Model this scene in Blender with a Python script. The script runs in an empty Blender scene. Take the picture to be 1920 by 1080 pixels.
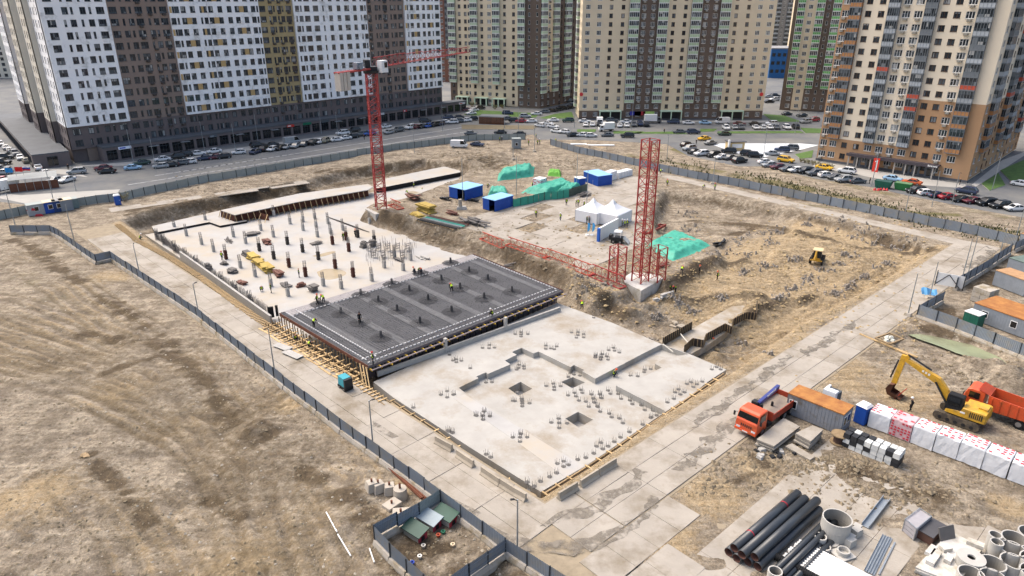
import bpy, bmesh, math, random
import numpy as np
from mathutils import Vector, Matrix
from mathutils.geometry import tessellate_polygon
R = math.radians
random.seed(7)
rng = np.random.default_rng(7)
scene = bpy.context.scene
COL = scene.collection
# ------------------------------------------------------------------ camera, sky, sun, exposure
CAM_H = 42.0
FPX = 1300.0
PITCH = math.atan(540 / 1300.0)
cam_d = bpy.data.cameras.new('camera')
cam_d.sensor_width = 36.0
cam_d.lens = FPX / 1920.0 * 36.0
cam_d.clip_end = 4000.0
cam = bpy.data.objects.new('camera', cam_d)
cam.location = (0, 0, CAM_H)
cam.rotation_euler = (R(90) - PITCH, 0, 0)
COL.objects.link(cam)
scene.camera = cam
SUN_EL, SUN_AZ = 56.0, 305.0          # azimuth clockwise from +Y (north of the site)
world = bpy.data.worlds.new('World')
scene.world = world
world.use_nodes = True
wn, wl = world.node_tree.nodes, world.node_tree.links
sky = wn.new('ShaderNodeTexSky')
sky.sky_type = 'NISHITA'
sky.sun_disc = False
sky.sun_elevation = R(SUN_EL)
sky.sun_rotation = R(SUN_AZ)
sky.air_density = 1.0
sky.dust_density = 6.0
sky.ozone_density = 0.6
wl.new(sky.outputs[0], wn['Background'].inputs[0])
wn['Background'].inputs[1].default_value = 0.15
sun_d = bpy.data.lights.new('sun', 'SUN')
sun_d.energy = 0.88
sun_d.angle = R(48)
sun_d.color = (1.0, 0.96, 0.90)
sun = bpy.data.objects.new('sun', sun_d)
az, el = R(SUN_AZ), R(SUN_EL)
sd = Vector((math.sin(az) * math.cos(el), math.cos(az) * math.cos(el), math.sin(el)))
sun.rotation_euler = sd.to_track_quat('Z', 'Y').to_euler()
sun.location = sd * 300
COL.objects.link(sun)
scene.view_settings.view_transform = 'Standard'
scene.view_settings.look = 'None'
scene.view_settings.gamma = 1.0
scene.view_settings.exposure = 1.06
scene.cycles.max_bounces = 4
scene.cycles.diffuse_bounces = 3
scene.cycles.glossy_bounces = 2
scene.cycles.transparent_max_bounces = 4
# ------------------------------------------------------------------ survey: picture point -> point on the site plane
CT, ST = math.cos(PITCH), math.sin(PITCH)
def G(u, v, z=0.0):
 x, y = (u - 960) / FPX, (540 - v) / FPX
 t = (z - CAM_H) / (-ST + y * CT)
 return (x * t, (CT + y * ST) * t)
def GV(u, v, z=0.0):
 x, y = G(u, v, z)
 return Vector((x, y, z))
def GP(pts, z=0.0):
 return [G(u, v, z) for u, v in pts]
# ------------------------------------------------------------------ helpers
def C(h):
 h = h.lstrip('#')
 o = []
 for i in (0, 2, 4):
  c = int(h[i:i + 2], 16) / 255.0
  o.append(c / 12.92 if c <= 0.04045 else ((c + 0.055) / 1.055) ** 2.4)
 return (o[0], o[1], o[2], 1.0)
MATS = {}
def mat(name, col, rough=0.85, metal=0.0, var=0.14, scale=1.2, bump=0.0, bscale=6.0, rnd=0.0,
  dirt=None, spec=0.3, stretch=None):
 """procedural material: base colour broken up by noise in world space, optional dirt, bump, per-object variation"""
 if name in MATS:
  return MATS[name]
 if isinstance(col, str):
  col = C(col)
 m = bpy.data.materials.new(name)
 m.use_nodes = True
 n, l = m.node_tree.nodes, m.node_tree.links
 b = n['Principled BSDF']
 b.inputs['Roughness'].default_value = rough
 b.inputs['Metallic'].default_value = metal
 b.inputs['Specular IOR Level'].default_value = spec
 g = n.new('ShaderNodeNewGeometry')
 vec = g.outputs['Position']
 if stretch:
  mp = n.new('ShaderNodeMapping')
  mp.inputs['Scale'].default_value = stretch
  l.new(vec, mp.inputs[0])
  vec = mp.outputs[0]
 nz = n.new('ShaderNodeTexNoise')
 nz.inputs['Scale'].default_value = scale
 nz.inputs['Detail'].default_value = 5
 nz.inputs['Roughness'].default_value = 0.65
 l.new(vec, nz.inputs['Vector'])
 mr = n.new('ShaderNodeMapRange')
 mr.inputs['From Min'].default_value = 0.25
 mr.inputs['From Max'].default_value = 0.75
 mr.inputs['To Min'].default_value = 1 - var
 mr.inputs['To Max'].default_value = 1 + var
 l.new(nz.outputs['Fac'], mr.inputs['Value'])
 fac = mr.outputs[0]
 if rnd:
  oi = n.new('ShaderNodeObjectInfo')
  r2 = n.new('ShaderNodeMapRange')
  r2.inputs['To Min'].default_value = 1 - rnd
  r2.inputs['To Max'].default_value = 1 + rnd
  l.new(oi.outputs['Random'], r2.inputs['Value'])
  mu = n.new('ShaderNodeMath')
  mu.operation = 'MULTIPLY'
  l.new(fac, mu.inputs[0])
  l.new(r2.outputs[0], mu.inputs[1])
  fac = mu.outputs[0]
 vm = n.new('ShaderNodeVectorMath')
 vm.operation = 'SCALE'
 vm.inputs[0].default_value = col[:3]
 l.new(fac, vm.inputs['Scale'])
 out = vm.outputs[0]
 if dirt:
  dc, amt, dsc = dirt
  if isinstance(dc, str):
   dc = C(dc)
  dn = n.new('ShaderNodeTexNoise')
  dn.inputs['Scale'].default_value = dsc
  dn.inputs['Detail'].default_value = 6
  dn.inputs['Roughness'].default_value = 0.7
  l.new(vec, dn.inputs['Vector'])
  dr = n.new('ShaderNodeMapRange')
  dr.inputs['From Min'].default_value = 0.62 - amt * 0.35
  dr.inputs['From Max'].default_value = 0.75 - amt * 0.2
  l.new(dn.outputs['Fac'], dr.inputs['Value'])
  mx = n.new('ShaderNodeMix')
  mx.data_type = 'RGBA'
  l.new(dr.outputs[0], mx.inputs['Factor'])
  l.new(out, mx.inputs['A'])
  mx.inputs['B'].default_value = dc
  out = mx.outputs['Result']
 l.new(out, b.inputs['Base Color'])
 if bump:
  bn = n.new('ShaderNodeTexNoise')
  bn.inputs['Scale'].default_value = bscale
  bn.inputs['Detail'].default_value = 4
  l.new(vec, bn.inputs['Vector'])
  bp = n.new('ShaderNodeBump')
  bp.inputs['Strength'].default_value = bump
  bp.inputs['Distance'].default_value = 0.1
  l.new(bn.outputs['Fac'], bp.inputs['Height'])
  l.new(bp.outputs[0], b.inputs['Normal'])
 MATS[name] = m
 return m
class MB:
 """collects boxes, bars, tubes and prisms into one mesh"""
 def __init__(self):
  self.v, self.f, self.m = [], [], []
  self.M = None
 def add(self, vs, fs, mi=0):
  k = len(self.v)
  if self.M is not None:
   vs = [tuple(self.M @ Vector(p)) for p in vs]
  self.v.extend(tuple(p) for p in vs)
  for f in fs:
   self.f.append(tuple(i + k for i in f))
   self.m.append(mi)
 def box(self, c, s, mi=0, rz=0.0, taper=1.0, rx=0.0, ry=0.0):
  hx, hy, hz = s[0] / 2, s[1] / 2, s[2] / 2
  vs = [(-hx, -hy, -hz), (hx, -hy, -hz), (hx, hy, -hz), (-hx, hy, -hz),
   (-hx * taper, -hy * taper, hz), (hx * taper, -hy * taper, hz),
   (hx * taper, hy * taper, hz), (-hx * taper, hy * taper, hz)]
  if rx or ry or rz:
   m = Matrix.Rotation(rz, 3, 'Z') @ Matrix.Rotation(ry, 3, 'Y') @ Matrix.Rotation(rx, 3, 'X')
   vs = [tuple(m @ Vector(p)) for p in vs]
  vs = [(p[0] + c[0], p[1] + c[1], p[2] + c[2]) for p in vs]
  self.add(vs, [(0, 3, 2, 1), (4, 5, 6, 7), (0, 1, 5, 4), (1, 2, 6, 5), (2, 3, 7, 6), (3, 0, 4, 7)], mi)
 def bbox(self, a, b, mi=0):
  self.box([(a[i] + b[i]) / 2 for i in range(3)], [abs(b[i] - a[i]) for i in range(3)], mi)
 def bar(self, p, q, w, h=None, mi=0):
  h = h or w
  p, q = Vector(p), Vector(q)
  d = q - p
  if d.length < 1e-6:
   return
  d.normalize()
  up = Vector((0, 0, 1)) if abs(d.z) < 0.95 else Vector((1, 0, 0))
  s = d.cross(up).normalized() * (w / 2)
  t = s.cross(d).normalized() * (h / 2)
  vs = [p - s - t, p + s - t, p + s + t, p - s + t, q - s - t, q + s - t, q + s + t, q - s + t]
  self.add(vs, [(0, 1, 2, 3), (7, 6, 5, 4), (4, 5, 1, 0), (5, 6, 2, 1), (6, 7, 3, 2), (7, 4, 0, 3)], mi)
 def cyl(self, p, q, r0, r1=None, n=10, mi=0, caps=True, ri=None, mi_in=None):
  r1 = r0 if r1 is None else r1
  p, q = Vector(p), Vector(q)
  d = (q - p).normalized()
  up = Vector((0, 0, 1)) if abs(d.z) < 0.95 else Vector((1, 0, 0))
  s = d.cross(up).normalized()
  t = s.cross(d).normalized()
  vs, fs = [], []
  rings = [(p, r0), (q, r1)]
  if ri is not None:
   rings += [(q, ri), (p, ri)]
  for c, r in rings:
   for i in range(n):
    a = 2 * math.pi * i / n
    vs.append(c + s * (r * math.cos(a)) + t * (r * math.sin(a)))
  for i in range(n):
   j = (i + 1) % n
   fs.append((i, j, n + j, n + i))
  if ri is None:
   if caps:
    fs.append(tuple(range(n - 1, -1, -1)))
    fs.append(tuple(range(n, 2 * n)))
   self.add(vs, fs, mi)
  else:
   f2 = []
   for i in range(n):
    j = (i + 1) % n
    fs.append((n + i, n + j, 2 * n + j, 2 * n + i))
    f2.append((2 * n + i, 2 * n + j, 3 * n + j, 3 * n + i))
    fs.append((3 * n + i, 3 * n + j, j, i))
   k = len(self.v)
   self.add(vs, fs, mi)
   for f in f2:
    self.f.append(tuple(i + k for i in f))
    self.m.append(mi if mi_in is None else mi_in)
 def prism(self, poly, z0, z1, mi=0, holes=(), mi_side=None, bottom=False):
  mi_side = mi if mi_side is None else mi_side
  loops = [list(poly)] + [list(h) for h in holes]
  flat = [p for lp in loops for p in lp]
  tris = tessellate_polygon([[Vector((p[0], p[1], 0)) for p in lp] for lp in loops])
  fs = []
  for t in tris:
   a, b, c = [flat[i] for i in t]
   cr = (b[0] - a[0]) * (c[1] - a[1]) - (b[1] - a[1]) * (c[0] - a[0])
   fs.append(tuple(t) if cr > 0 else tuple(reversed(t)))
  self.add([(p[0], p[1], z1) for p in flat], fs, mi)
  if bottom:
   self.add([(p[0], p[1], z0) for p in flat], [tuple(reversed(f)) for f in fs], mi)
  for li, lp in enumerate(loops):
   n = len(lp)
   ar = sum(lp[i][0] * lp[(i + 1) % n][1] - lp[(i + 1) % n][0] * lp[i][1] for i in range(n))
   ccw = (ar > 0) == (li == 0)
   for i in range(n):
    a, b = lp[i], lp[(i + 1) % n]
    if not ccw:
     a, b = b, a
    self.add([(a[0], a[1], z0), (b[0], b[1], z0), (b[0], b[1], z1), (a[0], a[1], z1)], [(0, 1, 2, 3)], mi_side)
 def mesh(self, name, mats, smooth=False):
  me = bpy.data.meshes.new(name)
  me.from_pydata(self.v, [], self.f)
  for m in mats:
   me.materials.append(m)
  if len(mats) > 1:
   me.polygons.foreach_set('material_index', self.m)
  if smooth:
   me.polygons.foreach_set('use_smooth', [True] * len(self.f))
  me.update()
  return me
 def build(self, name, mats, parent=None, loc=(0, 0, 0), rz=0.0, smooth=False):
  if not isinstance(mats, (list, tuple)):
   mats = [mats]
  return put(name, self.mesh(name, mats, smooth), parent, loc, rz)
def put(name, me, parent=None, loc=(0, 0, 0), rz=0.0):
 o = bpy.data.objects.new(name, me)
 o.location = loc
 o.rotation_euler = (0, 0, rz)
 if parent is not None:
  o.parent = parent
 COL.objects.link(o)
 return o
def empty(name, loc=(0, 0, 0), rz=0.0):
 return put(name, None, None, loc, rz)
def tag(o, label=None, cat=None, group=None, kind=None):
 for k, v in (('label', label), ('category', cat), ('group', group), ('kind', kind)):
  if v:
   o[k] = v
 return o
def thing(name, label, cat, loc=(0, 0, 0), rz=0.0, group=None):
 return tag(empty(name, loc, rz), label, cat, group)
KIDS = {}
def copy_tree(o, parent=None, kids=None):
 c = o.copy()
 COL.objects.link(c)
 if parent is not None:
  c.parent = parent
 for ch in list(o.children):
  copy_tree(ch, c)
 return c
def lerp(a, b, t):
 return a + (b - a) * t
def smooth01(x):
 x = np.clip(x, 0, 1)
 return x * x * (3 - 2 * x)
# value noise on arrays
def vnoise(x, y, seed=0):
 xi, yi = np.floor(x).astype(np.int64), np.floor(y).astype(np.int64)
 fx, fy = x - xi, y - yi
 fx, fy = fx * fx * (3 - 2 * fx), fy * fy * (3 - 2 * fy)
 def h(a, b):
  k = (a * 374761393 + b * 668265263 + seed * 974634777) & 0xffffffff
  k = ((k ^ (k >> 13)) * 1274126177) & 0xffffffff
  k = k ^ (k >> 16)
  return (k & 0xffff) / 65535.0
 return (h(xi, yi) * (1 - fx) + h(xi + 1, yi) * fx) * (1 - fy) + (h(xi, yi + 1) * (1 - fx) + h(xi + 1, yi + 1) * fx) * fy
def fbm(x, y, octv=4, seed=0):
 s, a, t = 0, 0.5, 0
 for i in range(octv):
  s = s + a * vnoise(x * 2 ** i, y * 2 ** i, seed + i * 17)
  t += a
  a *= 0.5
 return s / t
def seg_dist(X, Y, a, b):
 dx, dy = b[0] - a[0], b[1] - a[1]
 L2 = dx * dx + dy * dy + 1e-9
 t = np.clip(((X - a[0]) * dx + (Y - a[1]) * dy) / L2, 0, 1)
 return np.hypot(X - a[0] - t * dx, Y - a[1] - t * dy)
def line_dist(X, Y, pts):
 d = np.full(X.shape, 1e9)
 for a, b in zip(pts[:-1], pts[1:]):
  d = np.minimum(d, seg_dist(X, Y, a, b))
 return d
def poly_sd(X, Y, poly):
 """signed distance, positive inside"""
 d = line_dist(X, Y, list(poly) + [poly[0]])
 ins = np.zeros(X.shape, bool)
 n = len(poly)
 for i in range(n):
  (x0, y0), (x1, y1) = poly[i], poly[(i + 1) % n]
  if y0 == y1:
   continue
  c = ((y0 > Y) != (y1 > Y)) & (X < (x1 - x0) * (Y - y0) / (y1 - y0) + x0)
  ins ^= c
 return np.where(ins, d, -d)
def chaikin(pts, k=2):
 for _ in range(k):
  q = [pts[0]]
  for a, b in zip(pts[:-1], pts[1:]):
   q.append((a[0] * .75 + b[0] * .25, a[1] * .75 + b[1] * .25))
   q.append((a[0] * .25 + b[0] * .75, a[1] * .25 + b[1] * .75))
  q.append(pts[-1])
  pts = q
 return pts
def ordinal(i):
 names = ['first', 'second', 'third', 'fourth', 'fifth', 'sixth', 'seventh', 'eighth', 'ninth', 'tenth', 'eleventh',
   'twelfth', 'thirteenth', 'fourteenth', 'fifteenth', 'sixteenth', 'seventeenth', 'eighteenth', 'nineteenth',
   'twentieth']
 if i < 20:
  return names[i]
 t = {2: 'twenty', 3: 'thirty', 4: 'forty', 5: 'fifty'}[(i + 1) // 10]
 return t + ('-' + names[(i + 1) % 10 - 1] if (i + 1) % 10 else 'th')
# ------------------------------------------------------------------ the ground: one sheet with the excavation, banks, ruts and spoil
PIT = GP([(222, 412), (330, 384), (450, 357), (580, 335), (700, 308), (800, 297), (868, 306), (905, 318), (1000, 330), (1150, 340),
  (1240, 352), (1330, 362), (1480, 388), (1600, 417), (1700, 445), (1768, 463),
  (1650, 532), (1500, 613), (1370, 702), (1240, 783), (1100, 884), (1012, 938),
  (900, 882), (735, 757), (613, 676), (480, 592), (377, 519), (320, 482)])
PLAT = GP([(905, 300), (1150, 322), (1240, 340), (1232, 372), (1215, 400), (1225, 438), (1335, 462), (1340, 478), (1255, 520), (1235, 512),
  (1165, 505), (1165, 545), (1120, 555), (1050, 505), (940, 455), (800, 415), (690, 392), (700, 384), (770, 370), (860, 336), (880, 322)])
SAND_EDGE = GP([(1050, 545), (1180, 590), (1260, 655), (1380, 705)], -0.5)     # slabs on one side, sand pit on the other
xs = np.concatenate([np.concatenate([[-2500,-1500],np.linspace(-900, -125, 40)[:-1]]), np.concatenate([np.arange(-125, -72, .5), np.arange(-72, 20, .28), np.arange(20, 130, .45)]), np.linspace(130, 900, 40),[1500,2500]])
ys = np.concatenate([np.linspace(-60, 35, 12)[:-1], np.concatenate([np.arange(35, 105, .28), np.arange(105, 235, .5)]), np.linspace(236, 1600, 60),[2600]])
X, Y = np.meshgrid(xs, ys)
SITE = (X > -126) & (X < 131) & (Y > 34) & (Y < 236)
def terrain_z(X, Y):
 sd_pit = poly_sd(X, Y, PIT)
 sd_plat = poly_sd(X, Y, PLAT)
 wob = (fbm(X * .35, Y * .35, 3, 5) - .5) * 1.6
 # bank widths: steep beside the slabs, softer beside the sand
 wide = 1.2 + 2.0 * smooth01((Y - 108) / 25) + 0.8 * smooth01((X - 25) / 20)
 f = smooth01((sd_pit + wob * .5 * smooth01((Y - 100) / 20)) / wide) * smooth01((-sd_plat + wob * .6 - .2) / 2.6)
 # depth: 2.6 m at the column floor, 1.9 m in the sand pit
 sand = smooth01((X * .74 + Y * .673 - 79) / 6) * smooth01((X * .706 - Y * .708 + 66) / 12)
 D = 2.75 - 0.95 * sand
 z = -D * f
 dirt = fbm(X * .11, Y * .11, 4, 1) - .5
 fine = fbm(X * .55, Y * .55, 4, 2) - .5
 insand = f * sand
 z = z + insand * (dirt * 1.7 + fine * .95) + f * (1 - sand) * fine * .1
 return z, sd_pit, sd_plat, f, sand, insand, dirt, fine
Z, sd_pit, sd_plat, fpit, sandz, insand, dirtn, finen = terrain_z(X, Y)
# open field west of the fence
FENCE_W = GP([(-200, 436), (22, 440), (97, 440), (113, 448), (182, 497), (210, 490), (948, 1042), (1100, 1150), (900, 1400), (-900, 1400)])
field = smooth01(poly_sd(X, Y, FENCE_W) / 1.5)
Z += field * ((fbm(X * .07, Y * .07, 4, 11) - .5) * 1.5 + (fbm(X * .4, Y * .4, 4, 12) - .5) * .3 + (fbm(X * 1.1, Y * 1.1, 3, 14) - .5) * .22)
# yard east of the right road
YARD = GP([(1050, 1130), (1290, 905), (1390, 822), (1500, 738), (1610, 645), (1720, 575), (2000, 660), (2200, 1200), (1300, 1300)])
yard = smooth01((poly_sd(X, Y, YARD) - .3) / 2.0)
Z += yard * ((fbm(X * .3, Y * .3, 4, 21) - .5) * .22)
MOUND = GP([(1540, 845), (1640, 860), (1760, 905), (1890, 960), (1920, 1000), (1800, 985), (1690, 950), (1590, 915)])
mnd = smooth01((poly_sd(X, Y, MOUND) + .6) / 2.2)
Z += mnd * (0.15 + (fbm(X * .8, Y * .8, 4, 23) - .35) * .75)
TRENCH = GP([(1600, 632), (1660, 640), (1690, 622), (1740, 618), (1830, 640), (1885, 668), (1905, 690), (1880, 698), (1820, 680), (1740, 655), (1690, 640)])
tr = smooth01((poly_sd(X, Y, TRENCH) + .5) / 1.5)
Z += -0.75 * tr
TR_RIM = line_dist(X, Y, GP([(1620, 628), (1700, 652), (1760, 672), (1850, 705), (1920, 735)]))
Z += 0.5 * np.exp(-(TR_RIM / 1.2) ** 2) * (0.5 + fbm(X * .6, Y * .6, 3, 31))
RIM2 = line_dist(X, Y, GP([(1640, 615), (1720, 600), (1800, 622), (1900, 655)]))
Z += 0.35 * np.exp(-(RIM2 / 1.0) ** 2) * fbm(X * .6, Y * .6, 3, 32)
# spoil behind the back corner and along the verges
SPOIL = [((880, 305), 7, 1.6), ((930, 296), 6, 1.3), ((985, 312), 5, .8), ((1040, 305), 6, .7), ((840, 290), 6, .9), ((760, 288), 6, .7),
  ((690, 298), 6, .8), ((600, 322), 6, .6), ((480, 805), 2.6, 1.0), ((215, 585), 3, .5), ((250, 620), 2.5, .4), ((660, 940), 2.2, .55), ((700, 985), 2.4, .4),
  ((640, 1000), 2.5, .5), ((60, 940), 5, .5), ((440, 1065), 4.5, .6), ((1095, 278), 4, 1.0), ((1160, 283), 5, .7), ((1270, 545), 3, .5),
  ((1345, 640), 2.2, 1.0), ((1300, 500), 3, .6), ((1820, 690), 2.6, 1.0), ((1870, 700), 3, 1.2), ((1905, 720), 3, 1.0), ((1335, 705), 1.5, .4),
  ((150, 340), 5, .5), ((190, 332), 4, .5), ((955, 285), 2.5, 1.4), ((1420, 545), 4, 1.0), ((1360, 430), 5, .9), ((1480, 470), 4, .9), ((1300, 450), 3, .7), ((1600, 500), 3, .6), ((1540, 440), 4, .7), ((1175, 562), 3, .8), ((1215, 562), 3.5, 1.3), ((1190, 566), 3, .7), ((1245, 545), 2.5, .7)]
for (px, py), r, h in SPOIL:
 cx, cy = G(px, py)
 d = np.hypot(X - cx, Y - cy) / r
 Z += h * np.exp(-d * d * 1.6) * (.55 + .9 * fbm(X * .9, Y * .9, 3, 41)) * (1 - smooth01((d - 1) / 1))
RIDGES = [([(720, 402), (800, 428), (870, 448), (940, 466)], 2.0, 1.1), ([(950, 470), (1050, 512), (1130, 556), (1170, 572)], 1.8, .9), ([(1250, 552), (1340, 540), (1430, 552)], 1.6, .8), ([(1290, 632), (1380, 588), (1440, 562), (1530, 540)], 1.4, .9),
  ([(1260, 528), (1340, 486), (1400, 474)], 1.6, .7), ([(1500, 420), (1600, 445), (1700, 462)], 1.5, .6), ([(1300, 395), (1400, 400), (1470, 412)], 2.0, .6), ([(560, 345), (700, 318), (800, 303)], 2.0, .9), ([(240, 405), (400, 372), (540, 345)], 1.6, .6)]
ridge_m = np.zeros(X.shape)
for pts, r, h in RIDGES:
 d = line_dist(X, Y, GP(pts))
 e = np.exp(-(d / r) ** 2)
 Z += h * e * (.2 + 1.1 * fbm(X * .5, Y * .5, 4, 47))
 ridge_m = np.maximum(ridge_m, e)
# verge east of the back-right fence: a low overgrown bank
BANK = GP([(1190, 300), (1330, 322), (1480, 350), (1640, 388), (1760, 418), (1900, 445), (2100, 490)])
bd = line_dist(X, Y, BANK)
Z += .9 * np.exp(-(bd / 2.2) ** 2) * (.4 + fbm(X * .5, Y * .5, 3, 44))
# platform hummocks
Z += smooth01(sd_plat / 2) * (fbm(X * .5, Y * .5, 4, 51) - .5) * .12
# rubble ridge around the back corner, inside the fence
BACKSTRIP = line_dist(X, Y, GP([(500, 335), (650, 305), (800, 282), (900, 290), (1000, 292), (1100, 300), (1200, 325)]))
Z += .5 * np.exp(-(BACKSTRIP / 5) ** 2) * (fbm(X * .35, Y * .35, 4, 55) - .3) * (1 - smooth01(fpit * 3))
# dug bays of the bank beside the column floor
for (px, py), r in (((800, 438), 3.2), ((860, 452), 4.0), ((765, 420), 2.5), ((960, 480), 4), ((1040, 510), 4)):
 cx, cy = G(px, py, -1)
 d = np.hypot(X - cx, Y - cy) / r
 Z += 0.9 * np.exp(-d * d * 2) * (fbm(X * .7, Y * .7, 3, 57) - .1)
# wheel ruts: (points, half gauge, rut width, depth, dark share, number of crossings)
RUTS = [
 ([(15, 478), (60, 490), (120, 530), (200, 590), (290, 640), (360, 720), (405, 800), (470, 880), (520, 950), (575, 1085)], .2, .2, 1, 4),
 ([(-40, 660), (60, 690), (180, 720), (290, 770), (400, 815), (500, 915), (560, 1000), (620, 1090)], .22, .24, 1, 5),
 ([(-40, 610), (110, 650), (230, 700), (330, 770), (410, 830), (470, 910), (500, 1000), (520, 1090)], .2, .2, 1, 4),
 ([(-40, 560), (100, 600), (250, 660), (390, 790), (450, 900), (470, 1000), (490, 1090)], .2, .18, .8, 3),
 ([(400, 815), (450, 790), (520, 745), (600, 720)], .2, .14, 1, 2),
 ([(280, 640), (330, 660), (420, 720), (520, 800), (600, 860), (650, 900)], .2, .14, .3, 3),
 ([(250, 955), (300, 1000), (350, 1060), (380, 1100)], .22, .14, .9, 3),
 ([(160, 900), (230, 960), (280, 1040), (300, 1100)], .22, .12, .7, 3),
 ([(380, 960), (430, 1020), (470, 1100)], .22, .12, .9, 3),
 ([(1580, 505), (1640, 490), (1655, 470), (1630, 455), (1570, 450), (1500, 440), (1400, 425), (1300, 405)], .3, .25, .35, 3),
 ([(1655, 478), (1600, 520), (1540, 560), (1470, 590), (1400, 605), (1330, 615), (1270, 590)], .3, .28, .35, 3),
 ([(1640, 500), (1560, 520), (1460, 555), (1380, 560), (1300, 570)], .3, .22, .35, 2),
 ([(1520, 560), (1440, 600), (1380, 640), (1300, 650)], .3, .22, .35, 2),
 ([(1560, 430), (1480, 420), (1400, 400), (1310, 385)], .3, .2, .35, 3),
 ([(1440, 690), (1560, 690), (1700, 760), (1900, 850), (2000, 900)], .25, .06, .25, 3),
 ([(1520, 680), (1640, 720), (1760, 830), (1880, 890)], .25, .05, .25, 2),
 ([(1600, 890), (1700, 915), (1800, 950), (1920, 975)], .25, .16, .4, 2),
 ([(1000, 430), (1100, 450), (1160, 470)], .3, .08, .3, 3), ([(1180, 345), (1120, 375), (1050, 400), (980, 430)], .3, .08, .3, 3)]
rut_mask = np.zeros(X.shape)
rut_pale = np.zeros(X.shape)
ru = random.Random(13)
for pts, w, dep, dark, nc in RUTS:
 w3 = chaikin(GP(pts), 2)
 bx = [min(p[0] for p in w3) - 8, max(p[0] for p in w3) + 8, min(p[1] for p in w3) - 8, max(p[1] for p in w3) + 8]
 sl = np.s_[np.searchsorted(ys, bx[2]):np.searchsorted(ys, bx[3]), np.searchsorted(xs, bx[0]):np.searchsorted(xs, bx[1])]
 x_, y_ = X[sl], Y[sl]
 dd = np.full(x_.shape, 1e9)
 sg = np.zeros(x_.shape)
 for a, b in zip(w3[:-1], w3[1:]):
  q = seg_dist(x_, y_, a, b)
  m_ = q < dd
  dd = np.where(m_, q, dd)
  sg = np.where(m_, np.sign((b[0] - a[0]) * (y_ - a[1]) - (b[1] - a[1]) * (x_ - a[0])), sg)
 sdd = dd * sg + (vnoise(x_ * .2, y_ * .2, 77) - .5) * .7
 near_ = dd < 7
 brk = .35 + .9 * vnoise(x_ * .13, y_ * .13, 79)
 w = max(w, .26)
 for k in range(nc):
  o_ = (k - (nc - 1) / 2) * 1.5 + ru.uniform(-.5, .5)
  for gq in (-.95, .95):
   ww = w * ru.uniform(.8, 1.4)
   p = np.exp(-((sdd - o_ - gq) / ww) ** 2) * near_ * np.clip(brk, .3, 1)
   rim = np.exp(-((sdd - o_ - gq - ww * 1.9) / (ww * .9)) ** 2) * near_ * brk
   f_ = ru.uniform(.4, 1)
   Z[sl] += (-dep * p + dep * .4 * rim) * f_ * (.75 if x_.mean() < 5 else 1.1)
   rut_mask[sl] = np.maximum(rut_mask[sl], p * dark * f_)
   rut_pale[sl] = np.maximum(rut_pale[sl], rim * .8)
# bury the ground a little under paved roads and slabs so that nothing pokes through
SLABZONE = GP([(225, 418), (420, 395), (700, 345), (862, 318), (880, 325), (740, 385), (690, 402), (830, 452), (890, 476), (1060, 546), (1062, 572), (1262, 660), (1366, 694), (1242, 780), (1100, 882), (1012, 934),
   (900, 880), (735, 757), (613, 676), (480, 592), (377, 519), (320, 482)])
Z -= 0.35 * smooth01((poly_sd(X, Y, SLABZONE) - .2) / 1.2) * smooth01(fpit * 2)
def bed(u0, d, n, a0, a1, p0, p1, soft=.8):
 """mask of a straight band: along a0..a1, perp p0..p1"""
 s = (X - u0[0]) * d[0] + (Y - u0[1]) * d[1]
 p = -(X - u0[0]) * d[1] + (Y - u0[1]) * d[0]
 m = np.minimum(np.minimum(s - a0, a1 - s), np.minimum(p - p0, p1 - p))
 return smooth01(m / soft + .5)
# street surfaces, all flat: pull the sheet to z = -0.03
STREET = GP([(-400, 300), (-60, 372), (60, 385), (140, 372), (225, 362), (400, 338), (600, 306), (880, 258), (1000, 252), (1010, 262), (1040, 262), (1100, 262),
   (1250, 270), (1290, 292), (1385, 312), (1430, 312), (1530, 335), (1640, 352), (1700, 366), (1830, 392), (1920, 408), (2300, 460), (2600, 120), (960, 30), (-800, 60)])
st = smooth01((poly_sd(X, Y, STREET) + 1.0) / 2.0)
Z = Z * (1 - st) - 0.03 * st
ROADL_O, ROADL_D = np.array(G(210, 490)), np.array((0.70645678, -0.70775618))
ROADR_O, ROADR_D = np.array(G(1010, 935)), np.array((0.73940693, 0.67325878))
b1 = bed(ROADL_O, ROADL_D, 0, -26, 108, 0.2, 7.4, 1.0)
b2 = bed(ROADR_O, ROADR_D, 0, -8, 112, -8.2, -0.6, 1.0)
road_bed = np.maximum(b1, b2)
Z = Z * (1 - road_bed) - 0.05 * road_bed
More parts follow.
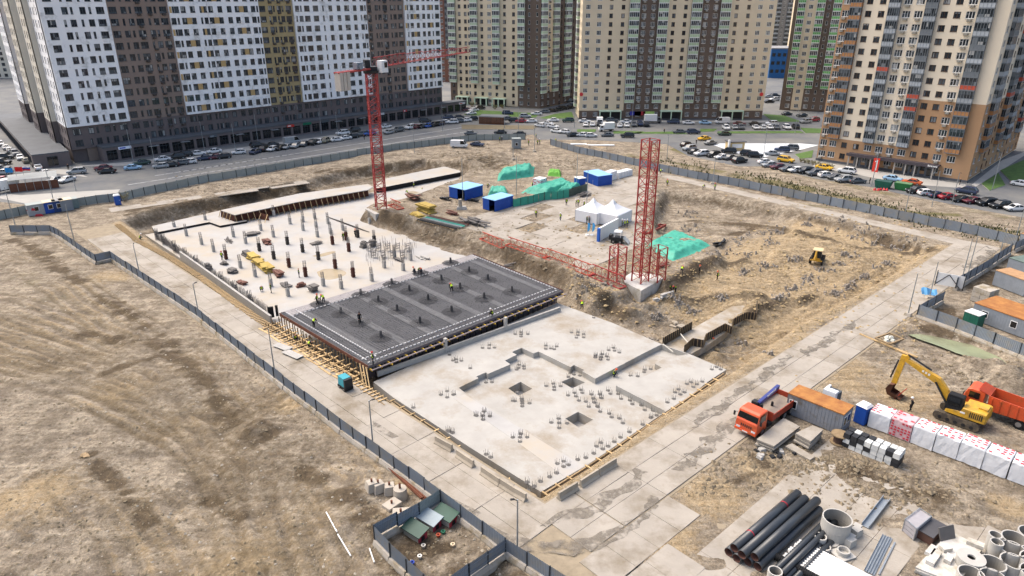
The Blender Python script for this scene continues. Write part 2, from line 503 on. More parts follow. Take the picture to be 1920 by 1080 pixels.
# soil classes, kept as a colour attribute: red = pale sand, green = dark mud, blue = grass
dm = fbm(X * .09, Y * .09, 5, 61)
dm2 = fbm(X * .3, Y * .3, 4, 62)
dm3 = fbm(X * .16 + Y * .16, (X - Y) * .75, 4, 64) * .5 + fbm(X * .8, Y * .8, 3, 65) * .5
sand = insand * .85 + .5 * smooth01(sd_plat / 3) * dm2
mud = fpit * (1 - sandz) * .3
mud = np.maximum(mud, smooth01((dm - .56) / .12) * .5 * field)
grass = np.zeros(X.shape)
grass = np.maximum(grass, field * smooth01((fbm(X * .06, Y * .06, 4, 63) - .42) / .16) * .3)
MUDS = [([(20, 450), (70, 470), (110, 505), (150, 530)], 1.8), ([(190, 555), (255, 600), (330, 670), (400, 740), (470, 820)], 2.0), ([(460, 800), (500, 815)], 2.2),
  ([(150, 620), (240, 640)], 1.4), ([(640, 935), (720, 1000), (760, 1060)], 2.0), ([(200, 700), (330, 660)], 1.2), ([(560, 880), (600, 900)], 1.4),
  ([(70, 888), (110, 885)], .9), ([(390, 930), (450, 960)], 1.4), ([(170, 850), (280, 980)], 1.2), ([(930, 1070), (980, 1090)], 3),
  ([(1080, 282), (1200, 305), (1330, 335), (1500, 372)], 3.0), ([(1360, 420), (1420, 405)], 2), ([(1650, 440), (1740, 465)], 2.5),
  ([(1560, 870), (1660, 900), (1740, 930)], 2.2), ([(1840, 540), (1900, 470)], 3.0), ([(1760, 580), (1830, 600)], 2.5),
  ([(880, 300), (930, 310)], 6), ([(250, 395), (420, 372)], 2.6), ([(600, 325), (800, 300)], 3), ([(1640, 605), (1700, 590)], 1.6), ([(1400, 850), (1450, 880), (1380, 900)], 1.0),
  ([(1720, 610), (1850, 640), (1920, 665)], 1.5), ([(780, 1000), (850, 1060)], 2)]
for pts, r in MUDS:
 d = line_dist(X, Y, GP(pts))
 mud = np.maximum(mud, np.exp(-(d / r) ** 2) * np.clip((dm3 - .2) * 2.7, .05, 1.3))
SANDS = [((60, 940), 5), ((440, 1065), 5), ((700, 968), 1.6), ((330, 500), 2.5), ((200, 520), 4), ((640, 800), 2.5), ((540, 760), 2), ((1250, 1000), 4),
  ((1340, 640), 2), ((1580, 700), 6), ((1700, 740), 6), ((1330, 930), 4), ((1890, 950), 2), ((950, 312), 3), ((1120, 275), 3), ((1500, 640), 6), ((1430, 655), 5),
  ((680, 830), 2), ((760, 910), 2), ((610, 735), 3), ((1860, 560), 3), ((1420, 880), 3)]
for (px, py), r in SANDS:
 cx, cy = G(px, py)
 d = np.hypot(X - cx, Y - cy) / r
 sand = np.maximum(sand, np.exp(-d * d) * (.35 + dm2))
inner_strip = np.exp(-((line_dist(X, Y, GP([(222, 418), (480, 594), (735, 757), (1010, 940)])) - .3) / 1.3) ** 2) + \
 np.exp(-((line_dist(X, Y, GP([(1010, 940), (1240, 783), (1500, 613), (1768, 463)])) - .5) / 1.4) ** 2)
sand = np.maximum(sand, inner_strip * .7)
mud = np.maximum(mud, rut_mask * .35)
bank = 4 * fpit * (1 - fpit)
mud = np.maximum(mud, np.clip(bank, 0, 1) * (.25 + .75 * dm2) * np.where(Y > 128, 1.0, .55))
sand = np.maximum(sand, rut_pale * .75)
mud = np.maximum(mud, insand * smooth01((dm - .5) / .2) * .45)
GRASS = [([(1180, 292), (1330, 322), (1480, 350), (1640, 388), (1760, 418), (1920, 450)], 4.0, .75), ([(1440, 320), (1560, 340), (1700, 372), (1900, 410)], 3.5, .55),
  ([(1440, 375), (1640, 400)], 1.5, .6), ([(1720, 400), (1790, 402)], 2, .9), ([(1265, 280), (1300, 290)], 3, .9), ([(1390, 308), (1420, 310)], 2.5, .8), ([(80, 780), (150, 760), (240, 790)], 8, .35), ([(30, 520), (90, 560)], 7, .45),
  ([(300, 850), (350, 900)], 6, .3), ([(1230, 283), (1240, 281)], 2, .9)]
for pts, r, k in GRASS:
 d = line_dist(X, Y, GP(pts))
 grass = np.maximum(grass, np.exp(-(d / r) ** 2) * k * (.3 + 1.1 * dm2))
mud = np.maximum(mud, ridge_m * (.35 + .9 * dm2))
sand, mud, grass = [np.clip(a, 0, 1) for a in (sand, mud, grass)]
ny, nx = X.shape
me = bpy.data.meshes.new('ground')
me.vertices.add(nx * ny)
me.vertices.foreach_set('co', np.stack([X, Y, Z], -1).astype(np.float32).ravel())
ii = (np.arange(ny - 1)[:, None] * nx + np.arange(nx - 1)[None, :]).ravel()
quads = np.stack([ii, ii + 1, ii + nx + 1, ii + nx], -1).astype(np.int32)
nf = len(quads)
me.loops.add(nf * 4)
me.loops.foreach_set('vertex_index', quads.ravel())
me.polygons.add(nf)
me.polygons.foreach_set('loop_start', np.arange(nf, dtype=np.int32) * 4)
me.polygons.foreach_set('loop_total', np.full(nf, 4, np.int32))
me.polygons.foreach_set('use_smooth', np.ones(nf, bool))
at = me.attributes.new('soil', 'FLOAT_COLOR', 'POINT')
at.data.foreach_set('color', np.stack([sand, mud, grass, np.clip(rut_mask, 0, 1)], -1).astype(np.float32).ravel())
me.update(calc_edges=True)
TZ_X, TZ_Y, TZ = xs, ys, Z
def tz(x, y):
 """height of the ground sheet at a point"""
 i = int(np.clip(np.searchsorted(TZ_X, x) - 1, 0, len(TZ_X) - 2))
 j = int(np.clip(np.searchsorted(TZ_Y, y) - 1, 0, len(TZ_Y) - 2))
 fx = (x - TZ_X[i]) / (TZ_X[i + 1] - TZ_X[i])
 fy = (y - TZ_Y[j]) / (TZ_Y[j + 1] - TZ_Y[j])
 return float((TZ[j, i] * (1 - fx) + TZ[j, i + 1] * fx) * (1 - fy) + (TZ[j + 1, i] * (1 - fx) + TZ[j + 1, i + 1] * fx) * fy)
def GT(u, v, dz=0.0):
 """picture point -> point on the ground sheet (follows its relief)"""
 z = 0.0
 for _ in range(6):
  x, y = G(u, v, z)
  z = tz(x, y)
 return Vector((x, y, z + dz))
def soil_material():
 m = bpy.data.materials.new('soil')
 m.use_nodes = True
 n, l = m.node_tree.nodes, m.node_tree.links
 b = n['Principled BSDF']
 b.inputs['Roughness'].default_value = 0.95
 b.inputs['Specular IOR Level'].default_value = 0.15
 g = n.new('ShaderNodeNewGeometry')
 a = n.new('ShaderNodeAttribute')
 a.attribute_name = 'soil'
 sep = n.new('ShaderNodeSeparateColor')
 l.new(a.outputs['Color'], sep.inputs[0])
 def noise(s, d=6, r=.65):
  t = n.new('ShaderNodeTexNoise')
  t.inputs['Scale'].default_value = s
  t.inputs['Detail'].default_value = d
  t.inputs['Roughness'].default_value = r
  l.new(g.outputs['Position'], t.inputs['Vector'])
  return t.outputs['Fac']
 def rng_(src, a0, a1, b0=0., b1=1.):
  t = n.new('ShaderNodeMapRange')
  for k, v in (('From Min', a0), ('From Max', a1), ('To Min', b0), ('To Max', b1)):
   t.inputs[k].default_value = v
  l.new(src, t.inputs['Value'])
  return t.outputs[0]
 def mix(f, A, B):
  t = n.new('ShaderNodeMix')
  t.data_type = 'RGBA'
  l.new(f, t.inputs['Factor'])
  for s, k in ((A, 'A'), (B, 'B')):
   if isinstance(s, tuple):
    t.inputs[k].default_value = s
   else:
    l.new(s, t.inputs[k])
  return t.outputs['Result']
 def math_(op, A, B):
  t = n.new('ShaderNodeMath')
  t.operation = op
  for i, s in enumerate((A, B)):
   if isinstance(s, (int, float)):
    t.inputs[i].default_value = s
   else:
    l.new(s, t.inputs[i])
  return t.outputs[0]
 n1, n2, n3 = noise(.35), noise(1.6), noise(6.0, 4)
 base = mix(rng_(n1, .4, .6), C('#7d7263'), C('#a39784'))
 base = mix(rng_(n2, .45, .75), base, C('#665a4a'))
 sandc = mix(rng_(n2, .35, .7), C('#a8977b'), C('#8b785b'))
 # the class borders are frayed by noise
 fr = math_('MULTIPLY', math_('SUBTRACT', n2, .5), .9)
 fs = rng_(math_('ADD', sep.outputs['Red'], fr), .3, .7)
 c = mix(fs, base, sandc)
 gc = mix(rng_(n3, .35, .65), C('#5d5a3a'), C('#736b4c'))
 fg = rng_(math_('ADD', sep.outputs['Blue'], math_('MULTIPLY', math_('SUBTRACT', n3, .5), 1.3)), .42, .72)
 c = mix(fg, c, gc)
 mc = mix(rng_(n2, .35, .65), C('#4d4337'), C('#655846'))
 fm = rng_(math_('ADD', sep.outputs['Green'], fr), .35, .8)
 c = mix(fm, c, mc)
 c = mix(math_('MULTIPLY', a.outputs['Alpha'], .85), c, C('#61543f'))
 n4 = noise(2.6, 8, .8)
 spk = math_('MULTIPLY', rng_(n3, .36, .64, .84, 1.15), rng_(n4, .36, .64, .81, 1.16))
 vm = n.new('ShaderNodeVectorMath')
 vm.operation = 'SCALE'
 l.new(c, vm.inputs[0])
 l.new(spk, vm.inputs['Scale'])
 # pebbles and clods
 vo = n.new('ShaderNodeTexVoronoi')
 vo.inputs['Scale'].default_value = 1.1
 l.new(g.outputs['Position'], vo.inputs['Vector'])
 pb = rng_(vo.outputs['Distance'], .07, .1, 1., 0.)
 cc = mix(math_('MULTIPLY', pb, rng_(n1, .45, .6)), vm.outputs[0], C('#b9b1a0'))
 l.new(cc, b.inputs['Base Color'])
 mp = n.new('ShaderNodeMapping')
 mp.inputs['Rotation'].default_value = (0, 0, R(44))
 mp.inputs['Scale'].default_value = (.12, 1.3, 1)
 l.new(g.outputs['Position'], mp.inputs[0])
 ns = n.new('ShaderNodeTexNoise')
 ns.inputs['Scale'].default_value = 1.0
 ns.inputs['Detail'].default_value = 6
 l.new(mp.outputs[0], ns.inputs['Vector'])
 v2 = n.new('ShaderNodeVectorMath')
 v2.operation = 'SCALE'
 l.new(cc, v2.inputs[0])
 l.new(rng_(ns.outputs['Fac'], .32, .68, .8, 1.17), v2.inputs['Scale'])
 l.new(v2.outputs[0], b.inputs['Base Color'])
 bp = n.new('ShaderNodeBump')
 bp.inputs['Strength'].default_value = 1.0
 bp.inputs['Distance'].default_value = .36
 l.new(math_('ADD', math_('MULTIPLY', n3, .3), math_('ADD', n2, math_('MULTIPLY', n4, .5))), bp.inputs['Height'])
 l.new(bp.outputs[0], b.inputs['Normal'])
 return m
me.materials.append(soil_material())
ground = put('ground', me)
tag(ground, kind='structure')
# ------------------------------------------------------------------ materials of the site
M_CONC = mat('concrete_slab', '#a39d93', .9, var=.16, scale=.45, dirt=('#8d7f68', .75, .35), bump=.15)
M_ROADSLAB = mat('road_slab', '#999287', .9, var=.15, scale=.3, rnd=.025, dirt=('#7b7161', .42, .2), bump=.25)
M_FRESH = mat('fresh_concrete', '#a19e97', .85, var=.12, scale=.35, dirt=('#8c8170', .38, .13), bump=.1)
M_WHITECONC = mat('white_screed', '#a3a19d', .85, var=.1, scale=.3, dirt=('#a79e8f', .55, .13), bump=.1)
M_CONC2 = mat('grey_concrete', '#a3a09a', .9, var=.15, scale=1.5, bump=.15)
M_ASPH = mat('asphalt', '#5f6163', .9, var=.14, scale=.12, dirt=('#75746f', .6, .07), bump=.1)
M_PAVE = mat('pale_paving', '#a19e97', .9, var=.1, scale=.3, bump=.1)
M_LAWN = mat('lawn', '#4d6632', .95, var=.35, scale=.6, bump=.5, bscale=3)
M_TIMBER = mat('timber', '#b59a70', .85, var=.25, scale=4, rnd=.2)
M_TIMBER2 = mat('weathered_timber', '#8d795c', .9, var=.3, scale=3, rnd=.25)
M_PLY = mat('form_plywood', '#5d3a2c', .7, var=.3, scale=1.2, rnd=.2)
M_REBAR = mat('rebar', '#4b4a4b', .7, metal=.2, var=.2, scale=.8)
M_REBAR2 = mat('pale_rebar', '#77726e', .7, metal=.2, var=.2, scale=.8)
M_RED = mat('crane_red', '#9e3230', .5, var=.18, scale=.6, dirt=('#93433a', .4, .8), spec=.4)
M_REDORANGE = mat('jib_orange_red', '#b04a36', .55, var=.15, scale=.8)
M_STEEL = mat('galvanised_steel', '#9aa0a3', .45, metal=.6, var=.15, scale=2)
M_DARK = mat('dark_metal', '#2b2c2e', .6, metal=.2, var=.2)
M_BLACK = mat('black_rubber', '#1b1b1c', .8, var=.2)
M_WHITE = mat('white_paint', '#dcdcd9', .5, var=.06)
M_BLUE = mat('cobalt_sheet', '#1f4a9c', .5, var=.12, scale=1)
M_PALEBLUE = mat('pale_blue_sheet', '#86b4e0', .5, var=.1, scale=.8)
M_RUST = mat('rusty_sheet', '#a06f3c', .8, var=.25, scale=.5, dirt=('#8c5a33', .6, .8))
M_RUSTPIPE = mat('rusty_steel', '#6d4433', .8, metal=.2, var=.3, scale=1.5)
M_GREYPAINT = mat('grey_paint', '#7f868d', .55, var=.1)
M_ORANGE = mat('truck_orange', '#c9522c', .4, var=.1, scale=.8, dirt=('#a5532f', .35, 1.2), spec=.5)
M_YELLOW = mat('machine_yellow', '#c99a2b', .45, var=.12, dirt=('#9c7a35', .4, 1.5), spec=.5)
M_GREENNET = mat('green_netting', '#3a917c', .7, var=.14, scale=.8)
M_GLASSD = mat('dark_glass', '#15191d', .08, var=.3, scale=.5, spec=.6)
def sheet(name, poly, z, m, kind='structure'):
 mb = MB()
 mb.prism(poly, z - .3, z, 0)
 o = mb.build(name, m)
 tag(o, kind=kind)
 return o
# street and paving behind the site
sheet('street', STREET, 0.0, M_ASPH)
sheet('pavement', GP([(60, 330), (200, 345), (420, 300), (640, 268), (860, 236), (860, 226), (640, 256), (420, 286), (140, 320)]), .004, M_PAVE) if False else None
# ------------------------------------------------------------------ site roads of concrete slabs
def slab_mesh(L, W, T=.16):
 mb = MB()
 b = .02
 hx, hy = L / 2, W / 2
 mb.add([(-hx, -hy, -T), (hx, -hy, -T), (hx, hy, -T), (-hx, hy, -T), (-hx, -hy, -b), (hx, -hy, -b), (hx, hy, -b), (-hx, hy, -b),
   (-hx + b, -hy + b, 0), (hx - b, -hy + b, 0), (hx - b, hy - b, 0), (-hx + b, hy - b, 0)],
  [(0, 1, 5, 4), (1, 2, 6, 5), (2, 3, 7, 6), (3, 0, 4, 7), (4, 5, 9, 8), (5, 6, 10, 9), (6, 7, 11, 10), (7, 4, 8, 11), (8, 9, 10, 11)])
 return mb.mesh('slab', [M_ROADSLAB])
SLABS = {}
def slab_row(parent, o, d, a0, a1, p0, p1, rows, L, skip=0.0, z=.06, seed=1, jit=.008, inside=None):
 r = random.Random(seed)
 W = (p1 - p0) / rows
 n = max(1, round((a1 - a0) / L))
 L = (a1 - a0) / n
 key = (round(L, 2), round(W, 2))
 if key not in SLABS:
  SLABS[key] = slab_mesh(L - .022, W - .022)
 rz = math.atan2(d[1], d[0])
 for k in range(rows):
  for i in range(n):
   if r.random() < skip:
    continue
   off = (L * .5 if k % 2 else 0)
   s = a0 + L * (i + .5)
   p = p0 + W * (k + .5)
   x, y = o[0] + d[0] * s - d[1] * p, o[1] + d[1] * s + d[0] * p
   if inside and float(poly_sd(np.array([x]), np.array([y]), inside)[0]) < 2.2:
    continue
   ob = put('slab', SLABS[key], parent, (x, y, z + r.uniform(-jit, jit)), rz + r.uniform(-.006, .006))
   ob.rotation_euler = (r.uniform(-.006, .006), r.uniform(-.006, .006), rz + r.uniform(-.006, .006))
def road_bed_obj(name, o, d, a0, a1, p0, p1, z=-.03):
 mb = MB()
 pts = []
 for s, p in ((a0, p0), (a1, p0), (a1, p1), (a0, p1)):
  pts.append((o[0] + d[0] * s - d[1] * p, o[1] + d[1] * s + d[0] * p))
 mb.prism(pts, z - .3, z)
 return tag(mb.build(name, mat('road_bed', '#8c806c', .95, var=.25, scale=.8, bump=.3)), kind='structure')
road_w = road_bed_obj('road_left', ROADL_O, ROADL_D, -24, 106, .3, 7.2)
slab_row(road_w, ROADL_O, ROADL_D, -16, 98, .55, 6.9, 3, 6.0, seed=2)
road_e = road_bed_obj('road_right', ROADR_O, ROADR_D, -7, 111, -7.9, -.7, z=-.022)
slab_row(road_e, ROADR_O, ROADR_D, 3.0, 111, -7.6, -.9, 3, 6.0, seed=3)
yard_p = road_bed_obj('yard_paving', ROADR_O, ROADR_D, -6, 10, -16, -8.0, z=-.05)
slab_row(yard_p, ROADR_O, ROADR_D, -3, 9, -11.2, -7.75, 1, 3.0, skip=.12, seed=4)
slab_row(yard_p, ROADR_O, ROADR_D, -5, 4, -15, -11.3, 1, 3.0, seed=5)
slab_row(yard_p, ROADR_O, ROADR_D, -1.5, 2.9, -7.6, -.9, 3, 4.4, seed=6, z=.05)
YO, YD = np.array(G(1395, 1085)), ROADR_D
slab_row(yard_p, YO, YD, -6, 24, -8, 4, 4, 6.0, skip=.1, seed=7, z=.035, jit=.01)
slab_row(yard_p, YO, YD, 3, 21, -14, -8, 2, 6.0, skip=.1, seed=8, z=.035, jit=.02)
# back tracks
BL_O, BL_D = np.array(G(140, 390)), np.array((0.81432222, 0.58041307))
tr1 = tag(empty('back_track'), kind='structure')
slab_row(tr1, BL_O, BL_D, 6, 50, -8.2, -4.6, 2, 3.2, skip=.25, seed=9, z=.03)
BR_O, BR_D = np.array(G(1034, 272)), np.array((0.64012888, -0.76826754))
slab_row(tr1, BR_O, BR_D, 40, 122, -7.3, -3.6, 2, 6.0, seed=10, z=.03)
# wet mud carried over the slabs
M_WET = mat('wet_mud', '#6f675b', .45, var=.18, scale=.5, dirt=('#80786a', .5, .6), spec=.35)
def fray(m, s, lo, hi):
 """thin broken film: noise lets the surface below show through"""
 n, l = m.node_tree.nodes, m.node_tree.links
 g = n.new('ShaderNodeNewGeometry')
 t = n.new('ShaderNodeTexNoise')
 t.inputs['Scale'].default_value = s
 t.inputs['Detail'].default_value = 8
 t.inputs['Roughness'].default_value = .7
 l.new(g.outputs['Position'], t.inputs['Vector'])
 r = n.new('ShaderNodeMapRange')
 r.inputs['From Min'].default_value = lo
 r.inputs['From Max'].default_value = hi
 l.new(t.outputs['Fac'], r.inputs['Value'])
 l.new(r.outputs[0], n['Principled BSDF'].inputs['Alpha'])
fray(M_WET, .7, .42, .62)
def mud_patch(px, z=.082, k=3, name='wet_mud', m=None):
 P_ = GP(px, z)
 q = []
 for a, b in zip(P_, P_[1:] + P_[:1]):
  n = max(2, int(math.hypot(b[0] - a[0], b[1] - a[1]) / .5))
  for i in range(n):
   x, y = lerp(a[0], b[0], i / n), lerp(a[1], b[1], i / n)
   w = (float(fbm(np.array([x * .8]), np.array([y * .8]), 4, k)[0]) - .5) * (1.7 if not m else .8)
   q.append((x + w, y - w * .6))
 mb = MB()
 mb.prism(q, z - .02, z)
 tag(mb.build(name, m or M_WET), kind='structure')
for i, px in enumerate(([(880, 965), (960, 1005), (1040, 1018), (1110, 1008), (1180, 968), (1225, 930), (1240, 935), (1190, 985), (1120, 1035), (1060, 1042), (960, 1030)], [(1040, 960), (1110, 945), (1200, 880), (1215, 885), (1150, 945), (1090, 975), (1010, 985)], [(1260, 880), (1330, 815), (1420, 745), (1440, 750), (1370, 815), (1290, 880)],
      [(1290, 800), (1370, 740), (1480, 665), (1490, 670), (1390, 745), (1310, 800)], [(560, 740), (640, 800), (700, 840), (695, 848), (630, 808), (556, 752)], [(770, 880), (850, 935), (900, 960), (890, 965), (840, 942), (764, 890)], [(1500, 660), (1560, 625), (1600, 600), (1605, 606), (1560, 640), (1510, 668)], [(1800, 500), (1850, 478), (1850, 460), (1866, 470), (1862, 485), (1810, 508)], [(700, 790), (740, 815), (735, 822), (695, 800)])):
 mud_patch(px, .082 + i * .001, i)
# platform paving
plat = tag(empty('platform_paving'), kind='structure')
PO, PD = np.array(G(960, 470)), np.array((0.66, 0.75))
PD = PD / np.hypot(*PD)
slab_row(plat, PO, PD, -14, 64, -16, 20, 9, 6, skip=.12, seed=11, z=.08, jit=.02, inside=PLAT)
# ------------------------------------------------------------------ near foundation slab with recess and pits
ZU, ZR, ZP = -.5, -1.25, -2.5
SLAB_OUT = GP([(737, 745), (700, 716), (840, 655), (1045, 568), (1150, 606), (1240, 645), (1291, 663), (1362, 693), (1331, 713), (1297, 740), (1248, 772), (1098, 874), (1014, 922), (880, 838)], ZU)
REC = GP([(860, 727), (897, 709), (893, 706), (911, 698), (915, 701), (957, 683), (947, 676), (969, 665), (960, 660), (978, 652), (1000, 662.5), (1010, 659), (1070, 688.5), (1076, 684), (1096, 694), (1092, 696),
  (1116, 710), (1217, 657), (1240, 646), (1291, 664), (1247, 671), (1228, 682), (1241, 689), (1195, 712), (1184, 705), (1155, 723), (1248, 771), (1099, 873), (873, 737)], ZU)
PITS = [GP(p, ZR) for p in ([(953, 728), (976, 716), (998, 729), (973, 742)], [(1052, 716), (1074, 707), (1097, 717), (1073, 728)], [(1060, 785), (1084, 772), (1112, 787), (1086, 802)])]
mb = MB()
mb.prism(SLAB_OUT, -3.0, ZU, 0, holes=[REC])
near = mb.build('foundation_slab', M_FRESH)
tag(near, 'pale concrete foundation slab with a stepped recess and square pits beside the deck', 'foundation')
mb = MB()
mb.prism(REC, -3.0, ZR, 0, holes=PITS)
mb.build('recess_floor', M_FRESH, near)
for p in PITS:
 mb = MB()
 mb.prism(p, -3.2, ZP)
 mb.build('sump_floor', M_CONC2, near)
mb = MB()
mb.prism(GP([(850, 747), (871, 739.5), (1095, 875), (1060, 895), (960, 822)], ZU), ZU - .05, ZU + .012)
mb.build('screed_strip', M_WHITECONC, near)
# starter bar clusters cast into the slab
cl = MB()
cl.cyl((0, 0, 0), (0, 0, .02), .27, .22, 9, 0)
for a in range(5):
 an = a * 1.257
 cl.bar((.2 * math.cos(an), .2 * math.sin(an), 0), (.24 * math.cos(an), .24 * math.sin(an), .5), .018, .018, 1)
cl_me = cl.mesh('starter_cluster', [mat('wet_patch', '#5f5c58', .6, var=.2), M_REBAR])
CLU = []
c7 = [(740, 15), (680, 35), (740, 38), (808, 35), (740, 60), (420, 145), (350, 175), (415, 178), (470, 172), (80, 290), (50, 302), (135, 305), (85, 320), (15, 245), (990, 150), (1100, 160), (1040, 180), (990, 185), (1075, 188),
 (1315, 15), (1250, 18), (1315, 45), (1372, 35), (1372, 68), (1300, 72), (1495, 250), (1560, 240), (1605, 260), (1490, 272), (1550, 270), (1545, 293), (225, 380),
 (365, 820), (280, 858), (350, 860), (425, 865), (355, 900), (735, 1048), (45, 1035), (60, 645), (10, 1020)]
for x, y in c7:
 CLU.append((840 + x / 5.4, 620 + y / 5.4, ZU))
c7r = [(720, 345), (765, 360), (715, 378), (695, 395), (770, 385), (745, 690), (675, 712), (752, 735), (825, 735), (752, 765), (1065, 535), (995, 560), (1075, 570), (1140, 562), (1075, 600), (1345, 600), (1280, 630), (1360, 630),
 (1215, 655), (1295, 665), (1450, 645), (1540, 645), (1470, 688), (1555, 683), (1325, 708), (1395, 718), (1480, 728), (1425, 770), (1515, 772), (1540, 820), (1120, 890), (1045, 930), (1125, 935), (1205, 938), (1125, 985), (385, 525), (445, 522), (1240, 430), (1275, 445), (1335, 455), (1220, 470)]
for x, y in c7r:
 CLU.append((840 + x / 5.4, 620 + y / 5.4, ZR))
c8 = [(60, 160, ZU), (490, 600, ZR), (540, 595, ZR), (485, 620, ZR), (370, 650, ZR), (430, 655, ZR), (880, 705, ZU), (845, 720, ZU), (930, 722, ZU), (900, 745, ZU), (975, 700, ZU), (775, 765, ZU), (745, 790, ZU), (825, 790, ZU), (790, 808, ZU), (735, 845, ZU), (680, 875, ZU),
 (1095, 578, ZU), (1055, 597, ZU), (1130, 597, ZU), (40, 808, ZR), (110, 808, ZR), (180, 775, ZR), (55, 840, ZR), (120, 838, ZR), (200, 803, ZR), (265, 805, ZR), (65, 875, ZR), (290, 845, ZR), (365, 858, ZR), (90, 910, ZR), (385, 890, ZR), (460, 900, ZR),
 (490, 940, ZR), (560, 945, ZR), (190, 970, ZR), (210, 1000, ZR), (275, 1010, ZR), (305, 1050, ZR), (545, 1000, ZR), (590, 985, ZR), (225, 415, ZU), (185, 435, ZU), (235, 440, ZU), (275, 455, ZU), (130, 468, ZU), (75, 490, ZU), (125, 492, ZU), (170, 488, ZU), (115, 515, ZU), (180, 515, ZU)]
for x, y, z in c8:
 CLU.append((1100 + x / 4.5, 560 + y / 4.5, z))
c9 = [(30, 45, ZR), (5, 95, ZR), (55, 95, ZR), (50, 280, ZU), (5, 300, ZU), (45, 300, ZU), (85, 300, ZU), (45, 325, ZU), (500, 330, ZR), (475, 350, ZR), (510, 365, ZR), (540, 350, ZR), (575, 325, ZR), (610, 300, ZR), (660, 270, ZR), (460, 390, ZR), (415, 415, ZU), (370, 425, ZU), (290, 435, ZU),
 (255, 448, ZU), (290, 465, ZU), (318, 455, ZU), (250, 500, ZU), (212, 522, ZU), (160, 548, ZU), (85, 552, ZU), (125, 575, ZU), (90, 600, ZU), (735, 228, ZR), (780, 190, ZR)]
for x, y, z in c9:
 CLU.append((960 + x / 3.0, 720 + y / 3.0, z))
c10 = [(1075, 40), (1040, 60), (1075, 75), (1110, 60), (1285, 155), (1240, 178), (1275, 180), (1315, 182), (1278, 200), (885, 133), (1078, 262), (1105, 272), (1295, 395), (1320, 412)]
for x, y in c10:
 CLU.append((480 + x / 3.0, 720 + y / 3.0, ZU))
rr = random.Random(5)
for u, v, z in CLU:
 x, y = G(u, v, z)
 put('starter_bars', cl_me, near, (x, y, z + .003 + rr.random() * .004), rr.random() * 6)
# bar fringe along the far and right edges of the slab
mb = MB()
for (a, b) in (((1062, 580), (1244, 645)), ((1291, 664), (1360, 692))):
 A, B = GV(*a, ZU), GV(*b, ZU)
 n = int((B - A).length / .22)
 for i in range(n):
  p = A.lerp(B, i / n)
  q = (B - A).normalized().cross(Vector((0, 0, -1)))
  for z in (.0, -.3):
   mb.bar(p + Vector((0, 0, z - .1)), p + Vector((0, 0, z - .1)) - q * rr.uniform(.5, 1.0), .03, .03)
tag(mb.build('starter_bar_fringe', M_STEEL, near), kind='stuff')
# upstand wall at the foot of the deck
mb = MB()
A, B = GV(708, 706, ZU), GV(1050, 583, ZU)
mb.bar(A + Vector((0, 0, .33)), B + Vector((0, 0, .33)), .3, .66)
for t in (.33, .66):
 p = A.lerp(B, t)
 mb.box((p.x, p.y, ZU + 1.0), (.4, .4, 2.0), 0, rz=.75)
mb.build('upstand', M_CONC2, near)
# trench with dark timber shutters beside the slab
TRF = GP([(1242, 648), (1296, 618), (1372, 575), (1410, 572), (1395, 600), (1330, 645), (1296, 664)], -1.2)
mb = MB()
mb.prism(TRF, -2.2, -1.15)
tf = mb.build('trench_floor', M_CONC)
tag(tf, kind='structure')
sh = thing('trench_shuttering', 'dark timber shuttering zigzagging along the dug trench beside the foundation slab', 'shuttering')
def shutter(pts, z0, h, rib=.8):
 for (a, b) in zip(pts[:-1], pts[1:]):
  A, B = GV(*a, z0), GV(*b, z0)
  n = max(1, int((B - A).length / 1.25))
  for i in range(n):
   p, q = A.lerp(B, i / n), A.lerp(B, (i + .97) / n)
   mb = MB()
   mb.bar(p + Vector((0, 0, h / 2)), q + Vector((0, 0, h / 2)), .06, h)
   for k in range(3):
    r = p.lerp(q, .15 + .35 * k)
    nrm = (q - p).normalized().cross(Vector((0, 0, 1)))
    mb.bar(r + nrm * .07 + Vector((0, 0, 0)), r + nrm * .07 + Vector((0, 0, h + .06)), .09, .09, 1)
   mb.build('shutter_panel', [mat('dark_shutter', '#3b342f', .8, var=.25), M_TIMBER2], sh)
shutter([(1242, 648), (1297, 617)], -1.15, 1.2)
shutter([(1282, 662), (1297, 648), (1318, 652), (1322, 640), (1358, 620), (1370, 626), (1372, 612), (1398, 598), (1416, 600), (1418, 576)], -1.15, 1.15)
for a, b in (((1243, 645), (1262, 660)), ((1276, 626), (1292, 645))):
 mb = MB()
 mb.bar(GV(*a, -.3), GV(*b, -.6), .1, .1)
 mb.build('strut', mat('striped_strut', '#c9c4b6', .7), sh)
# ------------------------------------------------------------------ column floor
ZC = -2.4
FLOOR_C = GP([(272, 440), (420, 411), (560, 384), (700, 360), (868, 329), (899, 338), (790, 374), (704, 394), (694, 404), (832, 456), (910, 490), (700, 700), (560, 640), (498, 592), (380, 512)], ZC)
mb = MB()
mb.prism(FLOOR_C, -3.4, ZC)
colfloor = mb.build('basement_slab', M_WHITECONC)
tag(colfloor, 'whitish basement slab crowded with column stubs and starter bars', 'foundation')
mb = MB()
mb.prism(GP([(292, 440), (393, 420), (413, 427), (464, 418), (440, 404), (414, 398), (285, 428)], ZC), ZC - .1, ZC + .45, 0, mi_side=1)
mb.build('raised_slab', [M_WHITECONC, M_BLACK], colfloor)
mb = MB()
mb.prism(GP([(702, 344), (727, 334), (833, 312), (863, 320), (863, 323), (730, 349), (706, 353)], -1.2), -2.3, -1.2, 0, mi_side=1)
mb.build('kicker_slab', [M_WHITECONC, M_BLACK], colfloor)
PUD = mat('puddle', '#a4967c', .15, var=.15, scale=.4, spec=.5)
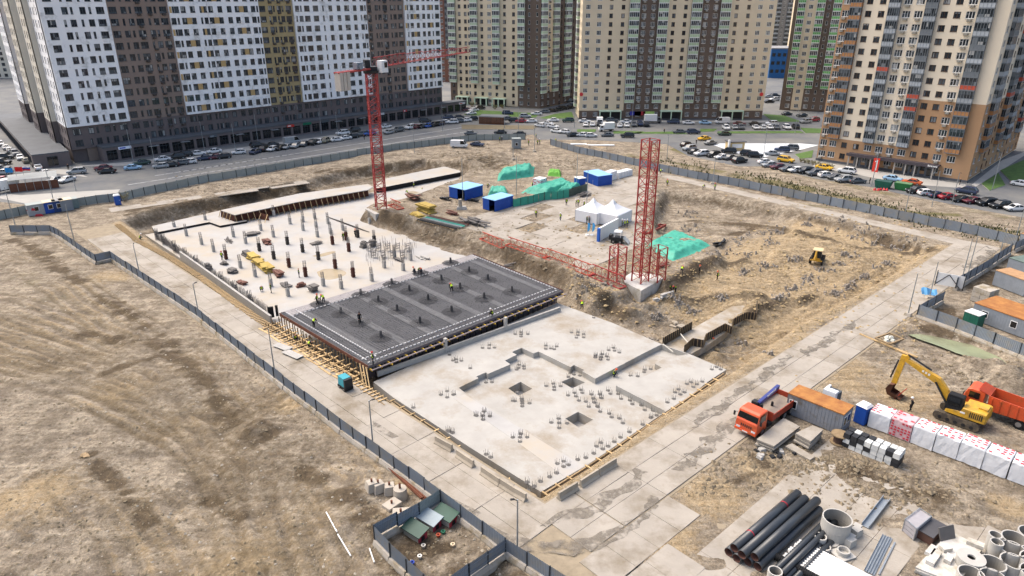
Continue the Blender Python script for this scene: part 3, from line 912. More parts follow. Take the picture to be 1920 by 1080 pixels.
for px in ([(594, 510), (610, 503), (640, 505), (652, 512), (640, 520), (615, 526), (598, 520)], [(585, 480), (625, 470), (632, 473), (600, 483)]):
 mb = MB()
 mb.prism(chaikin(GP(px, ZC) + [G(*px[0], ZC)], 2)[:-1], ZC - .02, ZC + .006)
 mb.build('puddle', PUD, colfloor)
# formwork decks at the back of the column floor
fd = thing('formwork_table', 'white topped formwork table with brown raked sides at the back of basement slab', 'formwork')
mb = MB()
TOP = GP([(414, 394), (560, 363), (690, 345), (700, 350), (690, 356), (560, 378), (440, 403)], -.4)
mb.prism(TOP, -.55, -.4)
mb.build('table_top', M_WHITECONC, fd)
ft = [GV(414, 394, -.5), GV(440, 403, -.5), GV(560, 378, -.5), GV(690, 356, -.5)]
for a, b in zip(ft[:-1], ft[1:]):
 n = max(2, int((b - a).length / 1.3))
 for i in range(n):
  p, q = a.lerp(b, i / n), a.lerp(b, (i + .97) / n)
  mb = MB()
  nr = (q - p).normalized().cross(Vector((0, 0, 1)))
  mb.add([p, q, q + Vector((0, 0, -1.5)) + nr * .25, p + Vector((0, 0, -1.5)) + nr * .25], [(0, 1, 2, 3), (3, 2, 1, 0)], 0)
  mb.bar(p + Vector((0, 0, .05)) + nr * .06, p + Vector((0, 0, -1.9)) + nr * .9, .1, .1, 1)
  mb.build('side_form', [M_PLY, M_TIMBER], fd)
sf = thing('raked_form', 'small brown raked wall form leaning on the basement slab', 'formwork')
mb = MB()
A, B, Cc = GV(470, 408, ZC), GV(505, 414, ZC), GV(484, 400, ZC)
mb.add([A, B, B + Vector((0, 0, 1.3)), A + Vector((0, .3, 1.6))], [(0, 1, 2, 3), (3, 2, 1, 0)], 0)
mb.build('panel', M_PLY, sf)
for t in (0, .3, .6, .95):
 mb = MB()
 p = A.lerp(B, t)
 mb.bar(p + Vector((0, 0, 1.4)), p + Vector((-.3, -1.5, 0)), .1, .1)
 mb.build('brace', M_TIMBER, sf)
# columns
COLS = []
for x, y, k in [(118, 195, 0), (238, 175, 0), (345, 145, 0), (358, 225, 0), (370, 315, 0), (467, 195, 0), (490, 285, 0), (603, 255, 0), (95, 385, 1), (235, 455, 1), (510, 385, 2), (635, 345, 2), (660, 450, 2), (742, 320, 1), (895, 375, 1), (380, 525, 1),
    (110, 595, 2), (262, 680, 2), (535, 605, 2), (700, 685, 2), (425, 765, 0), (100, 860, 0), (870, 720, 0), (985, 600, 0), (1228, 530, 0), (1080, 505, 0), (238, 255, 0), (590, 790, 0), (1160, 625, 0), (850, 195, 0)]:
 COLS.append((520 + x / 4.91, 380 + y / 4.91, k))
for x, y, k in [(680, 385, 0), (790, 450, 0), (972, 315, 0), (1085, 375, 0), (1225, 255, 0), (1340, 315, 0), (905, 520, 2), (1037, 600, 0), (1212, 445, 1), (1172, 680, 0), (1345, 520, 1), (540, 305, 0), (715, 175, 0), (430, 240, 0), (1318, 770, 0), (1345, 125, 0)]:
 COLS.append((240 + x / 4.91, 380 + y / 4.91, k))
COLMAT = [M_CONC2, mat('column_form_dark', '#3a3532', .7, var=.2), mat('column_form_brown', '#4b2a22', .7, var=.2)]
colme = []
for k in range(3):
 mb = MB()
 h = (1.35, 1.6, 1.75)[k]
 mb.box((0, 0, h / 2), (.5, .5, h), 0)
 if k:
  for z in (.3, .9, 1.4):
   mb.box((0, 0, z), (.6, .6, .1), 0)
 b2 = MB()
 for i in range(8):
  a = i * math.pi / 4
  r = .2 if i % 2 == 0 else .26
  b2.bar((r * math.cos(a), r * math.sin(a), h - .05), (r * math.cos(a) + rr.uniform(-.05, .05), r * math.sin(a), h + 1.2), .035, .035)
 for z in (.3, .7):
  b2.bar((-.22, -.22, h + z), (.22, .22, h + z), .03, .03)
  b2.bar((-.22, .22, h + z), (.22, -.22, h + z), .03, .03)
 colme.append((mb.mesh('column_stub', [COLMAT[k]]), b2.mesh('starter_bars', [M_REBAR2])))
COLW = []
for u, v, k in COLS:
 x, y = G(u, v, ZC)
 COLW.append((x, y))
 c = put('column_stub', colme[k][0], colfloor, (x, y, ZC), .78)
 put('starter_bars', colme[k][1], c)
# dense cage field near the deck corner
mb = MB()
for i in range(150):
 u, v = 686 + rr.random() * 95, 455 + rr.random() * 45
 if v > 505 - (u - 686) * .08 or (u > 740 and v > 490):
  continue
 x, y = G(u, v, ZC)
 mb.bar((x, y, ZC), (x + rr.uniform(-.05, .05), y, ZC + rr.uniform(.9, 1.7)), .035, .035)
for i in range(9):
 x, y = G(692 + i * 9, 470 + (i * 13) % 26, ZC)
 for z in (.5, 1.0, 1.4):
  mb.box((x, y, ZC + z), (.9, .5, .03), 0, rz=.78)
 for dx, dy in ((-.4, -.2), (.4, -.2), (.4, .2), (-.4, .2)):
  mb.bar((x + dx, y + dy, ZC), (x + dx, y + dy, ZC + 1.7), .045, .045)
tag(mb.build('core_wall_bars', M_REBAR2, colfloor), kind='stuff')
# wall starters along the road side
mb = MB()
A, B = GV(292, 447, ZC), GV(502, 592, ZC)
n = int((B - A).length / .2)
for i in range(n):
 p = A.lerp(B, i / n)
 q = (B - A).normalized().cross(Vector((0, 0, -1)))
 for off in (0, .28):
  mb.bar(p + q * off, p + q * off + Vector((rr.uniform(-.06, .06), rr.uniform(-.06, .06), rr.uniform(1.3, 1.9))), .03, .03)
for z in (.3, .8):
 mb.bar(A + Vector((0, 0, z)), B + Vector((0, 0, z)), .03, .03)
tag(mb.build('wall_starter_bars', M_REBAR2, colfloor), kind='stuff')
for t in (.02, .1, .22, .33, .44, .55, .66, .77, .88):
 mb = MB()
 p = A.lerp(B, t)
 for dx, dy in ((-.25, -.25), (.25, -.25), (.25, .25), (-.25, .25), (0, .3), (0, -.3)):
  mb.bar((p.x + dx, p.y + dy, ZC), (p.x + dx, p.y + dy, ZC + 2.3), .05, .05)
 for z in (.3, .7, 1.1, 1.5):
  mb.box((p.x, p.y, ZC + z), (.55, .55, .04), 0)
 mb.build('column_cage', M_REBAR, colfloor)
# retaining kerb of the basement wall
mb = MB()
A2, B2 = GV(345, 470, -1.1), GV(516, 590, -1.1)
mb.bar(A2 + Vector((-.55, -.45, -.7)), B2 + Vector((-.55, -.45, -.7)), .35, 1.5)
mb.build('retaining_wall', M_CONC2, colfloor)
# gully of black shuttering at the deck's west corner
mb = MB()
p = GV(509, 592, -1.8)
mb.box((p.x, p.y, -1.2), (.8, .3, 1.7), 0, rz=.3)
mb.box((p.x + .8, p.y + .3, -1.1), (.4, .3, 1.7), 0, rz=.3)
mb.build('shutter_stack', M_BLACK, colfloor)
# ------------------------------------------------------------------ rebar deck on formwork
ZD = 1.2
D0, D1, D2, D3 = [Vector((*G(u, v, ZD), 0)) for u, v in ((524, 589), (690, 688), (1056, 546), (888, 478))]
def DP(a, b, z=0.0):
 """point on the deck: a across (0 west edge .. 1 east), b along (0 near .. 1 far)"""
 p = D0.lerp(D1, a).lerp(D3.lerp(D2, a), b)
 return Vector((p.x, p.y, ZD + z))
LA, LB = (D1 - D0).length, (D3 - D0).length
deck = thing('rebar_deck', 'dark grey deck of tied reinforcement mesh on timber formwork in mid site', 'formwork deck')
mb = MB()
mb.prism([DP(0, 0)[:2], DP(1, 0)[:2], DP(1, 1)[:2], DP(0, 1)[:2]], ZD - .25, ZD - .03, 0, bottom=True)
mb.build('deck_form', mat('deck_form', '#606062', .85, var=.15, scale=.25, dirt=('#5f5f61', .6, .3)), deck)
mb = MB()
for L0, nb, ax in ((LA, int(LA / .2), 0), (LB, int(LB / .2), 1)):
 for i in range(nb + 1):
  t = i / nb
  if ax == 0:
   a, b = DP(t, 0, .05), DP(t, 1, .05)
  else:
   a, b = DP(0, t, .085), DP(1, t, .085)
  mb.bar(a, b, .045, .03)
  if i % 2 == 0:
   dz = Vector((0, 0, .09))
   mb.bar(a + dz, b + dz, .04, .03)
tag(mb.build('rebar_mesh', mat('mesh_bars', '#6c6c6e', .7, metal=.1, var=.2, scale=.3, dirt=('#686869', .5, .35)), deck), kind='stuff')
# thicker bar strips and tie chairs
mb = MB()
for i in range(5200):
 a, b = rr.random(), rr.random()
 p = DP(a, b, .17)
 if rr.random() < .35:
  mb.box(p, (.09, .09, .06), 1)
for k in range(8):
 b0 = .06 + k * .123
 for j in range(9):
  mb.bar(DP(.1, b0 + j * .0032, .2), DP(.93, b0 + j * .0032, .2), .03, .03, 0)
tag(mb.build('bar_strips', [mat('pale_bars', '#858585', .6, metal=.1, var=.2), mat('bar_chair', '#4f4f51', .7)], deck), kind='stuff')
st_me = MB()
for i in range(7):
 an = i * .9
 st_me.bar((.17 * math.cos(an), .17 * math.sin(an), 0), (.12 * math.cos(an), .12 * math.sin(an), 1.15), .045, .045)
for i in range(26):
 an, rad = rr.random() * 6.28, 1.1 * rr.random() ** .5
 st_me.bar((rad * math.cos(an), rad * math.sin(an), .12), (rad * .3 * math.cos(an), rad * .3 * math.sin(an), .34), .04, .04)
for i in range(15):
 y = -1.2 + i * .17
 e = 1.5 - .55 * abs(y) * rr.uniform(.6, 1.4)
 st_me.bar((-e, y, .2), (e, y, .2), .045, .03)
 st_me.bar((y, -e, .23), (y, e, .23), .045, .03)
st_me = st_me.mesh('column_starter', [mat('dark_bars', '#4a4a4c', .7, metal=.1, var=.25)])
for u, v in [(640, 590), (710, 568), (768, 548), (828, 528), (880, 512), (675, 607), (745, 585), (803, 565), (863, 543), (915, 527), (715, 635), (788, 608), (847, 587), (908, 562), (960, 550), (600, 572), (677, 555), (735, 535), (790, 515), (845, 495)]:
 x, y = G(u, v, ZD)
 put('column_starter', st_me, deck, (x, y, ZD), .78)
# pale spacer blocks in dashed rows
mb = MB()
def dash(a, b, step=.62):
 n = int((b - a).length / step)
 d = (b - a).normalized()
 for i in range(n):
  p = a + d * (i * step)
  mb.bar(p, p + d * .36, .1, .12)
for off in (.028, .085):
 dash(DP(1 - off, .01, .2), DP(1 - off, .99, .2))
for off in (.02, .06):
 dash(DP(.03, off, .2), DP(.97, off, .2), .55)
dash(DP(.1, .02, .2), DP(.1, .98, .2))
dash(DP(.02, .985, .2), DP(.97, .985, .2))
tag(mb.build('spacer_blocks', mat('spacer_white', '#c9c7c5', .7), deck), kind='stuff')
# purple-brown edge strip of the side form and pale strip along the north-west edge
mb = MB()
mb.prism([DP(.0, .02)[:2], DP(.085, .02)[:2], DP(.085, .99)[:2], DP(.0, .99)[:2]], ZD + .05, ZD + .19)
mb.build('pale_edge_strip', mat('edge_strip', '#8f8b8a', .8, var=.15), deck)
# yellow joists, planks and props under the south-east edge
for i in range(int(LB / .45)):
 t = (i + .4) / (LB / .45)
 mb = MB()
 p = DP(1, t, -.32)
 q = DP(1.03 + rr.random() * .02, t, -.32)
 mb.bar(DP(.9, t, -.32), q, .12, .2, 0 if i % 3 else 1)
 mb.build('joist', [M_DARK, mat('joist_yellow', '#c7a13e', .7, var=.2)], deck)
for i in range(34):
 t = (i + .5) / 34
 mb = MB()
 for a in (.96,):
  p = DP(a, t)
  mb.cyl((p.x, p.y, -1.9), (p.x, p.y, ZD - .4), .06, .06, 6)
 mb.build('prop', M_DARK, deck)
mb = MB()
mb.bar(DP(1.0, 0, -.1), DP(1.0, 1, -.1), .05, .35, 0)
mb.bar(DP(1.035, 0, -.18), DP(1.035, 1, -.18), .25, .06, 0)
mb.bar(DP(.93, 0, -1.2), DP(.93, 1, -1.2), .1, 2.6, 0)
mb.build('edge_form', mat('edge_form_dark', '#6a6162', .8, var=.25), deck)
mb = MB()
for b in (.0, 1.0):
 mb.bar(DP(0, b, -.05), DP(1, b, -.05), .06, .5)
mb.bar(DP(0, 0, -.1), DP(0, 1, -.1), .06, .5)
mb.build('side_form', M_PLY, deck)
# timber working scaffold between deck and road
sc_ = thing('timber_scaffold', 'timber working scaffold of posts and planks between rebar deck and road', 'scaffold')
for i in range(30):
 t = i / 29
 for off, h in ((-.004, 1.0), (-.032, .5), (-.06, .25)):
  mb = MB()
  p = DP(t, off)
  mb.bar((p.x, p.y, -1.9), (p.x + rr.uniform(-.08, .08), p.y, ZD + h * rr.uniform(.2, .9) - .75), .1, .12)
  mb.build('post', M_TIMBER2, sc_)
for i in range(15):
 t = (i + .5) / 15
 for z, jz in ((.3, .1), (-.7, .2)):
  mb = MB()
  a, b = DP(t, -.002, z - ZD), DP(t + rr.uniform(-.02, .02), -.085, z - ZD - jz)
  mb.bar(a, b, .16, .08)
  mb.build('ledger', M_TIMBER, sc_)
for k, off in enumerate((-.02, -.045, -.075, -.09)):
 for i in range(7):
  mb = MB()
  a, b = DP(i / 7 + .005, off, -1.1), DP((i + .97) / 7, off + rr.uniform(-.008, .008), -1.1)
  mb.bar(a, b, .26, .05)
  mb.build('plank', M_TIMBER, sc_)
for (a0, o0, a1, o1) in ((.30, -.115, .42, -.10), (.42, -.118, .56, -.105)):
 mb = MB()
 mb.bar(DP(a0, o0, -.95), DP(a1, o1, -.95), 1.1, .06)
 mb.build('board', M_CONC2, sc_)
for x in (.97, 1.0, 1.03):
 mb = MB()
 mb.bar(DP(x, -.02, .5), DP(x + .13, -.06, -1.6), .12, .1)
 mb.build('brace', M_TIMBER, sc_)
# timber edging with studs along the inner road edges
def edging(name, label, pts, z=.02, w=.75, step=.55, double=True):
 t = thing(name, label, 'timber edging')
 for a, b in zip(pts[:-1], pts[1:]):
  A, B = GV(*a, z), GV(*b, z)
  d = (B - A).normalized()
  s = d.cross(Vector((0, 0, 1)))
  L = (B - A).length
  n = max(1, int(L / 4))
  for off in ((0, w) if double else (0,)):
   for i in range(n):
    mb = MB()
    mb.bar(A + d * (L * i / n) + s * off, A + d * (L * (i + .98) / n) + s * (off + rr.uniform(-.06, .06)), .14, .16)
    mb.build('rail', M_TIMBER2, t)
  mb = MB()
  for i in range(int(L / step)):
   p = A + d * (i * step + rr.uniform(-.06, .06))
   mb.bar(p - s * .25 + Vector((0, 0, .1)), p + s * (w + rr.uniform(.05, .3)) + Vector((0, 0, .12)), .16, .1)
  tag(mb.build('studs', M_TIMBER, t), kind='stuff')
 return t
edging('timber_edging', 'studded timber edging along the road beside the basement slab', [(224, 421), (262, 452), (322, 482), (378, 518), (480, 592), (528, 624)])
edging('timber_edging', 'timber edging below the deck scaffold beside the road', [(533, 628), (613, 675), (690, 727), (733, 756)], double=True, step=.7)
edging('timber_edging', 'thin timber edging between near slab and the concrete barriers', [(737, 752), (820, 808), (900, 870), (1008, 932)], z=-.35, w=.35, step=1.9)
edging('timber_edging', 'pale timber edging along the south-east side of near slab', [(1020, 926), (1100, 876), (1246, 778), (1296, 742), (1358, 700)], z=-.3, w=.4, step=1.7)
# ------------------------------------------------------------------ apartment buildings
def window_glass(name, frame_hint):
 """dark panes, greys lifted to paint in sky reflection; some show pale curtains, chosen per window"""
 m = bpy.data.materials.new(name)
 m.use_nodes = True
 n, l = m.node_tree.nodes, m.node_tree.links
 b = n['Principled BSDF']
 b.inputs['Roughness'].default_value = .12
 b.inputs['Specular IOR Level'].default_value = .5
 g = n.new('ShaderNodeNewGeometry')
 sn = n.new('ShaderNodeVectorMath')
 sn.operation = 'SNAP'
 sn.inputs[1].default_value = (.9, .9, 1.5)
 l.new(g.outputs['Position'], sn.inputs[0])
 wn_ = n.new('ShaderNodeTexWhiteNoise')
 l.new(sn.outputs[0], wn_.inputs['Vector'])
 cr = n.new('ShaderNodeValToRGB')
 cr.color_ramp.interpolation = 'CONSTANT'
 e = cr.color_ramp.elements
 e[0].color, e[1].color = C('#2a3035'), C('#3b4247')  # pane greys carry some sky reflection in the base colour
 e[1].position = .45
 for p, c in ((.68, '#4e565b'), (.84, '#70767a'), (.93, '#a2a3a0')):
  k = e.new(p)
  k.color = C(c)
 l.new(wn_.outputs['Value'], cr.inputs[0])
 l.new(cr.outputs[0], b.inputs['Base Color'])
 return m
M_WGLASS = window_glass('window_glass', None)
M_FWHITE = mat('frame_white', '#d8d8d4', .5, var=.05)
M_FBROWN = mat('frame_brown', '#4a3326', .6, var=.1)
M_FGREY = mat('frame_grey', '#70767a', .5, var=.1)
M_FDARK = mat('frame_dark', '#454a4e', .5, var=.1)
WALL = {
 'white': mat('wall_white', '#f1f0ee', .85, var=.05, scale=.12, dirt=('#bcbbb6', .25, .25)),
 'cream': mat('wall_pale_cream', '#cfc8b8', .85, var=.06, scale=.15),
 'brown': mat('wall_taupe', '#8a7a6f', .85, var=.08, scale=.2),
 'ochre': mat('wall_ochre', '#a8966f', .85, var=.08, scale=.2),
 'tan': mat('wall_tan_panel', '#bb9d6c', .85, var=.08),
 'dark': mat('wall_dark_brick', '#6c6361', .85, var=.14, scale=.4),
 'beige': mat('wall_beige_brick', '#d2c2a6', .9, var=.07, scale=.2),
 'umber': mat('wall_umber_brick', '#66594f', .9, var=.1, scale=.3),
 'ivory': mat('wall_ivory', '#dccfb8', .85, var=.05, scale=.15),
 'orange': mat('wall_orange_brick', '#a98766', .9, var=.08, scale=.2),
 'slate': mat('wall_slate', '#57585c', .8, var=.1),
 'slate2': mat('loggia_slate', '#6d7377', .6, var=.1),
 'grey': mat('wall_grey', '#8e8d8b', .85, var=.08, scale=.2),
 'redbrown': mat('wall_red_brown', '#7d5a4c', .85, var=.1),
 'navy': mat('wall_blue_cladding', '#2d5f8f', .6, var=.1),
 'palegreen': mat('loggia_pale_green', '#adc0a2', .7, var=.1, scale=.5, rnd=.12),
 'green': mat('loggia_green', '#a6bb98', .7, var=.1, rnd=.1),
 'vgreen': mat('loggia_bright_green', '#63a35a', .7, var=.1, rnd=.2),
 'lgrey': mat('loggia_grey', '#a3a9ad', .6, var=.1, rnd=.15),
 'red': mat('loggia_red', '#b8523c', .6, var=.08),
 'orangep': mat('balcony_orange', '#a8794f', .85, var=.1),
}
WKEY = list(WALL)
def win_mesh(w, h, lights, frame, sill=True):
 mb = MB()
 mb.add([(-w / 2, 0, 0), (w / 2, 0, 0), (w / 2, 0, h), (-w / 2, 0, h)], [(0, 1, 2, 3)], 1)
 f = .09 if w > .9 else .07
 for x0, x1, z0, z1 in ((-w / 2, w / 2, 0, f), (-w / 2, w / 2, h - f, h), (-w / 2, -w / 2 + f, f, h - f), (w / 2 - f, w / 2, f, h - f)):
  mb.bbox((x0, -.06, z0), (x1, -.01, z1), 0)
 for k in range(1, lights):
  x = -w / 2 + w * k / lights
  mb.bbox((x - f * .6, -.05, f), (x + f * .6, -.01, h - f), 0)
 if lights > 1:
  mb.bbox((-w / 2 + f, -.045, h * .62), (-w / 2 + w / lights, -.012, h * .62 + .05), 0)
 if sill:
  mb.bbox((-w / 2 - .04, -.24, -.06), (w / 2 + .04, -.03, -.01), 0)
 return mb.mesh('window', [frame, M_WGLASS])
# type -> (width, height, sill height, mesh)
WT = {}
for k, w, h, s, n, fr in (('W', 2.0, 1.75, .75, 3, M_FDARK), ('M', 1.45, 1.75, .75, 2, M_FDARK), ('S', .62, 1.75, .75, 1, M_FDARK),
      ('3', 1.6, 1.55, .8, 3, M_FWHITE), ('2', 1.25, 1.5, .8, 2, M_FBROWN), ('d', 1.5, 1.45, .8, 2, M_FBROWN), ('4', 1.9, 1.6, .75, 3, M_FWHITE),
      ('n', .85, 1.5, .8, 1, M_FWHITE)):
 WT[k] = (w, h, s, win_mesh(w, h, n, fr))
def basket_mesh(w=1.0):
 mb = MB()
 mb.bbox((-w / 2, -.5, -.62), (w / 2, 0, -.56))
 for i in range(6):
  z = -.56 + i * .09
  mb.bbox((-w / 2, -.5, z), (w / 2, -.46, z + .045))
  mb.bbox((-w / 2, -.5, z), (-w / 2 + .04, 0, z + .045))
  mb.bbox((w / 2 - .04, -.5, z), (w / 2, 0, z + .045))
 mb.bbox((-w * .36, -.42, -.54), (w * .36, -.1, -.08), 1)
 return mb
BASKET = {'dark': basket_mesh().mesh('air_conditioner_basket', [mat('basket_dark', '#4a3f38', .7), M_GREYPAINT]),
  'pale': basket_mesh().mesh('air_conditioner_basket', [mat('basket_pale', '#9a9488', .7), M_WHITE])}
def loggia_mesh(w, H, depth, parapet, frame, lights, closed=True, slab=None):
 """glazed loggia: floor slab, panelled parapet, framed glazing, on a box that stands proud of the wall"""
 mb = MB()
 d = depth
 mb.bbox((-w / 2, -d, 0), (w / 2, 0, .16), 3)
 mb.bbox((-w / 2 + .03, -d + .04, .16), (w / 2 - .03, -.0, 1.15), 0)
 for k in range(5):
  x = -w / 2 + .03 + (w - .06) * k / 4
  mb.bbox((x - .03, -d + .0, .16), (x + .03, -d + .04, 1.15), 1)
 mb.bbox((-w / 2 + .06, -d + .08, 1.15), (w / 2 - .06, 0, H - .12), 2)
 mb.bbox((-w / 2, -d, 1.13), (w / 2, -d + .1, 1.23), 1)
 mb.bbox((-w / 2, -d, H - .14), (w / 2, 0, H - .02), 1)
 for k in range(lights + 1):
  x = -w / 2 + .04 + (w - .08) * k / lights
  mb.bbox((x - .045, -d + .02, 1.2), (x + .045, -d + .09, H - .12), 1)
 for s in (-1, 1):
  mb.bbox((s * w / 2 - .04, -d + .02, 1.2), (s * w / 2 + .04, -.02, 1.26), 1)
  mb.bbox((s * w / 2 - .05, -d * .5 - .04, 1.2), (s * w / 2 + .05, -d * .5 + .04, H - .12), 1)
 return mb.mesh('loggia', [parapet, frame, M_WGLASS, slab or frame])
LOG = {}
def loggia(kind, w, H):
 k = (kind, round(w, 1), round(H, 2))
 if k not in LOG:
  spec = {'G': ('green', M_FWHITE, 5), 'P': ('palegreen', M_FWHITE, 4), 'V': ('vgreen', M_FWHITE, 4), 'L': ('lgrey', M_FGREY, 5),
    'R': ('red', M_FGREY, 4), 'O': ('orangep', M_FGREY, 4), 'K': ('slate2', M_FGREY, 5)}[kind]
  LOG[k] = loggia_mesh(w, H, .95, WALL[spec[0]], spec[1], spec[2])
 return LOG[k]
class Facade:
 """one wall plane from P0 in direction P1; bays listed along it; real openings, windows set back in them"""
 def __init__(self, parent, P0, P1, bays, floors, z0, H, colour=None, budget=None, top=None, inset=0.0, reg=None, zmax=46.0, shade=None):
  P0, P1 = Vector((P0[0], P0[1], 0)), Vector((P1[0], P1[1], 0))
  u = (P1 - P0)
  L = u.length
  u.normalize()
  rz = math.atan2(u.y, u.x)
  n_out = Vector((u.y, -u.x, 0))
  P0 = P0 + n_out * inset
  tot = sum(b[0] for b in bays)
  mb = MB()
  x = 0.0
  rd = .17
  stuff = MB()
  fm = Matrix.Translation((P0.x, P0.y, 0)) @ Matrix.Rotation(rz, 4, 'Z')
  def q(x0, x1, za, zb, mi):
   if x1 - x0 > 1e-4 and zb - za > 1e-4:
    mb.add([(x0, 0, za), (x1, 0, za), (x1, 0, zb), (x0, 0, zb)], [(0, 1, 2, 3)], mi)
  for bi, bay in enumerate(bays):
   w = bay[0] / tot * L
   wall, wins = bay[1], bay[2]
   opt = bay[3] if len(bay) > 3 else {}
   for fl in range(floors):
    za, zb = z0 + fl * H, z0 + (fl + 1) * H
    wk = colour(bi, fl, wall) if colour else wall
    mi = WKEY.index(wk)
    here = wins(fl) if callable(wins) else wins
    if za > zmax and not opt.get('loggia'):
     q(x, x + w, za, zb, mi)
     continue
    if opt.get('loggia') and fl >= opt.get('from', 0):
     q(x, x + w, za, zb, mi)
     if za < zmax:
      lk = opt['loggia'](fl) if callable(opt['loggia']) else opt['loggia']
      p = fm @ Vector((x + w / 2, 0, za))
      put('loggia', loggia(lk, w * .94, H), parent, p, rz)
     continue
    rects = []
    for fx, t in here:
     ww, wh, ws, me_ = WT[t]
     rects.append((x + fx * w - ww / 2, x + fx * w + ww / 2, za + ws, za + ws + wh, t))
    rects.sort()
    cur = x
    for (xa, xb, wa, wb, t) in rects:
     xa = max(xa, cur + .02)
     q(cur, xa, za, zb, mi)
     q(xa, xb, za, wa, mi)
     q(xa, xb, wb, zb, mi)
     mb.add([(xa, 0, wa), (xa, rd, wa), (xa, rd, wb), (xa, 0, wb)], [(0, 1, 2, 3)], mi)
     mb.add([(xb, 0, wa), (xb, rd, wa), (xb, rd, wb), (xb, 0, wb)], [(3, 2, 1, 0)], mi)
     mb.add([(xa, 0, wa), (xb, 0, wa), (xb, rd, wa), (xa, rd, wa)], [(0, 1, 2, 3)], mi)
     mb.add([(xa, 0, wb), (xb, 0, wb), (xb, rd, wb), (xa, rd, wb)], [(3, 2, 1, 0)], mi)
     p = fm @ Vector(((xa + xb) / 2, rd - .01, wa))
     if budget is not None and budget[0] <= 0:
      me_ = WT[t][3]
      k = len(stuff.v)
      mw = Matrix.Translation(p) @ Matrix.Rotation(rz, 4, 'Z')
      stuff.v.extend(tuple(mw @ v.co) for v in me_.vertices)
      for pl in me_.polygons:
       stuff.f.append(tuple(i + k for i in pl.vertices))
       stuff.m.append(pl.material_index + (0 if t in 'WMS' else 2 if t in '34n' else 4))
     else:
      put('window', WT[t][3], parent, p, rz)
      if budget is not None:
       budget[0] -= 1
     cur = xb
    q(cur, x + w, za, zb, mi)
    if opt.get('tan'):
     # tan panel between the paired windows on every other floor
     for (a, b, par) in opt['tan']:
      if fl % 2 == par:
       mb.bbox((x + a * w, -.03, za + .75), (x + b * w, .02, za + 2.5), WKEY.index('tan'))
    if opt.get('ac') and fl >= opt.get('acfrom', 0):
     for fx in opt['ac']:
      if rr.random() < opt.get('acp', .85):
       p = fm @ Vector((x + fx * w, 0, za + .72))
       put('air_conditioner_basket', BASKET[opt.get('ack', 'dark')], parent, p, rz)
    if opt.get('band'):
     mb.bbox((x, -.05, zb - .1), (x + w, .02, zb + .02), mi)
   x += w
  if top:
   mb.bbox((0, -.05, top[0]), (L, .3, top[1]), WKEY.index(top[2]))
  mb.M = None
  o = mb.build('wall', [WALL[k] for k in WKEY], parent, (P0.x, P0.y, 0), rz)
  self.o, self.fm, self.L, self.rz = o, fm, L, rz
  if stuff.v:
   me_ = stuff.mesh('distant_windows', [M_FDARK, M_WGLASS, M_FWHITE, M_WGLASS, M_FBROWN, M_WGLASS])
   tag(put('distant_windows', me_, parent), kind='stuff')
def block_core(parent, pts, z1, wk, name='core', z0=0.0):
 mb = MB()
 mb.prism(pts, z0, z1)
 return mb.build(name, WALL[wk], parent)
def tline(P0, P1, u, z):
 """parameter along the plan line P0-P1 that stands at picture column u"""
 lo, hi = -1.0, 2.0
 def pu(t):
  x, y = lerp(P0[0], P1[0], t), lerp(P0[1], P1[1], t)
  fw = y * CT + (CAM_H - z) * ST
  return 960 + FPX * x / fw
 for _ in range(50):
  m = (lo + hi) / 2
  if pu(m) < u:
   lo = m
  else:
   hi = m
 return lo
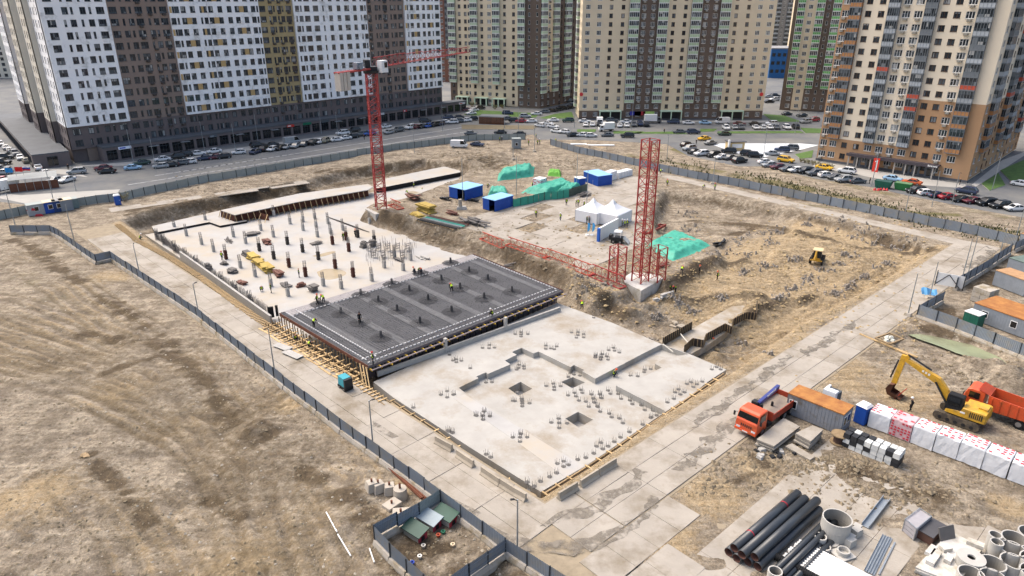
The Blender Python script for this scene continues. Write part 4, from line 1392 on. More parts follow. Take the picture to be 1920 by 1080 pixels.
# ---------- A: long white, taupe and ochre block on a dark podium
A0, A1 = Vector((-121.6, 191.2)), Vector((-28.1, 286.8))
bA = thing('apartment_building', 'long white, taupe and ochre apartment block above a dark brick arcade', 'building', (A0.x, A0.y, 0))
bA.location = (0, 0, 0)
ZB = 9.9
cuts = [tline(A0, A1, u, ZB) for u in (125, 243, 350, 507, 568, 697, 765, 828)]
budA = [300]
HA = 3.1
FL = 14
def pts_at(t):
 p = A0.lerp(A1, t)
 return (p.x, p.y)
def altpair(lo, hi):
 return lambda fl: ([(lo, 'M'), (hi, 'S')] if fl % 2 else [(lo - .12, 'S'), (hi - .02, 'M')])
SECT = [
 ('white', .7, [(6, 'white', [(.5, 'W')]), (5, 'white', altpair(.38, .82)), (6, 'white', altpair(.45, .85)), (5, 'white', [(.5, 'W')])]),
 ('brown', .0, [(4, 'brown', [(.5, 'W')]), (5, 'brown', altpair(.35, .8)), (4, 'brown', [(.5, 'W')], {'ac': [.5]}), (5, 'brown', altpair(.4, .8), {'ac': [.4]}), (4, 'brown', [(.5, 'W')], {'ac': [.5]})]),
 ('white', .7, [(4, 'white', lambda fl: [(.4, 'S'), (.75, 'M')] if fl % 2 else [(.3, 'M'), (.8, 'S')], {'tan': [(.02, .25, 1)]}), (8, 'white', [(.22, 'M'), (.72, 'M')], {'tan': [(.34, .6, 0)]}), (4, 'white', [(.3, 'S'), (.85, 'M')], {'tan': [(.4, .64, 1)]}), (8, 'white', [(.2, 'M'), (.72, 'M')], {'tan': [(.32, .6, 0)]}),
    (4, 'white', [(.5, 'M')]), (8, 'white', [(.2, 'M'), (.7, 'M')], {'tan': [(.32, .58, 1)]}), (4, 'white', [(.3, 'M'), (.8, 'S')])]),
 ('ochre', .0, [(4, 'ochre', [(.5, 'W')]), (4, 'ochre', altpair(.4, .82), {'ac': [.4]}), (4, 'ochre', altpair(.4, .82), {'ac': [.4]}), (4, 'ochre', [(.5, 'W')], {'ac': [.5]})]),
 ('white', .7, [(4, 'white', altpair(.4, .82)), (4, 'white', [(.5, 'W')]), (4, 'white', [(.5, 'W')]), (3, 'white', [(.5, 'S')]), (4, 'white', [(.5, 'M')]), (4, 'white', [(.5, 'M')]), (4, 'white', [(.5, 'W')]), (4, 'white', [(.5, 'M')]), (4, 'white', altpair(.4, .82))]),
 ('brown', .0, [(4, 'brown', [(.5, 'M')], {'ac': [.5]}), (4, 'brown', altpair(.4, .82)), (4, 'brown', [(.5, 'W')], {'ac': [.5]}), (4, 'brown', altpair(.4, .82)), (4, 'brown', [(.5, 'W')])]),
 ('white', .7, [(3, 'white', [(.6, 'S')], {'tan': [(.05, .4, 1)]}), (7, 'white', [(.2, 'M'), (.75, 'M')], {'tan': [(.35, .6, 0)]}), (4, 'white', [(.5, 'M')]), (5, 'white', [(.25, 'M'), (.8, 'S')], {'tan': [(.42, .7, 1)]}), (4, 'white', [(.5, 'W')])]),
]
for i, (wk, inset, bays) in enumerate(SECT):
 p0, p1 = pts_at(cuts[i]), pts_at(cuts[i + 1])
 base = [(b[0], 'dark', b[2], {'ac': b[3]['ac']} if len(b) > 3 and 'ac' in b[3] else {}) for b in bays]
 Facade(bA, p0, p1, base, 2, 3.7, HA, budget=budA)
 Facade(bA, p0, p1, bays, FL, ZB, HA, budget=budA, inset=inset)
 # returns of the proud white sections
 if inset:
  d = (Vector(p1) - Vector(p0)).normalized()
  nn = Vector((d.y, -d.x))
  mb = MB()
  a, b = Vector(p0), Vector(p1)
  qs = [a + nn * (inset - .004), b + nn * (inset - .004), b - nn * .3, a - nn * .3]
  mb.prism([tuple(v) for v in qs], ZB + .003, ZB + .02, bottom=True)
  for e in (a, b):
   mb.add([(e.x, e.y, ZB), (e.x + nn.x * inset, e.y + nn.y * inset, ZB), (e.x + nn.x * inset, e.y + nn.y * inset, ZB + FL * HA), (e.x, e.y, ZB + FL * HA)], [(0, 1, 2, 3)])
  mb.build('section_return', WALL['white'], bA)
AD = (A1 - A0).normalized()
AN = Vector((AD.y, -AD.x))
core = [A0 - AN * .4 + AD * 4, A1 - AN * .4 - AD * .3, A1 - AN * 16 - AD * .3, A0 - AN * 16 + AD * 6]
block_core(bA, [tuple(v) for v in core], ZB + FL * HA, 'brown')
# end gable
Facade(bA, tuple(A1), tuple(A1 - AN * 16), [(4, 'white', [(.5, 'M')])] * 4, FL, ZB, HA, budget=budA)
Facade(bA, tuple(A1), tuple(A1 - AN * 16), [(4, 'dark', [(.5, 'M')])] * 4, 3, .5, 3.13, budget=budA)
# arcade: projecting ground floor with shopfronts
ar0, ar1 = A0 + AD * 6.5 + AN * 4.6, A1 + AD * 9 + AN * 4.6
mb = MB()
arL = (ar1 - ar0).length
mb.bbox((0, 0, 0), (arL, 5.0, .35), 0)
mb.bbox((0, .35, .35), (arL, 5.0, 3.85), 0)
mb.bbox((-.1, -.1, 3.85), (arL + .1, 5.0, 4.25), 1)
rzA = math.atan2(AD.y, AD.x)
arc = mb.build('arcade', [WALL['dark'], mat('arcade_roof', '#5a5d60', .8, var=.2, scale=.3)], bA, (ar0.x, ar0.y, 0), rzA)
nb = 38
for i in range(nb):
 w = arL / nb
 mb = MB()
 mb.bbox((i * w, 0, .35), (i * w + w * .22, .36, 3.86), 0)
 mb.bbox((i * w + w * .22, 0, 3.1), ((i + 1) * w, .36, 3.86), 0)
 mb.build('pier', WALL['dark'], arc)
 mb = MB()
 mb.bbox((i * w + w * .24, .28, .36), ((i + 1) * w - .02, .34, 3.09), 1)
 for k in (0, .33, .66, .97):
  mb.bbox((i * w + w * .24 + k * w * .74, .22, .36), (i * w + w * .24 + k * w * .74 + .07, .29, 3.09), 0)
 mb.bbox((i * w + w * .24, .22, 2.4), ((i + 1) * w, .29, 2.48), 0)
 mb.build('shopfront', [M_FDARK, M_GLASSD], arc)
SIGN = [(4.0, 3.4, '#e8ecf5', '#2c4fb8'), (56, 2.6, '#c23a30', '#e8d8d0'), (62, 3, '#1f6b4f', '#1f6b4f'), (92, 3.2, '#c9c9c9', '#b5333a'), (104, 1.6, '#b5333a', '#e8e0e0'), (132, 3.2, '#cfcfcf', '#b5333a'), (30, 2.4, '#5a6166', '#8a9095'), (69, 3.0, '#4f565a', '#4f565a')]
for s, w, c1, c2 in SIGN:
 mb = MB()
 mb.bbox((s, -.22, 3.0), (s + w, -.05, 3.75), 0)
 mb.bbox((s + w * .1, -.24, 3.2), (s + w * .55, -.221, 3.55), 1)
 mb.build('shop_sign', [mat('sign_' + c1 + c2, c1, .5, var=.05), mat('signb_' + c2, c2, .5, var=.05)], arc)
for s in (12, 21, 38, 50, 74, 84, 112, 122):
 mb = MB()
 mb.bbox((s, -1.3, 2.85), (s + 2.6, .0, 2.95), 0)
 mb.build('door_canopy', M_STEEL, arc)
# west wing running back from the corner, stepped sections over a low podium
B0 = A0.copy()
WD = Vector((-71, 86)).normalized()
WN = Vector((-WD.y, WD.x))           # outward, toward the parking (west)
t0 = 0.0
wing = [('white', 14, 0.0), ('cream', 10, 1.6), ('white', 12, .4), ('cream', 12, 2.4), ('brown', 14, 1.0), ('white', 16, 2.4)]
for wk, ln, off in wing:
 p0 = B0 + WD * (t0 + ln) + WN * off
 p1 = B0 + WD * t0 + WN * off
 k = ln / 4
 bays = [(4, wk, [(.32, 'M'), (.8, 'S')] if j % 2 else [(.5, 'M')], {}) for j in range(int(k))]
 def colr(bi, fl, wall, wk=wk):
  return 'tan' if wk == 'brown' and fl % 3 == 0 else wall
 Facade(bA, tuple(p0), tuple(p1), bays, FL, ZB, HA, budget=budA, colour=colr)
 Facade(bA, tuple(p0), tuple(p1), [(b[0], 'dark', b[2]) for b in bays], 2, 3.7, HA, budget=budA)
 mb = MB()
 e = p1 + (WD * 1.6 if t0 == 0 else WD * 0)
 mb.prism([tuple(e - WN * .0), tuple(e - WN * 12), tuple(p0 - WN * 12), tuple(p0)][::-1], ZB, ZB + FL * HA - .02)
 c_ = mb.build('wing_core', WALL[wk], bA)
 c_.location = (-WN.x * .3, -WN.y * .3, 0)
 mb = MB()
 mb.prism([tuple(e), tuple(e - WN * 12), tuple(p0 - WN * 12), tuple(p0)][::-1], 0, ZB)
 c_ = mb.build('wing_base', WALL['dark'], bA)
 c_.location = (-WN.x * .3, -WN.y * .3, 0)
 t0 += ln
# podium along the west side
pq = [B0 + WN * 9.5 - WD * 1.5, B0 - WD * 1.5 + WN * .8, B0 + WD * 90 + WN * .8, B0 + WD * 90 + WN * 9.5]
mb = MB()
mb.prism([tuple(v) for v in pq], 0, 3.6, 0)
pod = mb.build('podium', [WALL['dark']], bA)
mb = MB()
mb.prism([tuple(v) for v in pq], 3.602, 3.9, 0)
mb.build('podium_roof', MATS['arcade_roof'], pod)
rzp = math.atan2(-WD.y, -WD.x)
for i in range(26):
 p = B0 + WN * 9.52 + WD * (2 + i * 3.3)
 mb = MB()
 mb.bbox((-.9, -.03, .6), (.9, .1, 3.0), 1)
 for x in (-.9, 0, .84):
  mb.bbox((x, -.08, .6), (x + .06, -.03, 3.0), 0)
 mb.bbox((-.96, -.1, .5), (.96, -.03, .6), 0)
 mb.build('podium_window', [M_FDARK, M_GLASSD], pod, (p.x, p.y, 0), rzp)
for s, w in ((-5.0, 2.2),):
 p = B0 + WN * 5 - WD * 1.53
 mb = MB()
 mb.bbox((-1.2, -.05, .5), (1.2, .1, 2.9), 1)
 mb.bbox((-1.3, -.12, 2.9), (1.3, -.02, 3.0), 0)
 mb.bbox((-.05, -.1, .5), (.05, -.05, 2.9), 0)
 mb.build('podium_window', [M_FDARK, M_GLASSD], pod, (p.x, p.y, 0), math.atan2(-WN.y, -WN.x))
# ---------- C: beige block with two dark columns, square on to the site
HC = 2.9
C0, C1 = Vector(G(1085, 224)), Vector(G(1428, 224))
bC = thing('apartment_building', 'beige brick apartment block with two dark brick bands and green loggia stacks', 'building')
budC = [300]
acp = {'ac': [.5], 'acp': .8, 'ack': 'pale', 'acfrom': 2}
lgG = {'loggia': 'G', 'from': 2}
baysC = [(4.6, 'beige', [(.5, '3')]), (4.6, 'beige', [(.5, '3')]), (4.8, 'beige', [(.5, '2')]), (4.8, 'beige', [(.5, '2')]), (4.2, 'umber', [(.5, '3')], lgG), (3.7, 'umber', [(.5, '3')], acp), (3.7, 'umber', [(.5, '3')], acp), (4.2, 'umber', [(.5, '3')], lgG),
  (4.6, 'beige', [(.5, '2')]), (4.6, 'beige', [(.5, '2')]), (4.2, 'umber', [(.5, '3')], lgG), (3.7, 'umber', [(.5, '3')], acp), (3.7, 'umber', [(.5, '3')], acp), (4.2, 'umber', [(.5, '3')], lgG), (4.8, 'beige', [(.5, '2')]), (4.8, 'beige', [(.5, '2')]), (4.4, 'beige', [(.5, '3')]), (4.4, 'beige', [(.5, '3')])]
def colC(bi, fl, wall):
 return 'umber' if fl == 0 else wall
Facade(bC, tuple(C0), tuple(C1), baysC, 16, .4, HC, colour=colC, budget=budC)
block_core(bC, [(C0.x + .3, C0.y + .5), (C1.x - .3, C1.y + .5), (C1.x - .3, C1.y + 15), (C0.x + .3, C0.y + 15)], .4 + 16 * HC, 'beige')
mb = MB()
mb.bbox((C0.x - .1, C0.y - .12, 0), (C1.x + .1, C1.y + 1, .4))
mb.build('plinth', WALL['slate'], bC)
Facade(bC, (C0.x, C0.y + 15), (C0.x, C0.y), [(5, 'beige', [(.5, '2')], {'loggia': 'P', 'from': 1}), (5, 'beige', [(.5, '3')]), (5, 'beige', [(.5, '2')])], 16, .4, HC, budget=budC)
Facade(bC, (C1.x, C1.y), (C1.x, C1.y + 15), [(5, 'beige', [(.5, '3')]), (5, 'beige', [(.5, '2')]), (5, 'beige', [(.5, '3')], {'loggia': 'P', 'from': 1})], 16, .4, HC, budget=budC)
for u0, u1 in ((1123, 1164), (1237, 1277), (1350, 1392)):
 x0, x1 = lerp(C0.x, C1.x, tline(C0, C1, u0, 3)), lerp(C0.x, C1.x, tline(C0, C1, u1, 3))
 y = C0.y
 mb = MB()
 mb.bbox((x0, y - 2.0, 3.1), (x1, y - .05, 3.5), 0)
 for x in (x0 + .2, (x0 + x1) / 2, x1 - .2):
  mb.bbox((x - .18, y - 2.0, 0), (x + .18, y - 1.65, 3.1), 0)
 mb.bbox((x0 + .3, y - .12, .45), (x1 - .3, y - .04, 3.0), 1)
 mb.build('entrance_portico', [mat('portico_pale_green', '#b9cdb5', .7), M_DARK], bC)
for u, cc in ((1192, '#3c3f9a'), (1200, '#a8333a'), (1217, '#9fc26a')):
 x = lerp(C0.x, C1.x, tline(C0, C1, u, 3))
 mb = MB()
 mb.bbox((x - 2.2, C0.y - .35, 1.6), (x + 2.0, C0.y - .1, 3.0), 0)
 mb.build('shop_sign', [mat('shop_' + cc, cc, .6, var=.2, scale=1.5)], bC)
for u, v in ((1090, 175), (1428, 181)):
 x = lerp(C0.x, C1.x, tline(C0, C1, u, 10))
 mb = MB()
 mb.cyl((x, C0.y - .25, 9.3), (x, C0.y - .05, 9.3), .7, .7, 12)
 mb.build('number_disc', [mat('disc_red', '#c4393a', .5)], bC)
# ---------- B: cream tower group behind, two faces meeting at a corner
HB = 2.9
bB = thing('apartment_building', 'cream tower with pale green loggias and dark brick corner behind the carport', 'building')
Bc = Vector(G(1012, 204))
Bl = Vector(G(846, 193))
Br = Bc + Vector((30, 42))
lp = {'loggia': 'P', 'from': 3}
budB = [300]
baysB = [(3.4, 'umber', [(.5, '2')], lp), (3.6, 'beige', [(.5, '2')]), (3.4, 'beige', [(.3, '2'), (.75, 'n')]), (3.4, 'beige', [(.5, '2')], lp), (3.6, 'beige', [(.5, '2')]), (3.2, 'beige', [(.5, '3')]), (3.4, 'beige', [(.5, '2')], lp), (4.0, 'beige', [(.5, '2')]), (4.0, 'beige', [(.5, '2')]),
  (3.2, 'umber', [(.5, '3')], {'loggia': 'P', 'from': 3}), (3.4, 'umber', [(.5, 'n')]), (3.4, 'umber', [(.5, 'n')])]
Facade(bB, tuple(Bl), tuple(Bc), baysB, 16, .3, HB, budget=budB, colour=lambda b, f, w: 'umber' if (b > 8 or b == 0) and f < 3 else w)
baysB2 = [(3.2, 'umber', [(.5, '3')], {'loggia': 'P', 'from': 2}), (4.2, 'beige', [(.5, '3')], {'ac': [.5], 'ack': 'dark'}), (3.4, 'beige', [(.5, '3')], {'loggia': 'P', 'from': 2}), (4, 'umber', [(.5, '2')], {'ac': [.5]}), (4, 'umber', [(.5, '3')], {'loggia': 'P', 'from': 1}), (4, 'umber', [(.5, '2')]), (4, 'beige', [(.5, '3')], {'loggia': 'P', 'from': 1}), (4, 'beige', [(.5, '2')]), (4, 'beige', [(.5, '2')]),
  (4, 'beige', [(.5, '2')], {'ac': [.5]}), (4, 'beige', [(.5, '2')])]
Facade(bB, tuple(Bc), tuple(Br), baysB2, 16, .3, HB, budget=budB, colour=lambda b, f, w: 'umber' if f < 2 and b < 3 else w)
bd_ = (Bc - Bl).normalized()
bn_ = Vector((-bd_.y, bd_.x))
br_ = (Br - Bc).normalized()
brn = Vector((-br_.y, br_.x))
block_core(bB, [tuple(Bl + bn_ * .4 + bd_ * .2), tuple(Bc + bn_ * .4 + brn * .4), tuple(Br + brn * .4), tuple(Br + brn * 14), tuple(Bl + bn_ * 16)], .3 + 16 * HB, 'beige')
for u in (870, 905, 938):
 t = tline(Bl, Bc, u, 1.5)
 p = Bl.lerp(Bc, t)
 mb = MB()
 mb.bbox((-3, -2.2, 3.0), (3, -.05, 3.35), 0)
 for x in (-2.8, 0, 2.8):
  mb.bbox((x - .25, -2.2, 0), (x + .25, -1.8, 3.0), 0)
 mb.bbox((-2.7, -.1, .2), (2.7, -.04, 2.9), 1)
 mb.build('entrance_portico', [MATS['portico_pale_green'], M_DARK], bB, (p.x, p.y, 0), math.atan2(bd_.y, bd_.x))
# ---------- D: slim beige tower with bright green loggias
bD = thing('apartment_building', 'slim beige tower with bright green loggias between the beige and orange blocks', 'building')
Dl, Dr = Vector(G(1462, 206)), Vector(G(1545, 210))
lv = {'loggia': 'V', 'from': 3}
Facade(bD, tuple(Dl), tuple(Dr), [(1.2, 'umber', []), (3.0, 'beige', [(.5, '3')], lv), (4.2, 'beige', [(.5, '3')]), (3.2, 'beige', [(.5, '3')], lv), (3.0, 'umber', [(.5, 'n')]), (3.2, 'umber', [(.5, 'n')], lv)], 16, .3, HB,
 colour=lambda b, f, w: 'umber' if f < 3 and b != 2 else w)
block_core(bD, [tuple(Dl + Vector((0, .5))), tuple(Dr + Vector((0, .5))), tuple(Dr + Vector((8, 16))), tuple(Dl + Vector((8, 16)))], .3 + 16 * HB, 'umber')
# ---------- E: orange and ivory tower on the right
HE = 3.05
bE = thing('apartment_building', 'orange and ivory tower with grey and red loggias above a dark entrance canopy', 'building')
E0, E1 = Vector(G(1530, 300)), Vector(G(1812, 343))
ED = (E1 - E0).normalized()
EN = Vector((ED.y, -ED.x))
budE = [300]
def lgr(seed):
 r = random.Random(seed)
 pat = [r.choice('LLLLKR') for _ in range(20)]
 return lambda fl: pat[fl]
pal = {'ac': [.5], 'ack': 'pale', 'acp': .9}
baysE = [(2.4, 'orange', [(.55, '4')], {'ac': [.4], 'ack': 'pale'}), (3.2, 'orange', [(.5, '4')], {'loggia': 'O', 'from': 2}), (3.2, 'ivory', [(.5, 'd')]), (3.4, 'ivory', [(.5, 'd')]), (3.0, 'ivory', [(.5, '4')], {'loggia': lgr(1), 'from': 2}), (2.9, 'ivory', [(.5, '4')], pal), (2.9, 'ivory', [(.5, '4')], pal),
  (3.0, 'ivory', [(.5, '4')], {'loggia': lgr(2), 'from': 2}), (3.0, 'ivory', [(.5, 'd')]), (2.8, 'ivory', [(.5, 'd')]), (3.0, 'ivory', [(.5, '4')], pal), (3.6, 'ivory', [(.5, '4')], {'loggia': lambda fl: 'O' if fl < 6 else lgr(3)(fl), 'from': 2}), (3.0, 'ivory', [])]
def colE(bi, fl, wall):
 if bi < 2 or fl < 2:
  return 'orange'
 if bi >= 8 and fl < 6:
  return 'orange'
 return 'ivory'
Facade(bE, tuple(E0), tuple(E1), baysE, 16, .6, HE, colour=colE, budget=budE)
E2 = E1 + Vector((39, 40))
ED2 = (E2 - E1).normalized()
EN2 = Vector((ED2.y, -ED2.x))
baysE2 = [(3, 'ivory', [(.5, '4')]), (3.4, 'ivory', [(.5, '4')], {'loggia': lambda fl: 'O' if fl < 6 else lgr(4)(fl), 'from': 2}), (3, 'ivory', [(.5, 'd')], pal), (3, 'ivory', [(.5, 'd')]), (3.4, 'ivory', [(.5, '4')], {'loggia': lambda fl: 'O' if fl < 6 else lgr(5)(fl), 'from': 2}),
  (3, 'orange', [(.5, '4')], pal), (3.4, 'ivory', [(.5, '4')], {'loggia': lgr(6), 'from': 2}), (3, 'ivory', [(.5, 'd')]), (3, 'ivory', [(.5, '4')]), (3.4, 'ivory', [(.5, '4')], {'loggia': lgr(7), 'from': 2}), (3, 'ivory', [(.5, 'd')])]
Facade(bE, tuple(E1), tuple(E2), baysE2, 16, .6, HE, colour=lambda b, f, w: 'orange' if f < 6 else w, budget=budE)
Facade(bE, tuple(E0 - EN * 15), tuple(E0), [(4, 'orange', [(.5, '4')]), (4, 'orange', []), (4, 'orange', [(.5, '4')])], 16, .6, HE, budget=budE)
block_core(bE, [tuple(E0 - EN * .4 + ED * .3), tuple(E1 - EN * .4 - EN2 * .4), tuple(E2 - EN2 * .4), tuple(E2 - EN2 * 15), tuple(E0 - EN * 15 + ED * .3)], .6 + 16 * HE, 'ivory')
mb = MB()
mb.prism([tuple(E0 + EN * .12 - ED * .1), tuple(E1 + EN * .12 + ED * .1), tuple(E1 - EN * .38 + ED * .1), tuple(E0 - EN * .38 - ED * .1)][::-1], 0, .6)
mb.build('plinth', WALL['slate'], bE)
EL = (E1 - E0).length
rzE = math.atan2(ED.y, ED.x)
ef = Matrix.Translation((E0.x, E0.y, 0)) @ Matrix.Rotation(rzE, 4, 'Z')
mb = MB()
mb.bbox((EL * .235, -2.6, 3.2), (EL * .83, -.06, 3.55), 0)
mb.bbox((EL * .235, -2.75, 3.0), (EL * .83, -2.55, 3.75), 0)
can = mb.build('entrance_canopy', mat('canopy_dark', '#4a4448', .7, var=.15), bE, (E0.x, E0.y, 0), rzE)
for k in (.25, .31, .4, .56, .63, .69, .8):
 mb = MB()
 mb.bbox((EL * k, -2.5, 0), (EL * k + .3, -2.2, 3.1), 0)
 mb.build('pillar', mat('pillar_grey', '#a09a92', .8), can)
for k in (.27, .35, .6, .66, .74):
 mb = MB()
 mb.bbox((EL * k, -.14, .1), (EL * k + 1.9, -.05, 2.7), 0)
 mb.bbox((EL * k + .5, -.16, .3), (EL * k + 1.4, -.13, 2.2), 1)
 mb.build('entrance_door', [mat('door_grey', '#6d7075', .7), M_GLASSD], can)
p = ef @ Vector((EL * .77, -2.78, 3.2))
mb = MB()
for i in range(6):
 mb.bbox((i * .38, 0, 0), (i * .38 + .28, .03, .34 if i else .45))
mb.build('canopy_lettering', M_WHITE, bE, p, rzE)
# second slab of the tower group further right
Facade(bE, tuple(E2 + ED2 * 2 + EN2 * 6), tuple(E2 + ED2 * 30 + EN2 * 6), [(3.4, 'ivory', [(.5, '4')], {'loggia': lgr(8), 'from': 1}), (3, 'ivory', [(.5, 'd')]), (3, 'ivory', [(.5, '4')]), (3.4, 'ivory', [(.5, '4')], {'loggia': lgr(9), 'from': 1}), (3, 'ivory', [(.5, 'd')])], 16, .6, HE, budget=budE,
 colour=lambda b, f, w: 'orange' if f < 2 else w)
# free-standing red board with a white figure 1 in front of the orange tower
p = ef @ Vector((EL * .455, -3.6, 0))
bs = thing('number_sign', 'red board with a large white figure 1 before the orange tower', 'sign', p, rzE)
mb = MB()
mb.bbox((-.75, -.12, 0), (.75, .12, 3.6))
mb.build('board', mat('board_red', '#cc3f33', .5), bs)
mb = MB()
mb.bbox((.0, -.16, .5), (.35, -.122, 3.2))
mb.bbox((-.3, -.158, 2.6), (.0, -.123, 2.9))
mb.build('numeral', M_WHITE, bs)
# ---------- far buildings in the gaps
def far_block(label, a, b, z, wk, floors, bays, depth=14, lift=0):
 t = thing('apartment_building', label, 'building')
 a, b = Vector(a), Vector(b)
 Facade(t, tuple(a), tuple(b), bays, floors, lift, 3.0, zmax=60)
 d = (b - a).normalized()
 nn = Vector((-d.y, d.x))
 block_core(t, [tuple(a + nn * .4), tuple(b + nn * .4), tuple(b + nn * depth), tuple(a + nn * depth)], lift + floors * 3.0, wk)
 return t
def far_pt(u, Yd):
 fw = Yd * CT + CAM_H * ST
 return ((u - 960) / FPX * fw, Yd)
far_block('red brown tower glimpsed between the white block and cream tower', far_pt(826, 400), far_pt(862, 400), 60, 'redbrown', 18, [(3, 'redbrown', [(.5, '3')]), (3, 'redbrown', [(.5, '3')], {'loggia': 'K', 'from': 4}), (3, 'redbrown', [(.5, '2')])])
far_block('grey tower far behind the blue clad hall', far_pt(1440, 560), far_pt(1486, 560), 60, 'grey', 20, [(3, 'grey', [(.5, '3')], {'loggia': 'L', 'from': 2}), (3, 'grey', [(.5, '3')]), (3, 'grey', [(.5, '3')], {'loggia': 'L', 'from': 2}), (3, 'grey', [(.5, '3')])])
far_block('tan tower far behind between beige block and slim tower', far_pt(1485, 520), far_pt(1570, 520), 60, 'beige', 20, [(3, 'beige', [(.5, '2')])] * 6)
far_block('pale tower far beyond the cream tower and beige block', far_pt(1040, 520), far_pt(1110, 520), 60, 'beige', 20, [(3, 'beige', [(.5, '2')])] * 5)
far_block('white block far beyond the long white building', far_pt(-60, 420), far_pt(60, 420), 60, 'cream', 18, [(4, 'cream', [(.5, 'W')])] * 9)
far_block('grey block far beyond the orange tower', far_pt(1880, 330), far_pt(2050, 330), 60, 'grey', 18, [(4, 'grey', [(.5, '3')])] * 9)
hall = thing('blue_hall', 'blue clad hall seen in the gap beside the beige block', 'building')
a, b = far_pt(1440, 420), far_pt(1490, 420)
mb = MB()
mb.bbox((a[0], 420, 0), (b[0], 440, 16))
mb.build('wall', WALL['navy'], hall)
mb = MB()
mb.bbox((a[0] - .3, 419.7, 16.0), (b[0] + .3, 440.3, 16.6))
mb.build('roof', WALL['grey'], hall)
for i in range(5):
 for zz in (3, 7.5, 12):
  mb = MB()
  x = lerp(a[0], b[0], (i + .5) / 5)
  mb.bbox((x - .9, 419.85, zz), (x + .9, 419.95, zz + 1.8))
  mb.build('window', M_GLASSD, hall)
# ------------------------------------------------------------------ fences
M_PANEL = mat('fence_panel_grey', '#7d858d', .55, var=.08, scale=.6, rnd=.12, dirt=('#8b8880', .4, .5))
M_PANEL2 = mat('fence_panel_pale', '#8f9693', .55, var=.08, rnd=.06)
M_POST = mat('fence_post', '#2c3136', .6, var=.1)
M_FOOT = mat('fence_foot_block', '#a8a196', .9, var=.18, scale=.8, rnd=.08, dirt=('#86795f', .5, .8))
_pm = {}
def panel_mesh(L, h, m):
 k = (round(L, 1), h, m.name)
 if k not in _pm:
  mb = MB()
  n = 14
  vs, fs = [], []
  for i in range(n * 2 + 1):
   x = -L / 2 + L * i / (n * 2)
   y = .02 if (i // 1) % 2 else -.02
   vs += [(x, y, 0), (x, y, h)]
  for i in range(n * 2):
   fs += [(2 * i, 2 * i + 2, 2 * i + 3, 2 * i + 1)]
  mb.add(vs, fs)
  mb.bbox((-L / 2, .022, h * .25), (L / 2, .06, h * .25 + .05))
  mb.bbox((-L / 2, .022, h * .75), (L / 2, .06, h * .75 + .05))
  _pm[k] = mb.mesh('panel', [m])
 return _pm[k]
def fence(label, pts, h=1.35, foot=.55, step=2.5, m=None, seed=1, world=False):
 m = m or M_PANEL
 r = random.Random(seed)
 t = thing('fence', label, 'fence')
 W = [Vector((p[0], p[1], 0)) for p in pts] if world else [GV(*p) for p in pts]
 post = MB()
 post.bbox((-.05, -.06, 0), (.05, .06, h + .12))
 pme = post.mesh('post', [M_POST])
 for a, b in zip(W[:-1], W[1:]):
  d = b - a
  L = d.length
  d.normalize()
  n = max(1, round(L / step))
  l = L / n
  rz = math.atan2(d.y, d.x)
  for i in range(n):
   c = a + d * (l * (i + .5))
   z0 = max(tz(c.x, c.y), -.1)
   if foot:
    mb = MB()
    mb.bbox((-l / 2 + .03, -.28, -.3), (l / 2 - .03, .28, foot * .35))
    mb.add([(-l / 2 + .03, -.28, foot * .35), (l / 2 - .03, -.28, foot * .35), (l / 2 - .03, .28, foot * .35), (-l / 2 + .03, .28, foot * .35),
      (-l / 2 + .03, -.16, foot), (l / 2 - .03, -.16, foot), (l / 2 - .03, .16, foot), (-l / 2 + .03, .16, foot)],
     [(4, 5, 6, 7), (0, 1, 5, 4), (1, 2, 6, 5), (2, 3, 7, 6), (3, 0, 4, 7)])
    key = ('foot', round(l, 2), foot)
    if key not in _pm:
     _pm[key] = mb.mesh('foot_block', [M_FOOT])
    o = put('foot_block', _pm[key], t, (c.x + r.uniform(-.03, .03), c.y, z0 + r.uniform(-.06, .02)), rz + r.uniform(-.02, .02))
   o = put('panel', panel_mesh(l - .04, h, m), t, (c.x, c.y, z0 + foot + .02 + r.uniform(-.02, .02)), rz)
   o.rotation_euler = (r.uniform(-.05, .05), r.uniform(-.012, .012), rz + r.uniform(-.008, .008))
   put('post', pme, t, (a.x + d.x * l * i, a.y + d.y * l * i, z0 + foot * .8), rz)
  put('post', pme, t, (b.x, b.y, max(tz(b.x, b.y), -.1) + foot * .8), rz)
 return t
fence('long grey corrugated fence on concrete feet between field and left road', [(22, 440), (97, 440), (113, 448), (182, 497), (210, 490), (370, 597), (480, 687), (640, 813), (797, 927), (827, 950), (948, 1042), (1075, 1125)], seed=1)
fence('pale and grey fence round the dog pen, on the field side', [(827, 950), (787, 975)], m=M_PANEL2, seed=2)
pen = fence('grey corrugated fence of the pen with the green-roofed kennels', [(787, 975), (704, 1023), (733, 1054), (830, 1140)], seed=3)
fence('short grey fence closing the pen on its near side', [(948, 1042), (880, 1090), (820, 1135)], seed=4)
fence('grey fence along the back street behind the white basement slab', [(142, 388), (183, 382), (228, 377), (293, 362), (392, 341), (444, 333), (586, 308), (671, 295), (735, 284), (818, 272), (893, 263), (985, 262)], h=1.9, foot=0, step=2.8, m=M_PANEL2, seed=5)
fence('grey fence at the west gate behind the cabins', [(-40, 420), (62, 400), (142, 386)], h=1.9, foot=0, step=2.6, m=M_PANEL2, seed=6)
fence('grey fence along the weedy verge on the orange tower side', [(1032, 272), (1087, 288), (1158, 303), (1236, 321), (1308, 336), (1385, 350), (1487, 371), (1604, 395), (1710, 417), (1831, 442), (1905, 461)], h=1.9, foot=0, step=2.8, seed=7)
fence('grey fence with concrete feet from gate to the far right corner', [(1790, 545), (1850, 508), (1893, 478)], seed=8, h=1.6)
